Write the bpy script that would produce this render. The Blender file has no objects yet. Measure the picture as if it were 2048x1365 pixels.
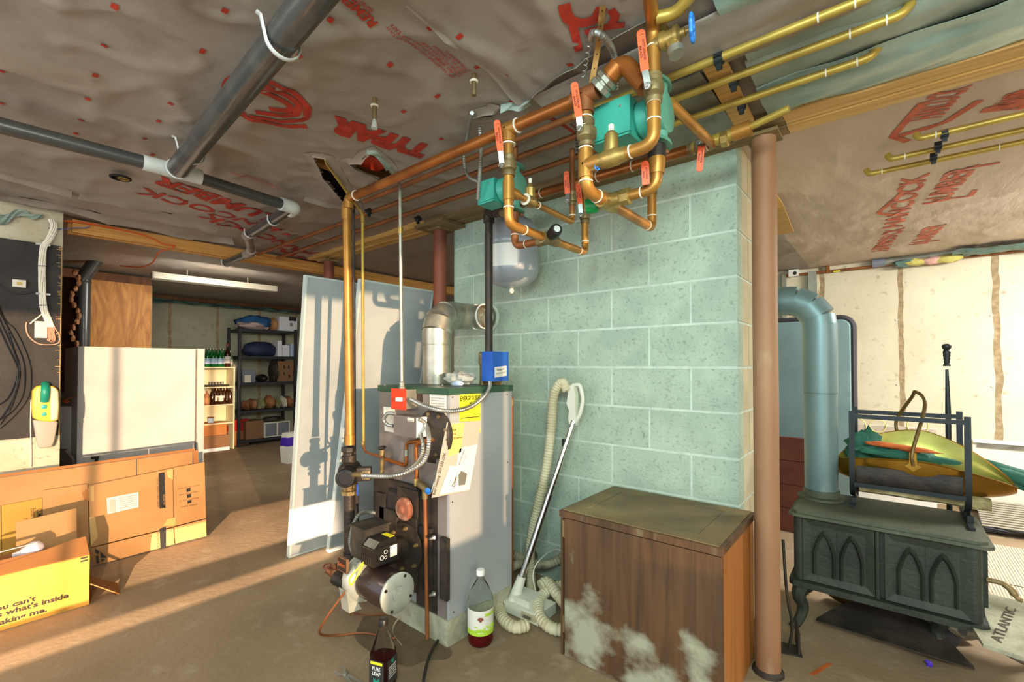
import bpy, bmesh, math, random
from math import radians, sin, cos, pi, tan, atan2
from mathutils import Vector, Matrix, noise
random.seed(7)
V = Vector
S = bpy.context.scene
C = S.collection
# ---------------------------------------------------------------- camera
H = 1.231; FP = 910.0; YAW = radians(39.5); PITCH = radians(0.9); CY = 716.2
cam = bpy.data.objects.new('camera', bpy.data.cameras.new('camera')); C.objects.link(cam)
cam.location = (0, 0, H); cam.rotation_euler = (radians(90) + PITCH, 0, YAW)
cam.data.sensor_width = 36; cam.data.lens = FP / 2048 * 36
cam.data.shift_y = (CY - 682.5) / 2048; cam.data.clip_start = 0.02
S.camera = cam
# ---------------------------------------------------------------- light
SUN_E = radians(4.5); SUN_A = (-0.955, 0.270)
def light(name, typ, loc, energy, col, size=None, to=None, size_y=None):
    d = bpy.data.lights.new(name, typ); d.energy = energy; d.color = col
    if typ == 'AREA':
        d.size = size
        if size_y: d.shape = 'RECTANGLE'; d.size_y = size_y
    elif typ == 'SUN': d.angle = size
    else: d.shadow_soft_size = size
    o = bpy.data.objects.new(name, d); C.objects.link(o); o.location = loc
    if to is not None:
        o.rotation_euler = (V(to) - V(loc)).to_track_quat('-Z', 'Y').to_euler()
    return o
sdir = V((SUN_A[0] * cos(SUN_E), SUN_A[1] * cos(SUN_E), -sin(SUN_E)))
sun = light('sun', 'SUN', (6, -1.8, 3), 3.3, (1.0, 0.66, 0.40), radians(0.5), V((6, -1.8, 3)) + sdir)
light('fill_chimney', 'AREA', (0.45, -0.55, 2.1), 46, (0.74, 1.0, 0.96), 1.0, (-1.0, 2.2, 1.5), 0.6)  # added fill, no fixture there: cool green light on the chimney blocks
spot = light('streak_spot', 'SPOT', (4.6, -4.6, 2.1), 12500, (1.0, 0.68, 0.46), .002, (-4.4, .6, .0))  # added spot outside the room, makes the warm streaks on the floor
spot.data.spot_size = radians(20); spot.data.spot_blend = .12
light('fill_window_side', 'AREA', (3.15, -0.8, 1.3), 42, (1.0, 0.80, 0.58), 2.4, (-3, .6, 1.3), 1.5)  # added warm fill in the window plane, lifts ceiling and left side
light('fill_left', 'AREA', (-2.2, -0.9, 2.12), 14, (1.0, 0.84, 0.68), 1.2, (-2.6, 0.3, 0.2), 0.6)  # added warm fill for the left floor and wall, no real fixture
light('fill_far_room', 'AREA', (-4.9, 1.6, 1.9), 13, (1.0, 0.92, 0.80), .6, (-6.9, 1.9, .6), 0.6)  # added fill that brightens the plywood and far room; tube fixture is unlit
light('fill_stove', 'AREA', (1.6, 3.9, 2.1), 76, (1.0, 0.97, 0.92), 1.0, (1.0, 4.4, 0.3), 0.6)  # added fill that brightens the wall and ceiling behind the stove
W = bpy.data.worlds.new('world'); S.world = W; W.use_nodes = True
bg = W.node_tree.nodes['Background']; bg.inputs[0].default_value = (0.86, 0.97, 1.08, 1); bg.inputs[1].default_value = 1.3
S.view_settings.view_transform = 'Standard'; S.view_settings.look = 'None'
S.view_settings.gamma = 1; S.view_settings.use_curve_mapping = False; S.view_settings.exposure = 0.8
# ---------------------------------------------------------------- pixel of the photograph -> point in the room
def ray(px, py):
    x = (px - 1024) / FP; y = -(py - CY) / FP
    f = cos(PITCH) - y * sin(PITCH); u = sin(PITCH) + y * cos(PITCH)
    return V((x * cos(YAW) - f * sin(YAW), x * sin(YAW) + f * cos(YAW), u)), f
def P(px, py, x=None, y=None, z=None, d=None):
    r, f = ray(px, py)
    if x is not None: t = x / r.x
    elif y is not None: t = y / r.y
    elif z is not None: t = (z - H) / r.z
    else: t = d / f
    return V((r.x * t, r.y * t, H + r.z * t))
def PP(px, py, n, c):
    r, f = ray(px, py); n = V(n); t = (c - n.z * H) / n.dot(r); return V((r.x * t, r.y * t, H + r.z * t))
# ---------------------------------------------------------------- materials
def L(c):
    if isinstance(c, str):
        c = [int(c[i:i + 2], 16) / 255 for i in (0, 2, 4)]
        c = [(v / 12.92 if v <= .04045 else ((v + .055) / 1.055) ** 2.4) for v in c]
    return (c[0], c[1], c[2], 1)
MATS = {}
def mat(name, col, rough=.6, metal=0., col2=None, ns=6, lo=.4, hi=.65, bump=0., bs=60, st=(1, 1, 1), col3=None,
        ns3=20, lo3=.62, hi3=.7, trans=0., ior=1.45, emit=0., coat=0., alpha=1., dist=0., det=5, zg=None, st3=None):
    m = bpy.data.materials.new(name); m.use_nodes = True; nt = m.node_tree; N = nt.nodes; K = nt.links
    b = N['Principled BSDF']; b.inputs['Base Color'].default_value = L(col)
    b.inputs['Roughness'].default_value = rough; b.inputs['Metallic'].default_value = metal
    b.inputs['IOR'].default_value = ior
    if trans: b.inputs['Transmission Weight'].default_value = trans
    if coat: b.inputs['Coat Weight'].default_value = coat
    if alpha < 1: b.inputs['Alpha'].default_value = alpha
    if emit: b.inputs['Emission Color'].default_value = L(col); b.inputs['Emission Strength'].default_value = emit
    if col2 or bump or col3:
        tc = N.new('ShaderNodeTexCoord'); mp = N.new('ShaderNodeMapping'); mp.inputs['Scale'].default_value = st
        K.new(tc.outputs['Object'], mp.inputs[0])
    if st3:
        mp3 = N.new('ShaderNodeMapping'); mp3.inputs['Scale'].default_value = st3; K.new(tc.outputs['Object'], mp3.inputs[0])
    def nz(sc, d=det, di=dist, mp_=None):
        n = N.new('ShaderNodeTexNoise'); n.inputs['Scale'].default_value = sc; n.inputs['Detail'].default_value = d
        n.inputs['Distortion'].default_value = di; K.new((mp_ or mp).outputs[0], n.inputs['Vector']); return n.outputs['Fac']
    def ramp(src, a, c):
        r = N.new('ShaderNodeMapRange'); r.inputs[1].default_value = a; r.inputs[2].default_value = c; K.new(src, r.inputs[0]); return r.outputs[0]
    cur = None
    if col2:
        mx = N.new('ShaderNodeMix'); mx.data_type = 'RGBA'; mx.inputs[6].default_value = L(col); mx.inputs[7].default_value = L(col2)
        K.new(ramp(nz(ns), lo, hi), mx.inputs[0]); cur = mx.outputs[2]
    if col3:
        m3 = N.new('ShaderNodeMix'); m3.data_type = 'RGBA'; m3.inputs[7].default_value = L(col3)
        if cur: K.new(cur, m3.inputs[6])
        else: m3.inputs[6].default_value = L(col)
        src = nz(ns3, 8, 0, mp3 if st3 else None)
        if zg:
            sp = N.new('ShaderNodeSeparateXYZ'); K.new(tc.outputs['Object'], sp.inputs[0]); zr = N.new('ShaderNodeMapRange')
            zr.inputs[1].default_value = zg[0]; zr.inputs[2].default_value = zg[1]; zr.inputs[3].default_value = zg[2]; zr.inputs[4].default_value = zg[3]
            K.new(sp.outputs[2], zr.inputs[0]); ad = N.new('ShaderNodeMath'); ad.operation = 'ADD'; K.new(src, ad.inputs[0]); K.new(zr.outputs[0], ad.inputs[1]); src = ad.outputs[0]
        K.new(ramp(src, lo3 - .02, hi3 + .12), m3.inputs[0]); cur = m3.outputs[2]
    if cur: K.new(cur, b.inputs['Base Color'])
    if bump:
        bp = N.new('ShaderNodeBump'); bp.inputs['Strength'].default_value = bump; bp.inputs['Distance'].default_value = .01
        K.new(nz(bs, 4), bp.inputs['Height']); K.new(bp.outputs[0], b.inputs['Normal'])
    MATS[name] = m
    return m
# ---------------------------------------------------------------- mesh builder
class MB:
    def __init__(s): s.bm = bmesh.new(); s.mi = 0
    def m(s, i): s.mi = i; return s
    def _new(s, vs, fs):
        bv = [s.bm.verts.new(v) for v in vs]; out = []
        for f in fs:
            try: fc = s.bm.faces.new([bv[i] for i in f]); fc.material_index = s.mi; out.append(fc)
            except ValueError: pass
        return out
    def obox(s, o, u, v, w, bv=0, seg=2):
        o, u, v, w = V(o), V(u), V(v), V(w)
        vs = [o, o + u, o + u + v, o + v, o + w, o + u + w, o + u + v + w, o + v + w]
        fs = s._new(vs, [(0, 3, 2, 1), (4, 5, 6, 7), (0, 1, 5, 4), (1, 2, 6, 5), (2, 3, 7, 6), (3, 0, 4, 7)])
        if u.cross(v).dot(w) < 0: bmesh.ops.reverse_faces(s.bm, faces=fs)
        if bv: s._bev(fs, bv, seg)
        return s
    def _bev(s, fs, bv, seg):
        es = list({e for f in fs for e in f.edges if len(e.link_faces) == 2 and e.calc_face_angle(0) > .5})
        r = bmesh.ops.bevel(s.bm, geom=es, offset=bv, segments=seg, affect='EDGES', profile=.5)
        for f in r['faces']: f.material_index = s.mi
    def box(s, a, b, bv=0, seg=2):
        a, b = V(a), V(b); lo = V([min(a[i], b[i]) for i in range(3)]); hi = V([max(a[i], b[i]) for i in range(3)]); d = hi - lo
        return s.obox(lo, (d.x, 0, 0), (0, d.y, 0), (0, 0, d.z), bv, seg)
    def tube(s, pts, r, n=12, caps=True, closed=False, flat=None):
        pts = [V(p) for p in pts]; k = len(pts); rs = r if isinstance(r, (list, tuple)) else [r] * k
        tg = []
        for i in range(k):
            a = pts[(i - 1) % k] if (closed or i) else pts[0]; b = pts[(i + 1) % k] if (closed or i < k - 1) else pts[-1]
            t = (b - a); tg.append(t.normalized() if t.length > 1e-9 else V((0, 0, 1)))
        up = V((0, 0, 1)) if abs(tg[0].z) < .9 else V((1, 0, 0))
        nrm = (up - tg[0] * up.dot(tg[0])).normalized(); vs = []
        for i in range(k):
            nrm = (nrm - tg[i] * nrm.dot(tg[i]));
            if nrm.length < 1e-6: nrm = tg[i].orthogonal()
            nrm.normalize(); bn = tg[i].cross(nrm)
            for j in range(n):
                a = 2 * pi * j / n
                fx = flat[0] if flat else 1; fy = flat[1] if flat else 1
                vs.append(pts[i] + (nrm * cos(a) * fx + bn * sin(a) * fy) * rs[i])
        fs = []
        for i in range(k if closed else k - 1):
            for j in range(n):
                a = i * n + j; b = i * n + (j + 1) % n; c = ((i + 1) % k) * n + (j + 1) % n; d = ((i + 1) % k) * n + j
                fs.append((a, b, c, d))
        if caps and not closed: fs += [tuple(range(n))[::-1], tuple(range((k - 1) * n, k * n))]
        s._new(vs, fs); return s
    def cyl(s, a, b, r, n=16, r2=None): return s.tube([a, b], [r, r if r2 is None else r2], n)
    def lathe(s, prof, o, ax=(0, 0, 1), n=24, cap=True):
        o = V(o); ax = V(ax).normalized(); u = ax.orthogonal().normalized(); w = ax.cross(u); vs = []; k = len(prof)
        for (r, h) in prof:
            r = max(r, 1e-4)
            for j in range(n):
                a = 2 * pi * j / n; vs.append(o + ax * h + (u * cos(a) + w * sin(a)) * r)
        fs = [(i * n + j, i * n + (j + 1) % n, (i + 1) * n + (j + 1) % n, (i + 1) * n + j) for i in range(k - 1) for j in range(n)]
        if cap: fs += [tuple(range(n))[::-1], tuple(range((k - 1) * n, k * n))]
        s._new(vs, fs); return s
    def ext(s, poly, w, bv=0, seg=1):
        poly = [V(p) for p in poly]; w = V(w); k = len(poly)
        fs = [tuple(range(k))[::-1], tuple(range(k, 2 * k))] + [(i, (i + 1) % k, k + (i + 1) % k, k + i) for i in range(k)]
        nf = s._new(poly + [p + w for p in poly], fs)
        n = V((0, 0, 0))
        for i in range(k): n += poly[i].cross(poly[(i + 1) % k])
        if n.dot(w) < 0: bmesh.ops.reverse_faces(s.bm, faces=nf)
        if bv: s._bev(nf, bv, seg)
        return s
    def sph(s, c, r, n=16, sc=(1, 1, 1)):
        c = V(c); vs = []; k = n // 2
        for i in range(k + 1):
            t = pi * i / k
            for j in range(n):
                a = 2 * pi * j / n; vs.append(c + V((sin(t) * cos(a) * sc[0], sin(t) * sin(a) * sc[1], cos(t) * sc[2])) * r)
        s._new(vs, [(i * n + j, (i + 1) * n + j, (i + 1) * n + (j + 1) % n, i * n + (j + 1) % n) for i in range(k) for j in range(n)])
        bmesh.ops.remove_doubles(s.bm, verts=s.bm.verts[-(k + 1) * n:] if False else [v for v in s.bm.verts if (v.co - c).length < 1.01 * r * max(sc)], dist=1e-5)
        return s
    def ring(s, c, ax, R, r, n=20, m=8):
        c = V(c); ax = V(ax).normalized(); u = ax.orthogonal().normalized(); w = ax.cross(u)
        return s.tube([c + (u * cos(2 * pi * i / n) + w * sin(2 * pi * i / n)) * R for i in range(n)], r, m, closed=True)
    def grid(s, fn, nu, nv, thick=None):
        vs = [V(fn(i / nu, j / nv)) for j in range(nv + 1) for i in range(nu + 1)]
        fs = [(j * (nu + 1) + i, j * (nu + 1) + i + 1, (j + 1) * (nu + 1) + i + 1, (j + 1) * (nu + 1) + i) for j in range(nv) for i in range(nu)]
        if thick is None: s._new(vs, fs); return s
        t = V(thick); k = len(vs); vs2 = vs + [v + t for v in vs]
        f2 = fs + [tuple(k + i for i in f[::-1]) for f in fs]
        bd = [i for i in range(nu + 1)] + [j * (nu + 1) + nu for j in range(1, nv + 1)] + [nv * (nu + 1) + i for i in range(nu - 1, -1, -1)] + [j * (nu + 1) for j in range(nv - 1, 0, -1)]
        for a, b in zip(bd, bd[1:] + bd[:1]): f2.append((b, a, k + a, k + b))
        nf = s._new(vs2, f2); bmesh.ops.recalc_face_normals(s.bm, faces=nf); return s
def cr(pts, n=8):
    pts = [V(p) for p in pts]; q = [2 * pts[0] - pts[1]] + pts + [2 * pts[-1] - pts[-2]]; out = []
    for i in range(1, len(q) - 2):
        for j in range(n):
            t = j / n; a, b, c, d = q[i - 1], q[i], q[i + 1], q[i + 2]
            out.append(.5 * ((2 * b) + (c - a) * t + (2 * a - 5 * b + 4 * c - d) * t * t + (3 * b - a - 3 * c + d) * t ** 3))
    out.append(pts[-1]); return out
def resample(pts, step):
    out = [pts[0]]; acc = 0
    for a, b in zip(pts, pts[1:]):
        l = (b - a).length; t = step - acc
        while t <= l: out.append(a + (b - a) * (t / l)); t += step
        acc = (acc + l) % step if l else acc
    return out
def fil(pts, rad, n=5):
    pts = [V(p) for p in pts]; out = [pts[0]]
    for i in range(1, len(pts) - 1):
        a, b, c = pts[i - 1], pts[i], pts[i + 1]; r = min(rad, (a - b).length * .49, (c - b).length * .49)
        p = b + (a - b).normalized() * r; q = b + (c - b).normalized() * r
        for j in range(n + 1):
            t = j / n; out.append(p * (1 - t) ** 2 + b * 2 * t * (1 - t) + q * t * t)
    out.append(pts[-1]); return out
def flex(mb, pts, r, step=.006, dr=.12, n=10):
    q = resample(cr(pts, 10), step)
    return mb.tube(q, [r * (1 + (dr if i % 2 else -dr)) for i in range(len(q))], n)
def off(o):
    v = V((0, 0, 0))
    while o: v += o.location; o = o.parent
    return v
def tag(o, label=None, cat=None, group=None, kind=None):
    if label: o['label'] = label
    if cat: o['category'] = cat
    if group: o['group'] = group
    if kind: o['kind'] = kind
    return o
def obj(name, mb, mats, parent=None, base=None, ang=35, flatshade=False):
    if not isinstance(mats, (list, tuple)): mats = [mats]
    me = bpy.data.meshes.new(name)
    if parent is not None: o0 = off(parent)
    elif base is not None: o0 = V(base)
    else:
        vs = [v.co for v in mb.bm.verts]
        o0 = V(((min(v.x for v in vs) + max(v.x for v in vs)) / 2, (min(v.y for v in vs) + max(v.y for v in vs)) / 2, min(v.z for v in vs)))
    for v in mb.bm.verts: v.co -= o0
    mb.bm.to_mesh(me); mb.bm.free()
    for m in mats: me.materials.append(MATS[m])
    if not flatshade: me.shade_smooth(); me.set_sharp_from_angle(angle=radians(ang))
    o = bpy.data.objects.new(name, me); C.objects.link(o)
    if parent is not None: o.parent = parent
    else: o.location = o0
    return o
def thing(name, label, cat, loc, group=None):
    o = bpy.data.objects.new(name, None); C.objects.link(o); o.location = loc; o.empty_display_size = .05
    return tag(o, label, cat, group)
def solo(name, mb, mats, label, cat, group=None, **k): return tag(obj(name, mb, mats, **k), label, cat, group)
def struct(name, mb, mats, parent=None, **k):
    o = obj(name, mb, mats, parent, **k)
    if parent is None: o['kind'] = 'structure'
    return o
def copy_tree(o, parent=None):
    c = o.copy(); C.objects.link(c); c.parent = parent
    for ch in list(o.children): copy_tree(ch, c)
    return c
def textbm(s, org, r, u, width=None, height=None, depth=.0006, bold=0., sub=0, fn=None, spacing=1.0):
    """lettering as a thin mesh: org = baseline start, r/u unit vectors; returns MB"""
    c = bpy.data.curves.new('t', 'FONT'); c.body = s; c.size = 1; c.offset = bold; c.resolution_u = 2; c.space_character = spacing
    o = bpy.data.objects.new('t', c); C.objects.link(o); bpy.context.view_layer.update()
    me = bpy.data.meshes.new_from_object(o); bpy.data.objects.remove(o)
    mb = MB(); mb.bm.from_mesh(me); bpy.data.meshes.remove(me); bpy.data.curves.remove(c)
    xs = [v.co.x for v in mb.bm.verts]; ys = [v.co.y for v in mb.bm.verts]
    x0, x1, y0, y1 = min(xs), max(xs), min(ys), max(ys)
    sx = (width / (x1 - x0)) if width else height / (y1 - y0); sy = (height / (y1 - y0)) if height else sx
    r, u = V(r).normalized(), V(u).normalized(); n = r.cross(u)
    if sub:
        for _ in range(3):
            es = [e for e in mb.bm.edges if (V(((e.verts[0].co.x - e.verts[1].co.x) * sx, (e.verts[0].co.y - e.verts[1].co.y) * sy)).length > sub)]
            if not es: break
            bmesh.ops.triangulate(mb.bm, faces=mb.bm.faces[:]); 
            es = [e for e in mb.bm.edges if (V(((e.verts[0].co.x - e.verts[1].co.x) * sx, (e.verts[0].co.y - e.verts[1].co.y) * sy)).length > sub)]
            bmesh.ops.subdivide_edges(mb.bm, edges=es, cuts=1)
    for v in mb.bm.verts:
        p = V(org) + r * (v.co.x - x0) * sx + u * (v.co.y - y0) * sy + n * depth
        if fn: p = fn(p)
        v.co = p
    return mb
def join(a, b):
    """append MB b into a with a's current material index"""
    me = bpy.data.meshes.new('j'); b.bm.to_mesh(me); b.bm.free(); k = len(a.bm.faces); a.bm.from_mesh(me); bpy.data.meshes.remove(me)
    a.bm.faces.ensure_lookup_table()
    for f in a.bm.faces[k:]: f.material_index = a.mi
    return a
# ---------------------------------------------------------------- materials
mat('slab', '9d886b', .7, col2='7f6b51', ns=1.3, lo=.35, hi=.7, bump=.25, bs=35, col3='b3a68c', ns3=9, lo3=.58, hi3=.85)
mat('damp_stain', '6c5d45', .55, col2='564934', ns=7, bump=.2)
mat('wrap', '968a7d', .5, col2='9c938a', ns=1.7, lo=.35, hi=.7, bump=.35, bs=9, col3='6f6357', ns3=4, lo3=.55, hi3=.8)
mat('wrap_back', '9fb0a6', .4, col2='829389', ns=3, bump=.4, bs=12)
mat('wrap_teal_lit', 'a3b8ae', .28, metal=.3, col2='7a948c', ns=4, lo=.3, hi=.7, bump=.5, bs=10)  # same house wrap, teal cast of the light put into its colour
mat('wrap_pale_lit', 'b5a594', .62, col2='c6b6a6', ns=2, lo=.35, hi=.7, bump=.4, bs=9, st=(3, .8, 1))  # same house wrap beyond the beam, its pinkish lit tone put into the colour
mat('print_red', 'b2331f', .7, col2='8f2a1c', ns=12, lo=.45, hi=.7)
mat('print_faded', 'c4684c', .7, col2='b0553c', ns=12)
mat('dark_void', '15110d', .9)
mat('block', 'aebfaa', .85, col2='9fb09f', ns=7, bump=.5, bs=90, col3='7f8e7c', ns3=60, lo3=.58, hi3=.66)
mat('block_warm_lit', '968f7c', .85, col2='87806e', ns=7, bump=.5, bs=90, col3='736d5c', ns3=60, lo3=.58, hi3=.66)  # block colour browned to carry warm light, not assigned to any block
mat('block_end', 'c4bb9a', .85, col2='b3a98a', ns=5, bump=.5, bs=90)
mat('mortar', 'c6d3c5', .9, col2='b7c5b6', ns=20, bump=.4)
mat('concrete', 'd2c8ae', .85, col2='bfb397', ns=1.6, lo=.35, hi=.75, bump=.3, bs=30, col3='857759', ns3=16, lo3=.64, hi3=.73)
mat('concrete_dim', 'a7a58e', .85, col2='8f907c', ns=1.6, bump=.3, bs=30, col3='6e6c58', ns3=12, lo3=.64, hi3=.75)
mat('concrete_left', 'cfc6ae', .85, col2='b3a88c', ns=3, bump=.3, bs=30, col3='8a8062', ns3=30, lo3=.6, hi3=.68)
mat('seam_stain', '8a7658', .9, col2='a4906e', ns=25, bump=.4)
mat('rust_post', '9c7757', .6, metal=.1, col2='875c3f', ns=3, lo=.35, hi=.7, bump=.15, bs=30, st=(1, 1, .4), col3='c9b291', ns3=7, lo3=.62, hi3=.72)
mat('rust_red', '8a4a34', .6, col2='6f3a28', ns=4, bump=.1)
mat('pine_light', 'd9bb7c', .6, col2='bf9950', ns=5, lo=.35, hi=.7, st=(.6, 14, 14), bump=.1, dist=.5)
mat('pine', 'cfa764', .6, col2='b0853f', ns=5, lo=.35, hi=.7, st=(.6, 14, 14), bump=.1, dist=.5)
mat('pine_y', 'd09a50', .6, col2='b0783a', ns=5, lo=.35, hi=.7, st=(14, .6, 14), bump=.1, dist=.5)
mat('pine_dusty', '8a744c', .75, col2='6c5a3a', ns=5, lo=.35, hi=.7, st=(.6, 14, 14), bump=.15)
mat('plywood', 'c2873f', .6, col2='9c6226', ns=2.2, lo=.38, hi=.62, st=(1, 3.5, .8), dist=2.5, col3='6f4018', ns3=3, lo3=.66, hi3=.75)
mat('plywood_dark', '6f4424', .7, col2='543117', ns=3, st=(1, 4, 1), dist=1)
mat('abs_black', '3c3d3b', .35, col2='55534d', ns=10, lo=.5, hi=.8, coat=.3)
mat('pvc_white', 'c9cdc9', .4, col2='a9ada8', ns=8)
mat('pvc_dull', '8f8078', .5, col2='7a6c64', ns=8)
mat('copper', 'a8662f', .36, metal=.65, col2='7f4a24', ns=7, lo=.35, hi=.7, col3='c08a4c', ns3=5, lo3=.6, hi3=.75)
mat('copper_dull', '9a5f34', .5, metal=.45, col2='74462a', ns=6, lo=.35, hi=.7)
mat('copper_gold', 'b5823c', .4, metal=.55, col2='93652f', ns=8, lo=.35, hi=.7)
mat('copper_yellow', 'b59a48', .42, metal=.45, col2='957c36', ns=9, lo=.4, hi=.75)
mat('brass', 'b79a58', .35, metal=.7, col2='8d7745', ns=14)
mat('brass_old', '8d7a52', .5, metal=.5, col2='6a5a3c', ns=14, bump=.2)
mat('flux', 'd8d2c0', .6)
mat('steel', 'b9bab4', .35, metal=.8, col2='8f908a', ns=12)
mat('galv', 'b3b1a2', .38, metal=.7, col2='8b897a', ns=9, lo=.35, hi=.7, col3='cfcdbd', ns3=30)
mat('galv_dull', '86857a', .5, metal=.4, col2='6c6a60', ns=9)
mat('iron', '2b2723', .5, metal=.3, col2='453a2f', ns=9, bump=.3)
mat('pump_green', '3fa08c', .4, col2='35887a', ns=5)
mat('pump_cast', '5f9c86', .5, col2='4c8270', ns=9, bump=.2)
mat('orange', 'e8623a', .45)
mat('ink', '171412', .6)
mat('ink_white', 'efeee6', .6)
mat('blue', '2456b4', .4)
mat('blue_box', '1b50a8', .35, col2='2a66c2', ns=5)
mat('blue_knob', '2f7fd8', .35)
mat('green_knob', '0f7f3c', .35)
mat('black', '1a1917', .4)
mat('black_dusty', '2c2822', .6, col2='4a4234', ns=12, lo=.5, hi=.75)
mat('tank', '9aa0a6', .3, coat=.4, col2='8d939a', ns=3)
mat('white', 'e6e4dc', .45)
mat('white_paper', 'd6d2c8', .7)
mat('panel', 'a9b0b0', .55, col2='9aa2a4', ns=3, bump=.2, bs=300)
mat('panel_edge', 'b9c4c0', .5)
mat('jacket', 'a8aaab', .4, metal=.15, col2='9c9fa1', ns=2)
mat('jacket_front', '857c76', .45, metal=.2, col2='6d6560', ns=4)
mat('green_trim', '2c4a38', .4)
mat('red_plate', 'c63c20', .4)
mat('yellow_label', 'ece02a', .55)
mat('yellow_faded', 'e3cf6a', .6)
mat('cast_black', '26211d', .55, col2='3b322a', ns=10, bump=.3, bs=40)
mat('rust_disk', '8a5038', .75, col2='a98a72', ns=8, lo=.5, hi=.6, col3='6d3423', ns3=16)
mat('blower', 'c2c6ba', .4, metal=.4, col2='a3a698', ns=9)
mat('motor', '2e201d', .35, coat=.3)
mat('base_block', 'a9a890', .9, col2='8a8972', ns=12, bump=.6, bs=40)
mat('hose', 'cfc7a6', .6, col2='b2a987', ns=9)
mat('hose_dirty', 'a39c80', .7, col2='5f5a48', ns=14, lo=.45, hi=.65)
mat('vac_white', 'd6d6c4', .45)
mat('chrome', 'c9cbc8', .18, metal=1.)
mat('clear', 'f2f6f2', .05, trans=1., ior=1.12)
mat('juice_red', '6a1014', .1, trans=.4, ior=1.33)
mat('tea', '3a1414', .1, trans=.3, ior=1.33)
mat('label_green', 'a9cc3a', .5)
mat('walnut', '5f4228', .5, col2='43301d', ns=4, lo=.35, hi=.7, st=(7, 7, .5), dist=.8, bump=.1, col3='8d8064', ns3=2.2, lo3=.58, hi3=.75)
mat('walnut_front', '5f4228', .5, col2='43301d', ns=4, lo=.35, hi=.7, st=(7, 7, .5), dist=.8, bump=.1, col3='9c9c84', ns3=7, lo3=.52, hi3=.56, zg=(.05, .42, .11, -.14), st3=(1, 1, 1.2))
mat('walnut_sunlit', 'a2672f', .5, col2='8b5423', ns=4, lo=.35, hi=.7, st=(7, 7, .5), dist=.8)  # warm sunlight on the cabinet's right side put into the wood colour
mat('walnut_top', '76603c', .55, col2='5c5238', ns=5, lo=.4, hi=.7, col3='8f8458', ns3=3, lo3=.5, hi3=.7)
mat('mould', 'a3a389', .8, col2='5a452c', ns=14, lo=.45, hi=.6)
mat('stove', '363c31', .6, metal=.15, col2='292e26', ns=5, bump=.35, bs=60)
mat('stove_top', '525847', .6, col2='434839', ns=4, bump=.3, bs=60)
mat('stove_pipe', '718a8c', .42, metal=.35, col2='5d7577', ns=4, st=(1, 1, .4), col3='a5aaa0', ns3=6)
mat('holder_black', '22282a', .4, metal=.3)
mat('scuttle', '9c7426', .25, metal=.8, col2='7c5a1e', ns=4)
mat('scuttle_in', 'a9a552', .3, metal=.6, col2='8c8c3c', ns=6)
mat('canvas', '2f6a58', .8, col2='20503f', ns=5)
mat('orange_cloth', 'c4652c', .8, col2='a54f1e', ns=9)
mat('birch', 'b9ad7e', .8, col2='7f744c', ns=14, bump=.5)
mat('log', '7d6a4c', .85, col2='5c4c34', ns=10, st=(1, 1, 1), bump=.6)
mat('mat_grey', '7f9a9c', .6, col2='728d90', ns=3)
mat('mat_trim', '3d3a3e', .6)
mat('brick_red', '7a4536', .8, col2='693a2d', ns=5)
mat('rug', 'c6b9a4', .9, col2='b3a691', ns=120, st=(1, .05, 1), bump=.6, bs=150)
mat('grille', 'a39a86', .5)
mat('cardboard', 'b28553', .75, col2='a07646', ns=3, bump=.12, bs=70)
mat('cardboard_in', 'a8703c', .8, col2='996434', ns=3)
mat('cardboard_yellow', 'bb8a33', .7, col2='a97b2c', ns=4)
mat('tape', 'cfa868', .2, coat=.6)
mat('freezer', 'd8d6d4', .35, col2='c9c8c8', ns=3, bump=.35, bs=220)
mat('freezer_trim', 'c4c8c6', .4)
mat('board_black', '35312e', .7, col2='2a2725', ns=5, bump=.2)
mat('cable_white', 'e4dccb', .5)
mat('cable_black', '1b1a19', .4)
mat('cable_orange', 'd1571e', .5)
mat('cable_blue', '5d6fb0', .5)
mat('wire_pink', 'c99a80', .5)
mat('vac_yellow', 'e8c34a', .4)
mat('vac_cream', 'e9dcb4', .4)
mat('teal', '1c8a72', .4)
mat('teal_button', '2aa69c', .4)
mat('frosted', 'c9c2b4', .35, trans=.35, ior=1.2)
mat('shelf_black', '20242c', .5)
mat('shelf_cream', 'c9c3a2', .6)
mat('bottle_green', '1f7a38', .1, trans=.5, ior=1.4)
mat('bottle_clear', 'a9c4b4', .1, trans=.6, ior=1.3)
mat('bottle_brown', '3a2012', .12, trans=.2, ior=1.4)
mat('wine_red', 'b02a1e', .4)
mat('label_blue', 'a9c0dc', .6)
mat('cloth_blue', '2a5f93', .85, col2='1f4a78', ns=8)
mat('cloth_pink', 'b9a4a0', .85)
mat('bag_blue', '1c2440', .7, col2='252e50', ns=5)
mat('box_white', 'd5d8e0', .6)
mat('box_grey', '6e7480', .5)
mat('bag_tan', '9c6a44', .6, col2='6f452a', ns=12)
mat('bag_red', 'a31f1c', .5)
mat('brown_box', '7d5a3c', .7)
mat('olive_bag', '7f8558', .6, col2='a9a47c', ns=12)
mat('purple', '4a2ab0', .5)
mat('lamp_white', 'a19c8c', .4)
mat('bulb', 'e4dcea', .2, coat=.5)
mat('insul_yellow', 'b9b060', .9, bump=.6, bs=40)
mat('insul_pink', 'c49a8c', .9, bump=.6, bs=40)
mat('plastic_teal', '5f7f78', .25, col2='3f5a56', ns=8, lo=.3, hi=.7)
mat('crumple', 'cdd2cb', .15, trans=.5, ior=1.2, bump=.6, bs=30)
mat('strap_metal', 'b98f55', .4, metal=.7)
mat('bronze', '6f5a34', .4, metal=.6)
ZC = 2.225
CX0, CX1, CY0, CY1 = -8.0, 3.2, -2.2, 5.53
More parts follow.
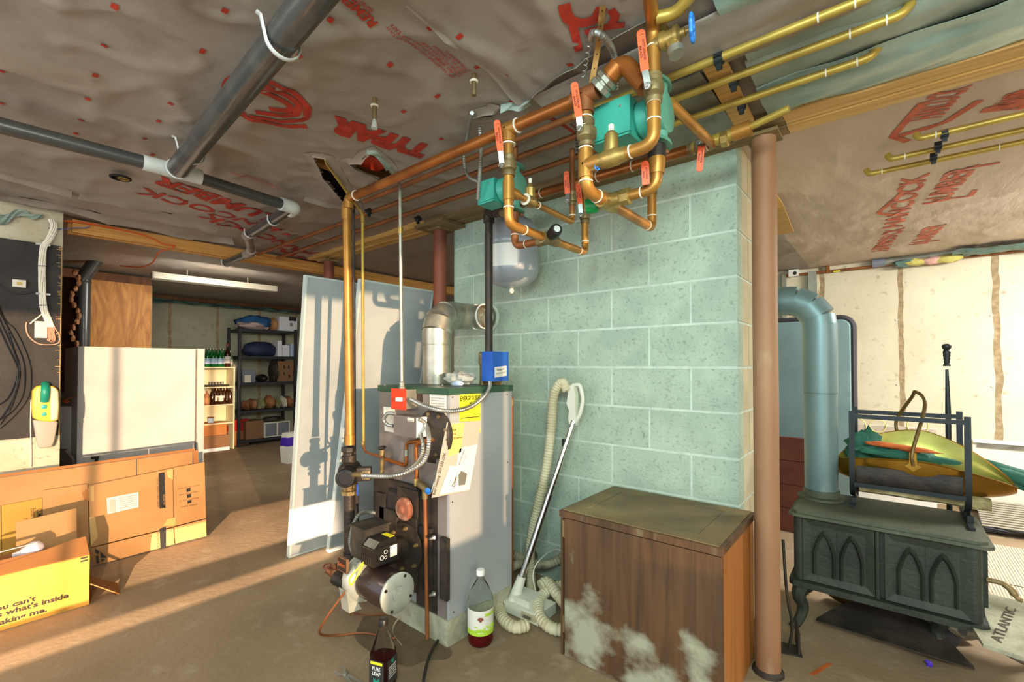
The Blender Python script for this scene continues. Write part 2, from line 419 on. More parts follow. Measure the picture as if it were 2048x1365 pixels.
# ---------------------------------------------------------------- structure
def ch(x, y):
    """height of the loose house wrap under the joists"""
    p = V((x, y, 0))
    a = noise.noise(V((x * 1.1, y * 1.1, 3))) * .011
    r = 1 - abs(noise.noise(V((x * 2.3 + y * .8, y * 1.4 - x * .5, 7)) + noise.noise_vector(p * 1.3) * .6)) * 2
    r2 = 1 - abs(noise.noise(V((x * 5 - y * 2, y * 4 + x, 17)))) * 2
    k = .55 if (y > 2.1) else 1
    seam = 0
    for sx, w in ((-.995, .010), (-3.59, .012), (-3.9, .014)):
        d = x - sx
        if 0 <= d < .5 and y < 1.9: seam -= w * (1 - d / .5)
    return ZC + (a - .014 * max(r, 0) ** 5 - .008 * max(r2, 0) ** 7) * k + seam
holes = [([P(*q, z=ZC) for q in ((626, 309), (652, 312), (705, 400), (716, 412), (690, 405), (645, 350))]),
         ([P(*q, z=ZC) for q in ((697, 322), (722, 318), (742, 300), (775, 330), (786, 345), (790, 352), (760, 356), (742, 345), (712, 335))]),
         ([P(*q, z=ZC) for q in ((945, 232), (985, 228), (990, 217), (1000, 208), (988, 222), (965, 226))])]
def inside(x, y, poly):
    c = False; n = len(poly)
    for i in range(n):
        a, b = poly[i], poly[(i + 1) % n]
        if (a.y > y) != (b.y > y) and x < (b.x - a.x) * (y - a.y) / (b.y - a.y) + a.x: c = not c
    return c
def ceil_mesh():
    mb = MB(); xs = []; x = CX0
    while x < CX1: xs.append(x); x += .022 if -2.4 < x < .6 else (.045 if -5 < x else .1)
    xs.append(CX1); ys = []; y = CY0
    while y < CY1: ys.append(y); y += .022 if -.1 < y < 1.9 else .05
    ys.append(CY1)
    g = [[mb.bm.verts.new((x, y, ch(x, y))) for x in xs] for y in ys]
    for j in range(len(ys) - 1):
        for i in range(len(xs) - 1):
            cx, cy = (xs[i] + xs[i + 1]) / 2, (ys[j] + ys[j + 1]) / 2
            if any(inside(cx, cy, h) for h in holes): continue
            f = mb.bm.faces.new((g[j][i], g[j + 1][i], g[j + 1][i + 1], g[j][i + 1]))
            f.material_index = 1 if cy > 2.1 and cx > -.6 else 0
    return mb
ceiling = struct('ceiling', ceil_mesh(), ['wrap', 'wrap_pale_lit'], base=(-2, 1, ZC), ang=60)
struct('floor_deck', MB().box((CX0, CY0, 2.46), (CX1, CY1, 2.49)), 'plywood_dark')
jb = []
for k, x in enumerate([-2.25 + .406 * i for i in range(6)]):
    o = struct('joist', MB().box((x, -.6, 2.25), (x + .038, 2.0, 2.46)), 'pine_y', parent=ceiling)
struct('floor', MB().box((CX0, CY0, -.08), (CX1, CY1, 0)), 'slab')
# concrete walls, poured in two foot forms with a recessed seam between
def form_wall(name, p0, p1, z1, thick, m, seams=True, start=0.):
    root = None; p0, p1 = V(p0), V(p1); d = (p1 - p0); Lw = d.length; d.normalize(); n = V(thick)
    mb = MB(); mb.obox(p0 + n.normalized() * .01, d * Lw, n, (0, 0, z1)); root = struct(name, mb, ['seam_stain'])
    t = -start
    while t < Lw:
        a, b = max(t, 0), min(t + .61, Lw)
        if b - a > .02:
            q = MB(); q.obox(p0 + d * (a + .007), d * (b - a - .014), n, (0, 0, z1), bv=.007, seg=1)
            sm = MB(); sm.grid(lambda u, v: p0 + d * (b + (v - .5) * (.03 + .05 * abs(noise.noise(V((b, u * 9, v * 2)))) ) + .012 * noise.noise(V((u * 14, b, 3)))) - n.normalized() * .0009 + V((0, 0, .02 + (z1 - .04) * u)), 60, 3); o_ = obj('seam_stain', sm, 'seam_stain', parent=root)
            for zz in (.45, 1.05, 1.65):                       # form tie marks at each seam
                if z1 > zz + .1 and b < Lw: q.cyl(p0 + d * (b - .03) + V((0, 0, zz)), p0 + d * (b - .03) + V((0, 0, zz)) - n.normalized() * .006, .011, 10)
            struct('form_panel', q, m, parent=root)
        t += .61
    return root
xs = P(1803, 700, y=5.53).x
form_wall('wall_back', (-8.0, 5.53, 0), (3.2, 5.53, 0), 2.26, (0, .2, 0), 'concrete', start=(.61 - ((xs + 8.0) % .61)) % .61)
ys = P(339, 700, x=-8.0).y
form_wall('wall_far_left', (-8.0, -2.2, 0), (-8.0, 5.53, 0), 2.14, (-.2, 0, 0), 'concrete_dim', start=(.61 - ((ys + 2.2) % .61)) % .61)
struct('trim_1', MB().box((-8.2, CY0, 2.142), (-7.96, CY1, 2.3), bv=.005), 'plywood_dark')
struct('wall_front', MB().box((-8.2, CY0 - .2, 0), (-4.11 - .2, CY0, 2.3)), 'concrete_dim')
WLX = -4.11; WLY = P(124, 600, x=WLX).y
mb = MB(); mb.box((WLX - .2, CY0, 0), (WLX, WLY, 2.235), bv=.006)
wall_left = struct('wall_left', mb, 'concrete_left')
# wall behind the camera's right, with the low evening sun window and an added slotted sheet
XR = 3.2
mb = MB()
mb.box((XR, .62, 0), (XR + .2, CY1, 2.3)); mb.box((XR, -2.19, 2.16), (XR + .2, .62, 2.3))
mb.box((XR, -2.19, 0), (XR + .2, .62, .488)); mb.box((XR + .08, -2.19, .500), (XR + .1, .62, .529))
mb.box((XR, -.25, .48), (XR + .1, .62, .82)); mb.box((XR, .25, .8), (XR + .1, .39, 2.2)); mb.box((XR, .44, .8), (XR + .1, .5, 2.2))  # sill raised and bars spaced out of view to shade the boiler side
for z0_, z1_ in ((0, 1.7005), (1.7095, 1.7264), (1.768, 2.3)): mb.box((XR, -4.7, z0_), (XR + .003, -2.19, z1_))  # unseen thin sheet added, its slots cut the spot's beam into streaks
mb.box((XR, -4.75, 0), (XR + .05, -4.7, 2.3))
for y in (-1.5, -.75): mb.box((XR + .05, y, .3), (XR + .08, y + .04, 2.16))
struct('wall_right', mb, 'concrete')
# chimney of concrete blocks
CHX0, CHX1, CHY = P(907, 700, y=2.177).x, P(1476, 700, y=2.177).x, 2.177
mb = MB(); mb.box((CHX0 + .003, CHY + .0028, 0), (CHX1 - .003, 3.15, 2.23)); chim = struct('wall_chimney', mb, 'mortar')
zj = 1.2195; g = .006
zs = [zj + .2032 * k for k in range(-6, 6)]
for r in range(len(zs) - 1):
    z0, z1 = zs[r] + g, min(zs[r + 1] - g, 2.225)
    o = .2032 if (r % 2 == 1) else 0
    x = CHX1 + .0
    first = True
    while x > CHX0 + .02:
        w = .4064 if not (first and o) else .2032 + .0
        a = max(x - w, CHX0); 
        j = random.uniform(-.0012, .0012)
        m = 'block'
        struct('block', MB().box((a + g, CHY + j, z0), (x - g if not first else x - .0, CHY + .09, z1), bv=.0022, seg=1), m, parent=chim)
        x -= w; first = False
    y = CHY + (.4064 if o else .2032) - .09 + .09
    struct('block', MB().box((CHX1 - .09, CHY + .0905, z0), (CHX1, y - g, z1), bv=.0022, seg=1), 'block_end', parent=chim)
    while y < 3.14:
        b = min(y + .4064, 3.15); struct('block', MB().box((CHX1 - .09, y + g, z0), (CHX1, b - g, z1), bv=.0022, seg=1), 'block_end', parent=chim); y = b
# ---------------------------------------------------------------- timber beam on steel posts
def plank_beam():
    t = tag(obj('wooden_beam', MB().box((-4.1, 2.005, 2.20), (3.2, 2.175, 2.30)), 'pine_dusty'),
            'long built-up timber beam of side-by-side planks carrying the ceiling over the posts', 'beam')
    n = 4; y0, y1 = 1.995, 2.182; w = (y1 - y0) / n
    for k in range(n):
        for a, b, m in ((-4.05, -2.42, 'pine'), (-2.42, -.30, 'pine_dusty'), (-.30, 3.2, 'pine')):
            zz = 2.186 + .006 * (k % 2) + random.uniform(-.001, .001)
            obj('plank', MB().box((a, y0 + k * w + .0028, zz), (b - .002, y0 + (k + 1) * w - .0028, zz + .1), bv=.003, seg=1), ('pine_light' if m == 'pine' and k % 2 else m), parent=t)
    return t
plank_beam()
def post(x, y, r, label, m, ztop=2.165, plate=True, name='steel_post'):
    t = thing(name, label, 'post', (x, y, 0), 'steel posts under the timber beam')
    obj('pole', MB().lathe([(r, .0), (r, ztop - .012)], (x, y, 0), n=32), m, t)
    if plate: obj('cap_plate', MB().box((x - .06, y - .06, ztop - .012), (x + .06, y + .06, ztop), bv=.002), 'pine_dusty', t)
    obj('base_collar', MB().lathe([(r + .012, 0), (r + .010, .012), (r + .001, .02)], (x, y, 0), n=32), 'cast_black', t)
    return t
pc = P(1545, 1340, z=0)
post(P(1533, 700, d=1.86).x, 2.075, .0455, 'rust-stained round steel post beside the block chimney and the wood stove', 'rust_post')
p2 = P(880, 560, y=2.09); post(p2.x, 2.09, .0445, 'red-brown steel post left of the block chimney behind the flue elbow', 'rust_red')
p3 = P(658, 540, y=2.09); post(max(p3.x, -4.0), 2.09, .0445, 'pale far steel post whose top shows above the leaning grey panels', 'rust_red')
# support block at post two
solo('shim_block', MB().box((p2.x - .13, 1.97, 2.166), (p2.x + .16, 2.2, 2.187), bv=.003), 'pine_dusty', 'dusty wood shim block on the red-brown post under the beam', 'block')
# header along the opening in the left wall
mb = MB(); mb.box((-4.24, WLY + .03, 2.11), (-4.2, 5.4, 2.2), bv=.003); mb.box((-4.198, WLY + .05, 2.115), (-4.16, 5.4, 2.2), bv=.003)
solo('header_board', mb, 'pine_y', 'bright double header board along the ceiling at the opening to the far room', 'board')
# ---------------------------------------------------------------- print on the wrap
def onceil(d=.003):
    return lambda p: V((p.x, p.y, ch(p.x, p.y) - d))
def cprint(s, a, b, h, m='print_red', z=ZC, bold=.02, name='lettering'):
    A = P(*a, z=z); B = P(*b, z=z); r = (B - A); r.z = 0; w = r.length; r.normalize(); u = V((0, 0, -1)).cross(r)
    return obj(name, textbm(s, A, r, u, width=w, height=h, bold=bold, sub=.03, fn=onceil()), m, parent=ceiling, flatshade=True)
cprint('TYPAR', (870, 294), (668, 229), .15, bold=.09)
cprint('LUMBER', (560, 432), (322, 352), .16, bold=.04)
cprint('HANCOCK', (590, 462), (285, 374), .13)
cprint('HANCOCK', (640, 505), (415, 424), .12)
cprint('HARDW', (700, 540), (560, 492), .12)
cprint('REMEMBER', (757, 44), (640, -60), .034, bold=.03)
cprint('DO NOT REMOVE', (748, 20), (690, -30), .018)
def smallblock(px, lines, h, m='print_red', wd=100):
    """fine print: px = (x,y) start of first line in the photograph"""
    A = P(*px, z=ZC); r = V((.10, -1, 0)).normalized(); u = V((0, 0, -1)).cross(r)
    for i, (s, w) in enumerate(lines):
        obj('lettering', textbm(s, A - u * h * 1.5 * i, r, u, width=w, height=h, bold=.01, fn=onceil()), m, parent=ceiling, flatshade=True)
smallblock((912, 155), [('APPLY HOUSEWRAP WITH PRINTED SIDE OUT', .30), ('LAP ALL SEAMS SIX INCHES AND TAPE', .30), ('FASTEN TO STUDS EVERY', .2), ('WRAP ALL OPENINGS', .16), ('CODE REPORTS', .12)], .011)
smallblock((556, 372), [('HANCOCK LUMBER', .24), ('BUILDING SUPPLY', .2)], .016, 'print_faded')
def strokes(paths, w, m, mirror=False):
    mb = MB()
    for pts in paths:
        q = resample([V(p) for p in pts], .03); 
        if (q[-1] - V(pts[-1])).length > .004: q.append(V(pts[-1]))
        for a, b in zip(q, q[1:]):
            d = (b - a).normalized(); n = V((0, 0, 1)).cross(d) * w / 2; e = d * .002
            vs = [a - n - e, a + n - e, b + n + e, b - n + e]; vs = [V((p.x, p.y, ch(p.x, p.y) - .0032)) for p in vs]
            mb._new(vs, [(0, 1, 2, 3)])
    return obj('emblem', mb, m, parent=ceiling, flatshade=True)
def hexmark(pxs, w, m):
    """three nested open hexagon strokes given as pixel polylines"""
    return strokes([[P(*q, z=ZC) for q in pl] for pl in pxs], w, m)
hexmark([[(526, 167), (575, 188), (600, 205), (592, 222), (568, 224), (540, 222), (512, 218)], [(520, 176), (582, 205), (580, 215), (540, 212)],
         [(530, 158), (590, 182), (616, 208), (612, 232), (560, 236), (500, 228)], [(612, 245), (560, 246), (490, 232), (480, 218)]], .027, 'print_red')
hexmark([[(452, 190), (448, 168), (460, 152), (480, 148)]], .02, 'print_red')
hexmark([[(1142, 205), (1112, 218), (1098, 232), (1120, 244), (1150, 262)], [(1148, 222), (1122, 232), (1150, 252)], [(1180, 200), (1218, 216), (1226, 224)], [(1190, 190), (1232, 206)]], .018, 'print_red')
hexmark([[(1128, 0), (1134, 28), (1160, 40), (1190, 34), (1204, 8)]], .034, 'print_red')
hexmark([[(1146, 42), (1158, 92)], [(1172, 58), (1200, 48), (1248, 42)], [(1222, 12), (1232, 26), (1222, 42)]], .024, 'print_red')
# right of the beam
def rprint(s, a, b, h, m='print_faded'): return cprint(s, a, b, h, m, bold=.03)
rprint('HANCOCK', (1806, 450), (1862, 342), .115); rprint('LUMBER', (1898, 400), (1962, 325), .12)
rprint('HANCOCK', (1776, 500), (1812, 452), .115); rprint('LUMBER', (1856, 486), (1895, 446), .12)
rprint('HANCOCK', (1885, 232), (1948, 168), .12); rprint('LUMBER', (2050, 214), (2130, 160), .13)
hexmark([[(1845, 205), (1785, 272), (1815, 282)], [(1800, 270), (1890, 244), (1960, 200)]], .03, 'print_faded')
hexmark([[(1808, 380), (1756, 426), (1800, 428)], [(1866, 400), (1940, 392), (1950, 378)], [(1930, 335), (2000, 322)]], .026, 'print_faded')
hexmark([[(1784, 470), (1745, 500)], [(1828, 486), (1880, 480)]], .024, 'print_faded')
hexmark([[(1965, 220), (2060, 202)], [(2010, 188), (2060, 178)]], .04, 'print_faded')
# small registration ticks of the wrap
mb = MB()
for (x, y) in ((229, 8), (208, 81), (191, 145), (175, 190), (163, 233), (152, 267), (450, 17), (405, 98), (341, 200), (317, 238), (4, 131), (3, 205), (290, 271), (305, 306), (161, 232),
               (661, 39), (599, 103), (780, 124), (861, 53), (919, 64), (955, 131), (1010, 142), (807, 223), (875, 184), (882, 278), (1140, 120), (1023, 196), (1232, 174), (1786, 65), (1800, 130)):
    p = P(x, y, z=ZC); s = .011
    vs = [V((p.x + a, p.y + b, ch(p.x + a, p.y + b) - .003)) for a, b in ((-s, -s * .7), (s, -s * .7), (s, s * .7), (-s, s * .7))]
    mb._new(vs, [(0, 1, 2, 3)])
tag(obj('print_tick', mb, 'print_red', parent=ceiling), kind='stuff')
# torn flaps at the openings
def flap(pxs, drop, m='wrap_back'):
    a = [P(*q, z=ZC) for q in pxs[0]]; b = [P(*q, z=ZC - drop) for q in pxs[1]]
    A, B = cr(a, 5), cr(b, 5)
    def f(u, v):
        i = min(int(u * (len(A) - 1)), len(A) - 1); p = A[i].lerp(B[min(i, len(B) - 1)], v); p.z += .006 * sin(v * 5 + u * 9); return p
    return obj('torn_flap', MB().grid(f, len(A) - 1, 5, (0, 0, .0015)), m, parent=ceiling)
flap([[(736, 298), (752, 300), (770, 318), (788, 330)], [(732, 306), (750, 316), (764, 326), (772, 345)]], .02)
flap([[(1002, 208), (1030, 196), (1060, 190)], [(1000, 224), (1030, 222), (1062, 214)]], .03)
flap([[(722, 316), (732, 312), (740, 302)], [(702, 326), (716, 322), (728, 316)]], .012, 'dark_void')

def fold(pxs, w, m='wrap', name='wrap_fold', drop=.012):
    pts = resample(cr([P(*p, z=ZC) for p in pxs], 8), .03)
    def f(u, v):
        i = int(round(u * (len(pts) - 1))); p = pts[i]; d = (pts[min(i + 1, len(pts) - 1)] - pts[max(i - 1, 0)]).normalized(); s = V((0, 0, 1)).cross(d)
        k = .5 + .5 * noise.noise(V((p.x * 4, p.y * 4, 5))); x, y = p.x + s.x * w * (v - .5), p.y + s.y * w * (v - .5)
        return V((x, y, ch(x, y) + .003 - (drop * (.5 + k)) * v * v))
    return obj(name, MB().grid(f, len(pts) - 1, 4, (0, 0, .001)), m, parent=ceiling, ang=60)
fold([(822, 0), (900, 65), (960, 112), (1000, 150), (1030, 185), (1062, 205)], .045, drop=.012)
fold([(0, 340), (90, 362), (150, 375)], .08, drop=.025); fold([(160, 378), (250, 400), (330, 425), (440, 455)], .07, drop=.022)
fold([(0, 382), (60, 398), (140, 412), (260, 440), (400, 470), (470, 478)], .10, drop=.03)
fold([(1040, 205), (1100, 160), (1170, 110), (1240, 62), (1300, 30)][::-1], .06, drop=.035)
fold([(610, 390), (700, 415), (790, 440)], .05, drop=.012); fold([(560, 455), (660, 478), (700, 490)], .05, drop=.012)
for h in holes:
    cx = sum(p.x for p in h) / len(h); cy = sum(p.y for p in h) / len(h); ring = []
    for a, b in zip(h, h[1:] + h[:1]):
        for i in range(4): ring.append(a.lerp(b, i / 4))
    mb = MB(); k = len(ring); vs = []
    area = sum(a.x * b.y - b.x * a.y for a, b in zip(ring, ring[1:] + ring[:1]))
    for i, p in enumerate(ring):
        d = (ring[(i + 1) % k] - ring[i - 1]); n = V((d.y, -d.x, 0)).normalized() * (1 if area > 0 else -1)
        j = .003 * noise.noise(V((i * .9, cx, 1)))
        for w, e in ((-.002 + j, .012), (.004 + j, .0045), (.042, .0022)): q_ = p + n * w; vs.append(V((q_.x, q_.y, ch(q_.x, q_.y) - e)))
    mb._new(vs, [(i * 3 + m_, i * 3 + m_ + 1, ((i + 1) % k) * 3 + m_ + 1, ((i + 1) % k) * 3 + m_) for i in range(k) for m_ in (0, 1)])
    bmesh.ops.recalc_face_normals(mb.bm, faces=mb.bm.faces[:]); obj('torn_edge', mb, 'wrap', parent=ceiling, ang=60)
# ---------------------------------------------------------------- black drain pipes under the ceiling
t = thing('drain_pipe', 'black plastic drain pipe with white fittings running below the ceiling wrap', 'drain pipe', P(355, 345, z=2.1))
dz = 2.125
A0 = P(-60, 235, z=dz); T0 = P(352, 342, z=dz); E0 = P(575, 412, z=dz)
A0.x = T0.x + (A0.x - T0.x) * 1.0
obj('pipe', MB().tube([A0, T0], .030, 20), 'abs_black', t); obj('pipe', MB().tube([T0, E0], .028, 20), 'abs_black', t)
u = (T0 - A0).normalized()
obj('tee_fitting', MB().tube([T0 - u * .12, T0 + u * .10], .034, 20), 'pvc_white', t)
v = (E0 - T0).normalized()
B0 = P(356, 338, z=dz - .012); B1 = P(640, -20, z=dz + .015); B2 = B1 + (B1 - B0) * .3
obj('branch_pipe', MB().tube([B0, B2], .042, 24), 'abs_black', t)
w = (B1 - B0).normalized()
obj('fitting_ring', MB().ring(B0 - w * .0, w, .042, .005, 28), 'pvc_white', t)
def hanger(c, ax, r, par, up=.05):
    ax = V(ax).normalized(); s = V((0, 0, 1)).cross(ax).normalized(); pts = []
    for i in range(13):
        a = pi * (1.05 + .95 * i / 12 * 1.0); pts.append(c + s * cos(a) * (r + .003) + V((0, 0, 1)) * sin(a) * (r + .003))
    pts.append(pts[-1] + V((0, 0, .02))); q = pts[0] + V((0, 0, .05)) - s * .012; pts = [q - s * .012 + V((0, 0, .004)), q] + pts
    obj('hanger_hook', MB().tube(pts, .0075, 8, flat=(.4, 1.2)), 'pvc_white', par)
hanger(P(566, 84, z=dz), w, .043, t); hanger(P(384, 306, z=dz), w, .043, t)
EL = E0 + v * .03
D1 = P(497, 470, z=dz - .02)
obj('elbow_fitting', MB().tube(fil([E0 - v * .04, EL + v * .02, EL + v * .02 + (D1 - EL).normalized() * .07], .05), .036, 20), 'pvc_white', t)
d = (D1 - EL).normalized(); obj('pipe', MB().tube([EL, D1], .030, 20), 'abs_black', t)
hanger(P(547, 440, z=dz - .01), d, .031, t); hanger(P(500, 466, z=dz - .02), d, .031, t)
obj('fitting_ring', MB().tube([D1 - d * .02, D1 + d * .03], .035, 20), 'pvc_dull', t)
D2 = P(497, 508, z=1.97) if False else P(503, 505, z=2.08)
obj('offset_pipe', MB().tube([D1 + d * .01, D2], .026, 16), 'pvc_dull', t)
D3 = P(452, 526, z=2.07)
obj('elbow_fitting', MB().tube(fil([D2 + (D1 - D2).normalized() * .06, D2, D2 + (D3 - D2).normalized() * .09], .05), .034, 16), 'pvc_dull', t)
obj('pipe', MB().tube([D2, D3], .028, 16), 'abs_black', t)
dd = (D3 - D2).normalized(); hanger(D3, dd, .030, t)
# waste pipe by the plywood
XP = -6.2
t = thing('waste_pipe', 'black waste stack with clean-out plug standing in front of the orange plywood', 'drain pipe', P(167, 900, x=-5.9) * 1.0)
a = P(140, 482, x=-5.75); b = P(208, 497, x=-5.75); c = P(168, 560, x=-5.9); e = P(165, 760, x=-5.9); e = V((c.x, c.y, .0))
obj('pipe', MB().tube([V((c.x, c.y, 0)), V((c.x, c.y, c.z))], .052, 20), 'abs_black', t)
obj('pipe', MB().tube([V((c.x, c.y, c.z - .03)), V((c.x, c.y, c.z + .02)), b + (c - b) * .12], .056, 20), 'abs_black', t)
obj('pipe', MB().tube([a + (a - b) * .8, b], .055, 20), 'abs_black', t)
ax = (V((0, 0, H)) - b).normalized()
obj('cleanout_plug', MB().lathe([(.058, -.07), (.068, -.02), (.068, .01), (.05, .02), (.02, .022), (.02, .03), (.001, .031)], b, (ax.x, ax.y, -.25), 20), 'abs_black', t)
# ---------------------------------------------------------------- copper lines
RX, RY = -2.10, 1.25
MZ = P(697, 402, y=RY).z
def run(name, pts, r, m, par, n=14, f=.05): return obj(name, MB().tube(fil(pts, f), r, n), m, par)
def rings(name, lst, par, m='flux'):
    for c, ax, r in lst:
        c = V(c); ax = V(ax).normalized(); o = obj(name, MB().tube([c - ax * .002, c + ax * .002], r, 16), m, par)
    return o
RP = P(696, 640, y=RY); RX = RP.x
RB = P(700, 890, y=RY); RT = P(693, 405, y=RY)
t = thing('copper_riser', 'thick golden copper riser pipe climbing from the black circulator to the ceiling main', 'copper pipe', (RB.x, RY, 0))
lo = P(699, 1168, y=RY)
run('pipe', [RB, RT + V((0, 0, .0))], .021, 'copper_gold', t)
obj('coupling', MB().tube([RT - V((0, 0, .09)), RT - V((0, 0, .02))], .0245, 18), 'copper_gold', t)
obj('coupling', MB().tube([RB, RB + V((0, 0, .05))], .0245, 18), 'copper_gold', t)
# union, circulator flanges, iron drop
obj('union_nut', MB().lathe([(.026, .0), (.034, .005), (.034, .03), (.028, .035), (.028, .05), (.036, .055), (.036, .075), (.024, .08)], P(697, 925, y=RY) , (0, 0, 1), 8), 'iron', t)
obj('iron_pipe', MB().tube([P(698, 925, y=RY), P(700, 1168, y=RY)], .027, 18), 'iron', t)
obj('union_nut', MB().lathe([(.030, 0), (.042, .004), (.042, .022), (.033, .026), (.033, .036), (.042, .04), (.042, .055), (.028, .06)], P(699, 990, y=RY), (0, 0, 1), 8), 'brass_old', t)
obj('iron_coupling', MB().tube([P(700, 1125, y=RY), P(700, 1105, y=RY)], .033, 18), 'iron', t)
fb = P(700, 1172, y=RY)
obj('iron_elbow', MB().tube(fil([fb + V((0, 0, .09)), fb + V((0, 0, .0)), fb + V((-.10, -.02, .02))], .05), .034, 18), 'iron', t)
obj('relief_lever', MB().obox(P(712, 968, y=RY - .03), (.014, 0, 0), (0, .004, 0), (.002, 0, -.055), bv=.003), 'blue', t)
dv = P(672, 1152, y=RY)
obj('drain_valve', MB().tube(fil([fb + V((-.09, -.02, .02)), dv, P(655, 1140, y=RY - .02)], .03), [.02] * 2 + [.02] * 4 + [.02] * 2 if False else .019, 14).lathe([(.024, 0), (.028, .01), (.024, .03), (.012, .035), (.012, .06)], dv, (-.3, 0, 1), 12), 'copper_dull', t)
k = P(654, 1133, y=RY - .02)
obj('valve_wheel', MB().ring(k, (.2, -.3, 1), .018, .005, 14, 6).cyl(k, dv, .005), 'rust_red', t)
# circulator (black) on the riser
t = thing('circulator_pump', 'black circulator pump clamped in the riser beside the boiler', 'pump', P(697, 950, y=RY))
c = P(700, 945, y=RY); c.y = RY
ax = (P(675, 947, y=RY - .20) - c); ax.z = 0; ax.normalize()
obj('volute', MB().lathe([(.03, -.05), (.055, -.04), (.06, 0), (.055, .035), (.045, .05)], c, ax, 20).tube([c + V((0, 0, -.075)), c + V((0, 0, .085))], .03, 16), 'iron', t)
mc = c + ax * .05
obj('motor_can', MB().lathe([(.046, 0), (.046, .075), (.042, .082), (.030, .083), (.029, .080), (.001, .080)], mc, ax, 28), 'black', t)
side = V((0, 0, 1)).cross(ax).normalized() * -1
side = side if side.x > 0 else -side
jb = obj('junction_box', MB().obox(c + ax * .03 + side * .04 - V((0, 0, .03)), side * .07, ax * .05, (0, 0, .065), bv=.004), 'iron', t)
obj('cover_plate', MB().obox(c + ax * .081 + side * .068 - V((0, 0, .022)), side * .04, ax * .004, (0, 0, .045), bv=.002), 'brass_old', t)
obj('conduit_fitting', MB().tube([P(708, 950, y=RY - .14), P(726, 950, y=RY - .14)], .011, 12), 'brass_old', t)
# main header along the ceiling and gas/fuel lines
t = thing('copper_main_pipe', 'thick orange copper main running under the ceiling from the riser to both manifolds', 'copper pipe', (RX, RY, MZ))
zt = MZ + .0
XA = P(1017, 250, y=RY).x; XB = P(1171, 190, y=RY).x
M1 = P(1171, 192, y=RY); M0 = P(697, 398, y=RY)
run('pipe', [M0, M1], .0215, 'copper', t, 20)
run('elbow', [M0 + V((.06, 0, .006)), M0 + V((0, 0, 0)), M0 + V((0, 0, -.05))], .025, 'copper_gold', t, 16, .04)
def tee(c, ax, br, r, m='copper_gold', par=None, l=.04, name='tee_fitting'):
    c = V(c); ax = V(ax).normalized(); br = V(br).normalized()
    return obj(name, MB().tube([c - ax * l, c + ax * l], r, 18).tube([c, c + br * l * 1.25], r, 18), m, par)
mA = M0.lerp(M1, (XA - M0.x) / (M1.x - M0.x))
d = (M1 - M0).normalized()
tee(mA, d, (0, 0, -1), .0255, 'copper_gold', t); tee(M1, d, (0, 0, -1), .027, 'copper_dull', t, .045)
rings('solder_ring', [(mA + d * .042, d, .0262), (mA - d * .042, d, .0262), (M0 + d * .07, d, .0262), (mA - V((0, 0, .055)), (0, 0, 1), .026)], t)
# union + big elbow to the right manifold
u1 = M1 + d * .045; u2 = P(1246, 121, y=RY); u3 = P(1288, 150, y=RY)
obj('union_nut', MB().lathe([(.026, 0), (.037, .004), (.037, .018), (.029, .021), (.029, .027), (.036, .03), (.036, .042), (.026, .046)], u1, (u2 - u1), 10), 'galv', t)
XV5 = P(1305, 120, y=RY).x
big = [u1 + (u2 - u1).normalized() * .02, u2, P(1290, 176, y=RY)]
run('big_elbow', big, .026, 'copper', t, 22, .06)
dd = (u2 - u1).normalized()
obj('elbow_socket', MB().tube([u1 + dd * .05, u1 + dd * .085], .030, 22), 'copper', t); 
obj('elbow_socket', MB().tube([u2 - dd * .045, u2 - dd * .03], .029, 22), 'copper', t)
# strap hanger of perforated copper
a, b, c3 = P(1206, 12, z=2.205), P(1197, 90, y=1.20), P(1184, 165, y=RY)
ts = thing('strap_hanger', 'perforated copper strap holding the pipe union to the ceiling', 'strap', c3)
mb = MB(); q = cr([a, b, c3], 8)
mb.grid(lambda u, v: q[int(round(u * (len(q) - 1)))] + V(((v - .5) * .016, (v - .5) * .006, 0)), len(q) - 1, 1, (0, -.0015, 0)); obj('strap', mb, 'strap_metal', ts)
mb = MB()
for k in range(1, len(q) - 1, 3): mb.cyl(q[k] + V((0, -.0025, 0)), q[k] + V((0, -.0012, 0)), .0025, 8)
obj('strap_hole', mb, 'ink', ts)
# ---------------------------------------------------------------- valves
def ballvalve(c, ax, r, par, hpts, m='brass_old', text=True, L=.075):
    """c centre, ax pipe axis, hpts = (lever start, sleeve start, sleeve end)"""
    c = V(c); ax = V(ax).normalized(); h0, h1, h2 = [V(p) for p in hpts]
    b = obj('ball_valve', MB().lathe([(r * 1.25, -L / 2), (r * 1.3, -L / 2 + .012), (r * 1.02, -L / 2 + .02), (r * 1.5, -.014), (r * 1.6, 0), (r * 1.5, .014), (r * 1.02, L / 2 - .02), (r * 1.3, L / 2 - .012), (r * 1.25, L / 2)], c, ax, 14).tube([c, h0], r * .55, 10), m, par)
    obj('stem_nut', MB().lathe([(.010, -.004), (.010, .006), (.006, .007), (.006, .012)], h0, (h0 - c), 6), 'steel', b)
    toward = (V((0, 0, H)) - h1).normalized(); dr = (h2 - h1).normalized(); sd = dr.cross(toward).normalized(); nn = sd.cross(dr).normalized()
    if nn.dot(toward) < 0: nn = -nn
    wd = .0115
    def strip(p, q, w1, w2, th): return [p - sd * w1, p + sd * w1, q + sd * w2, q - sd * w2]
    mb = MB(); mb.ext(strip(h0, h1, .009, .009, 0), nn * .003); obj('lever', mb, 'steel', b)
    mb = MB(); k = 6; poly = [h1 - sd * wd, h1 + sd * wd] + [h2 + sd * wd * cos(pi * i / k) + dr * wd * sin(pi * i / k) for i in range(k + 1)]
    mb.ext([p - nn * .0035 for p in poly], nn * .007, bv=.0015)
    hd = obj('handle_sleeve', mb, 'orange', b)
    return b, hd, (h1, h2, dr, sd, nn, wd)
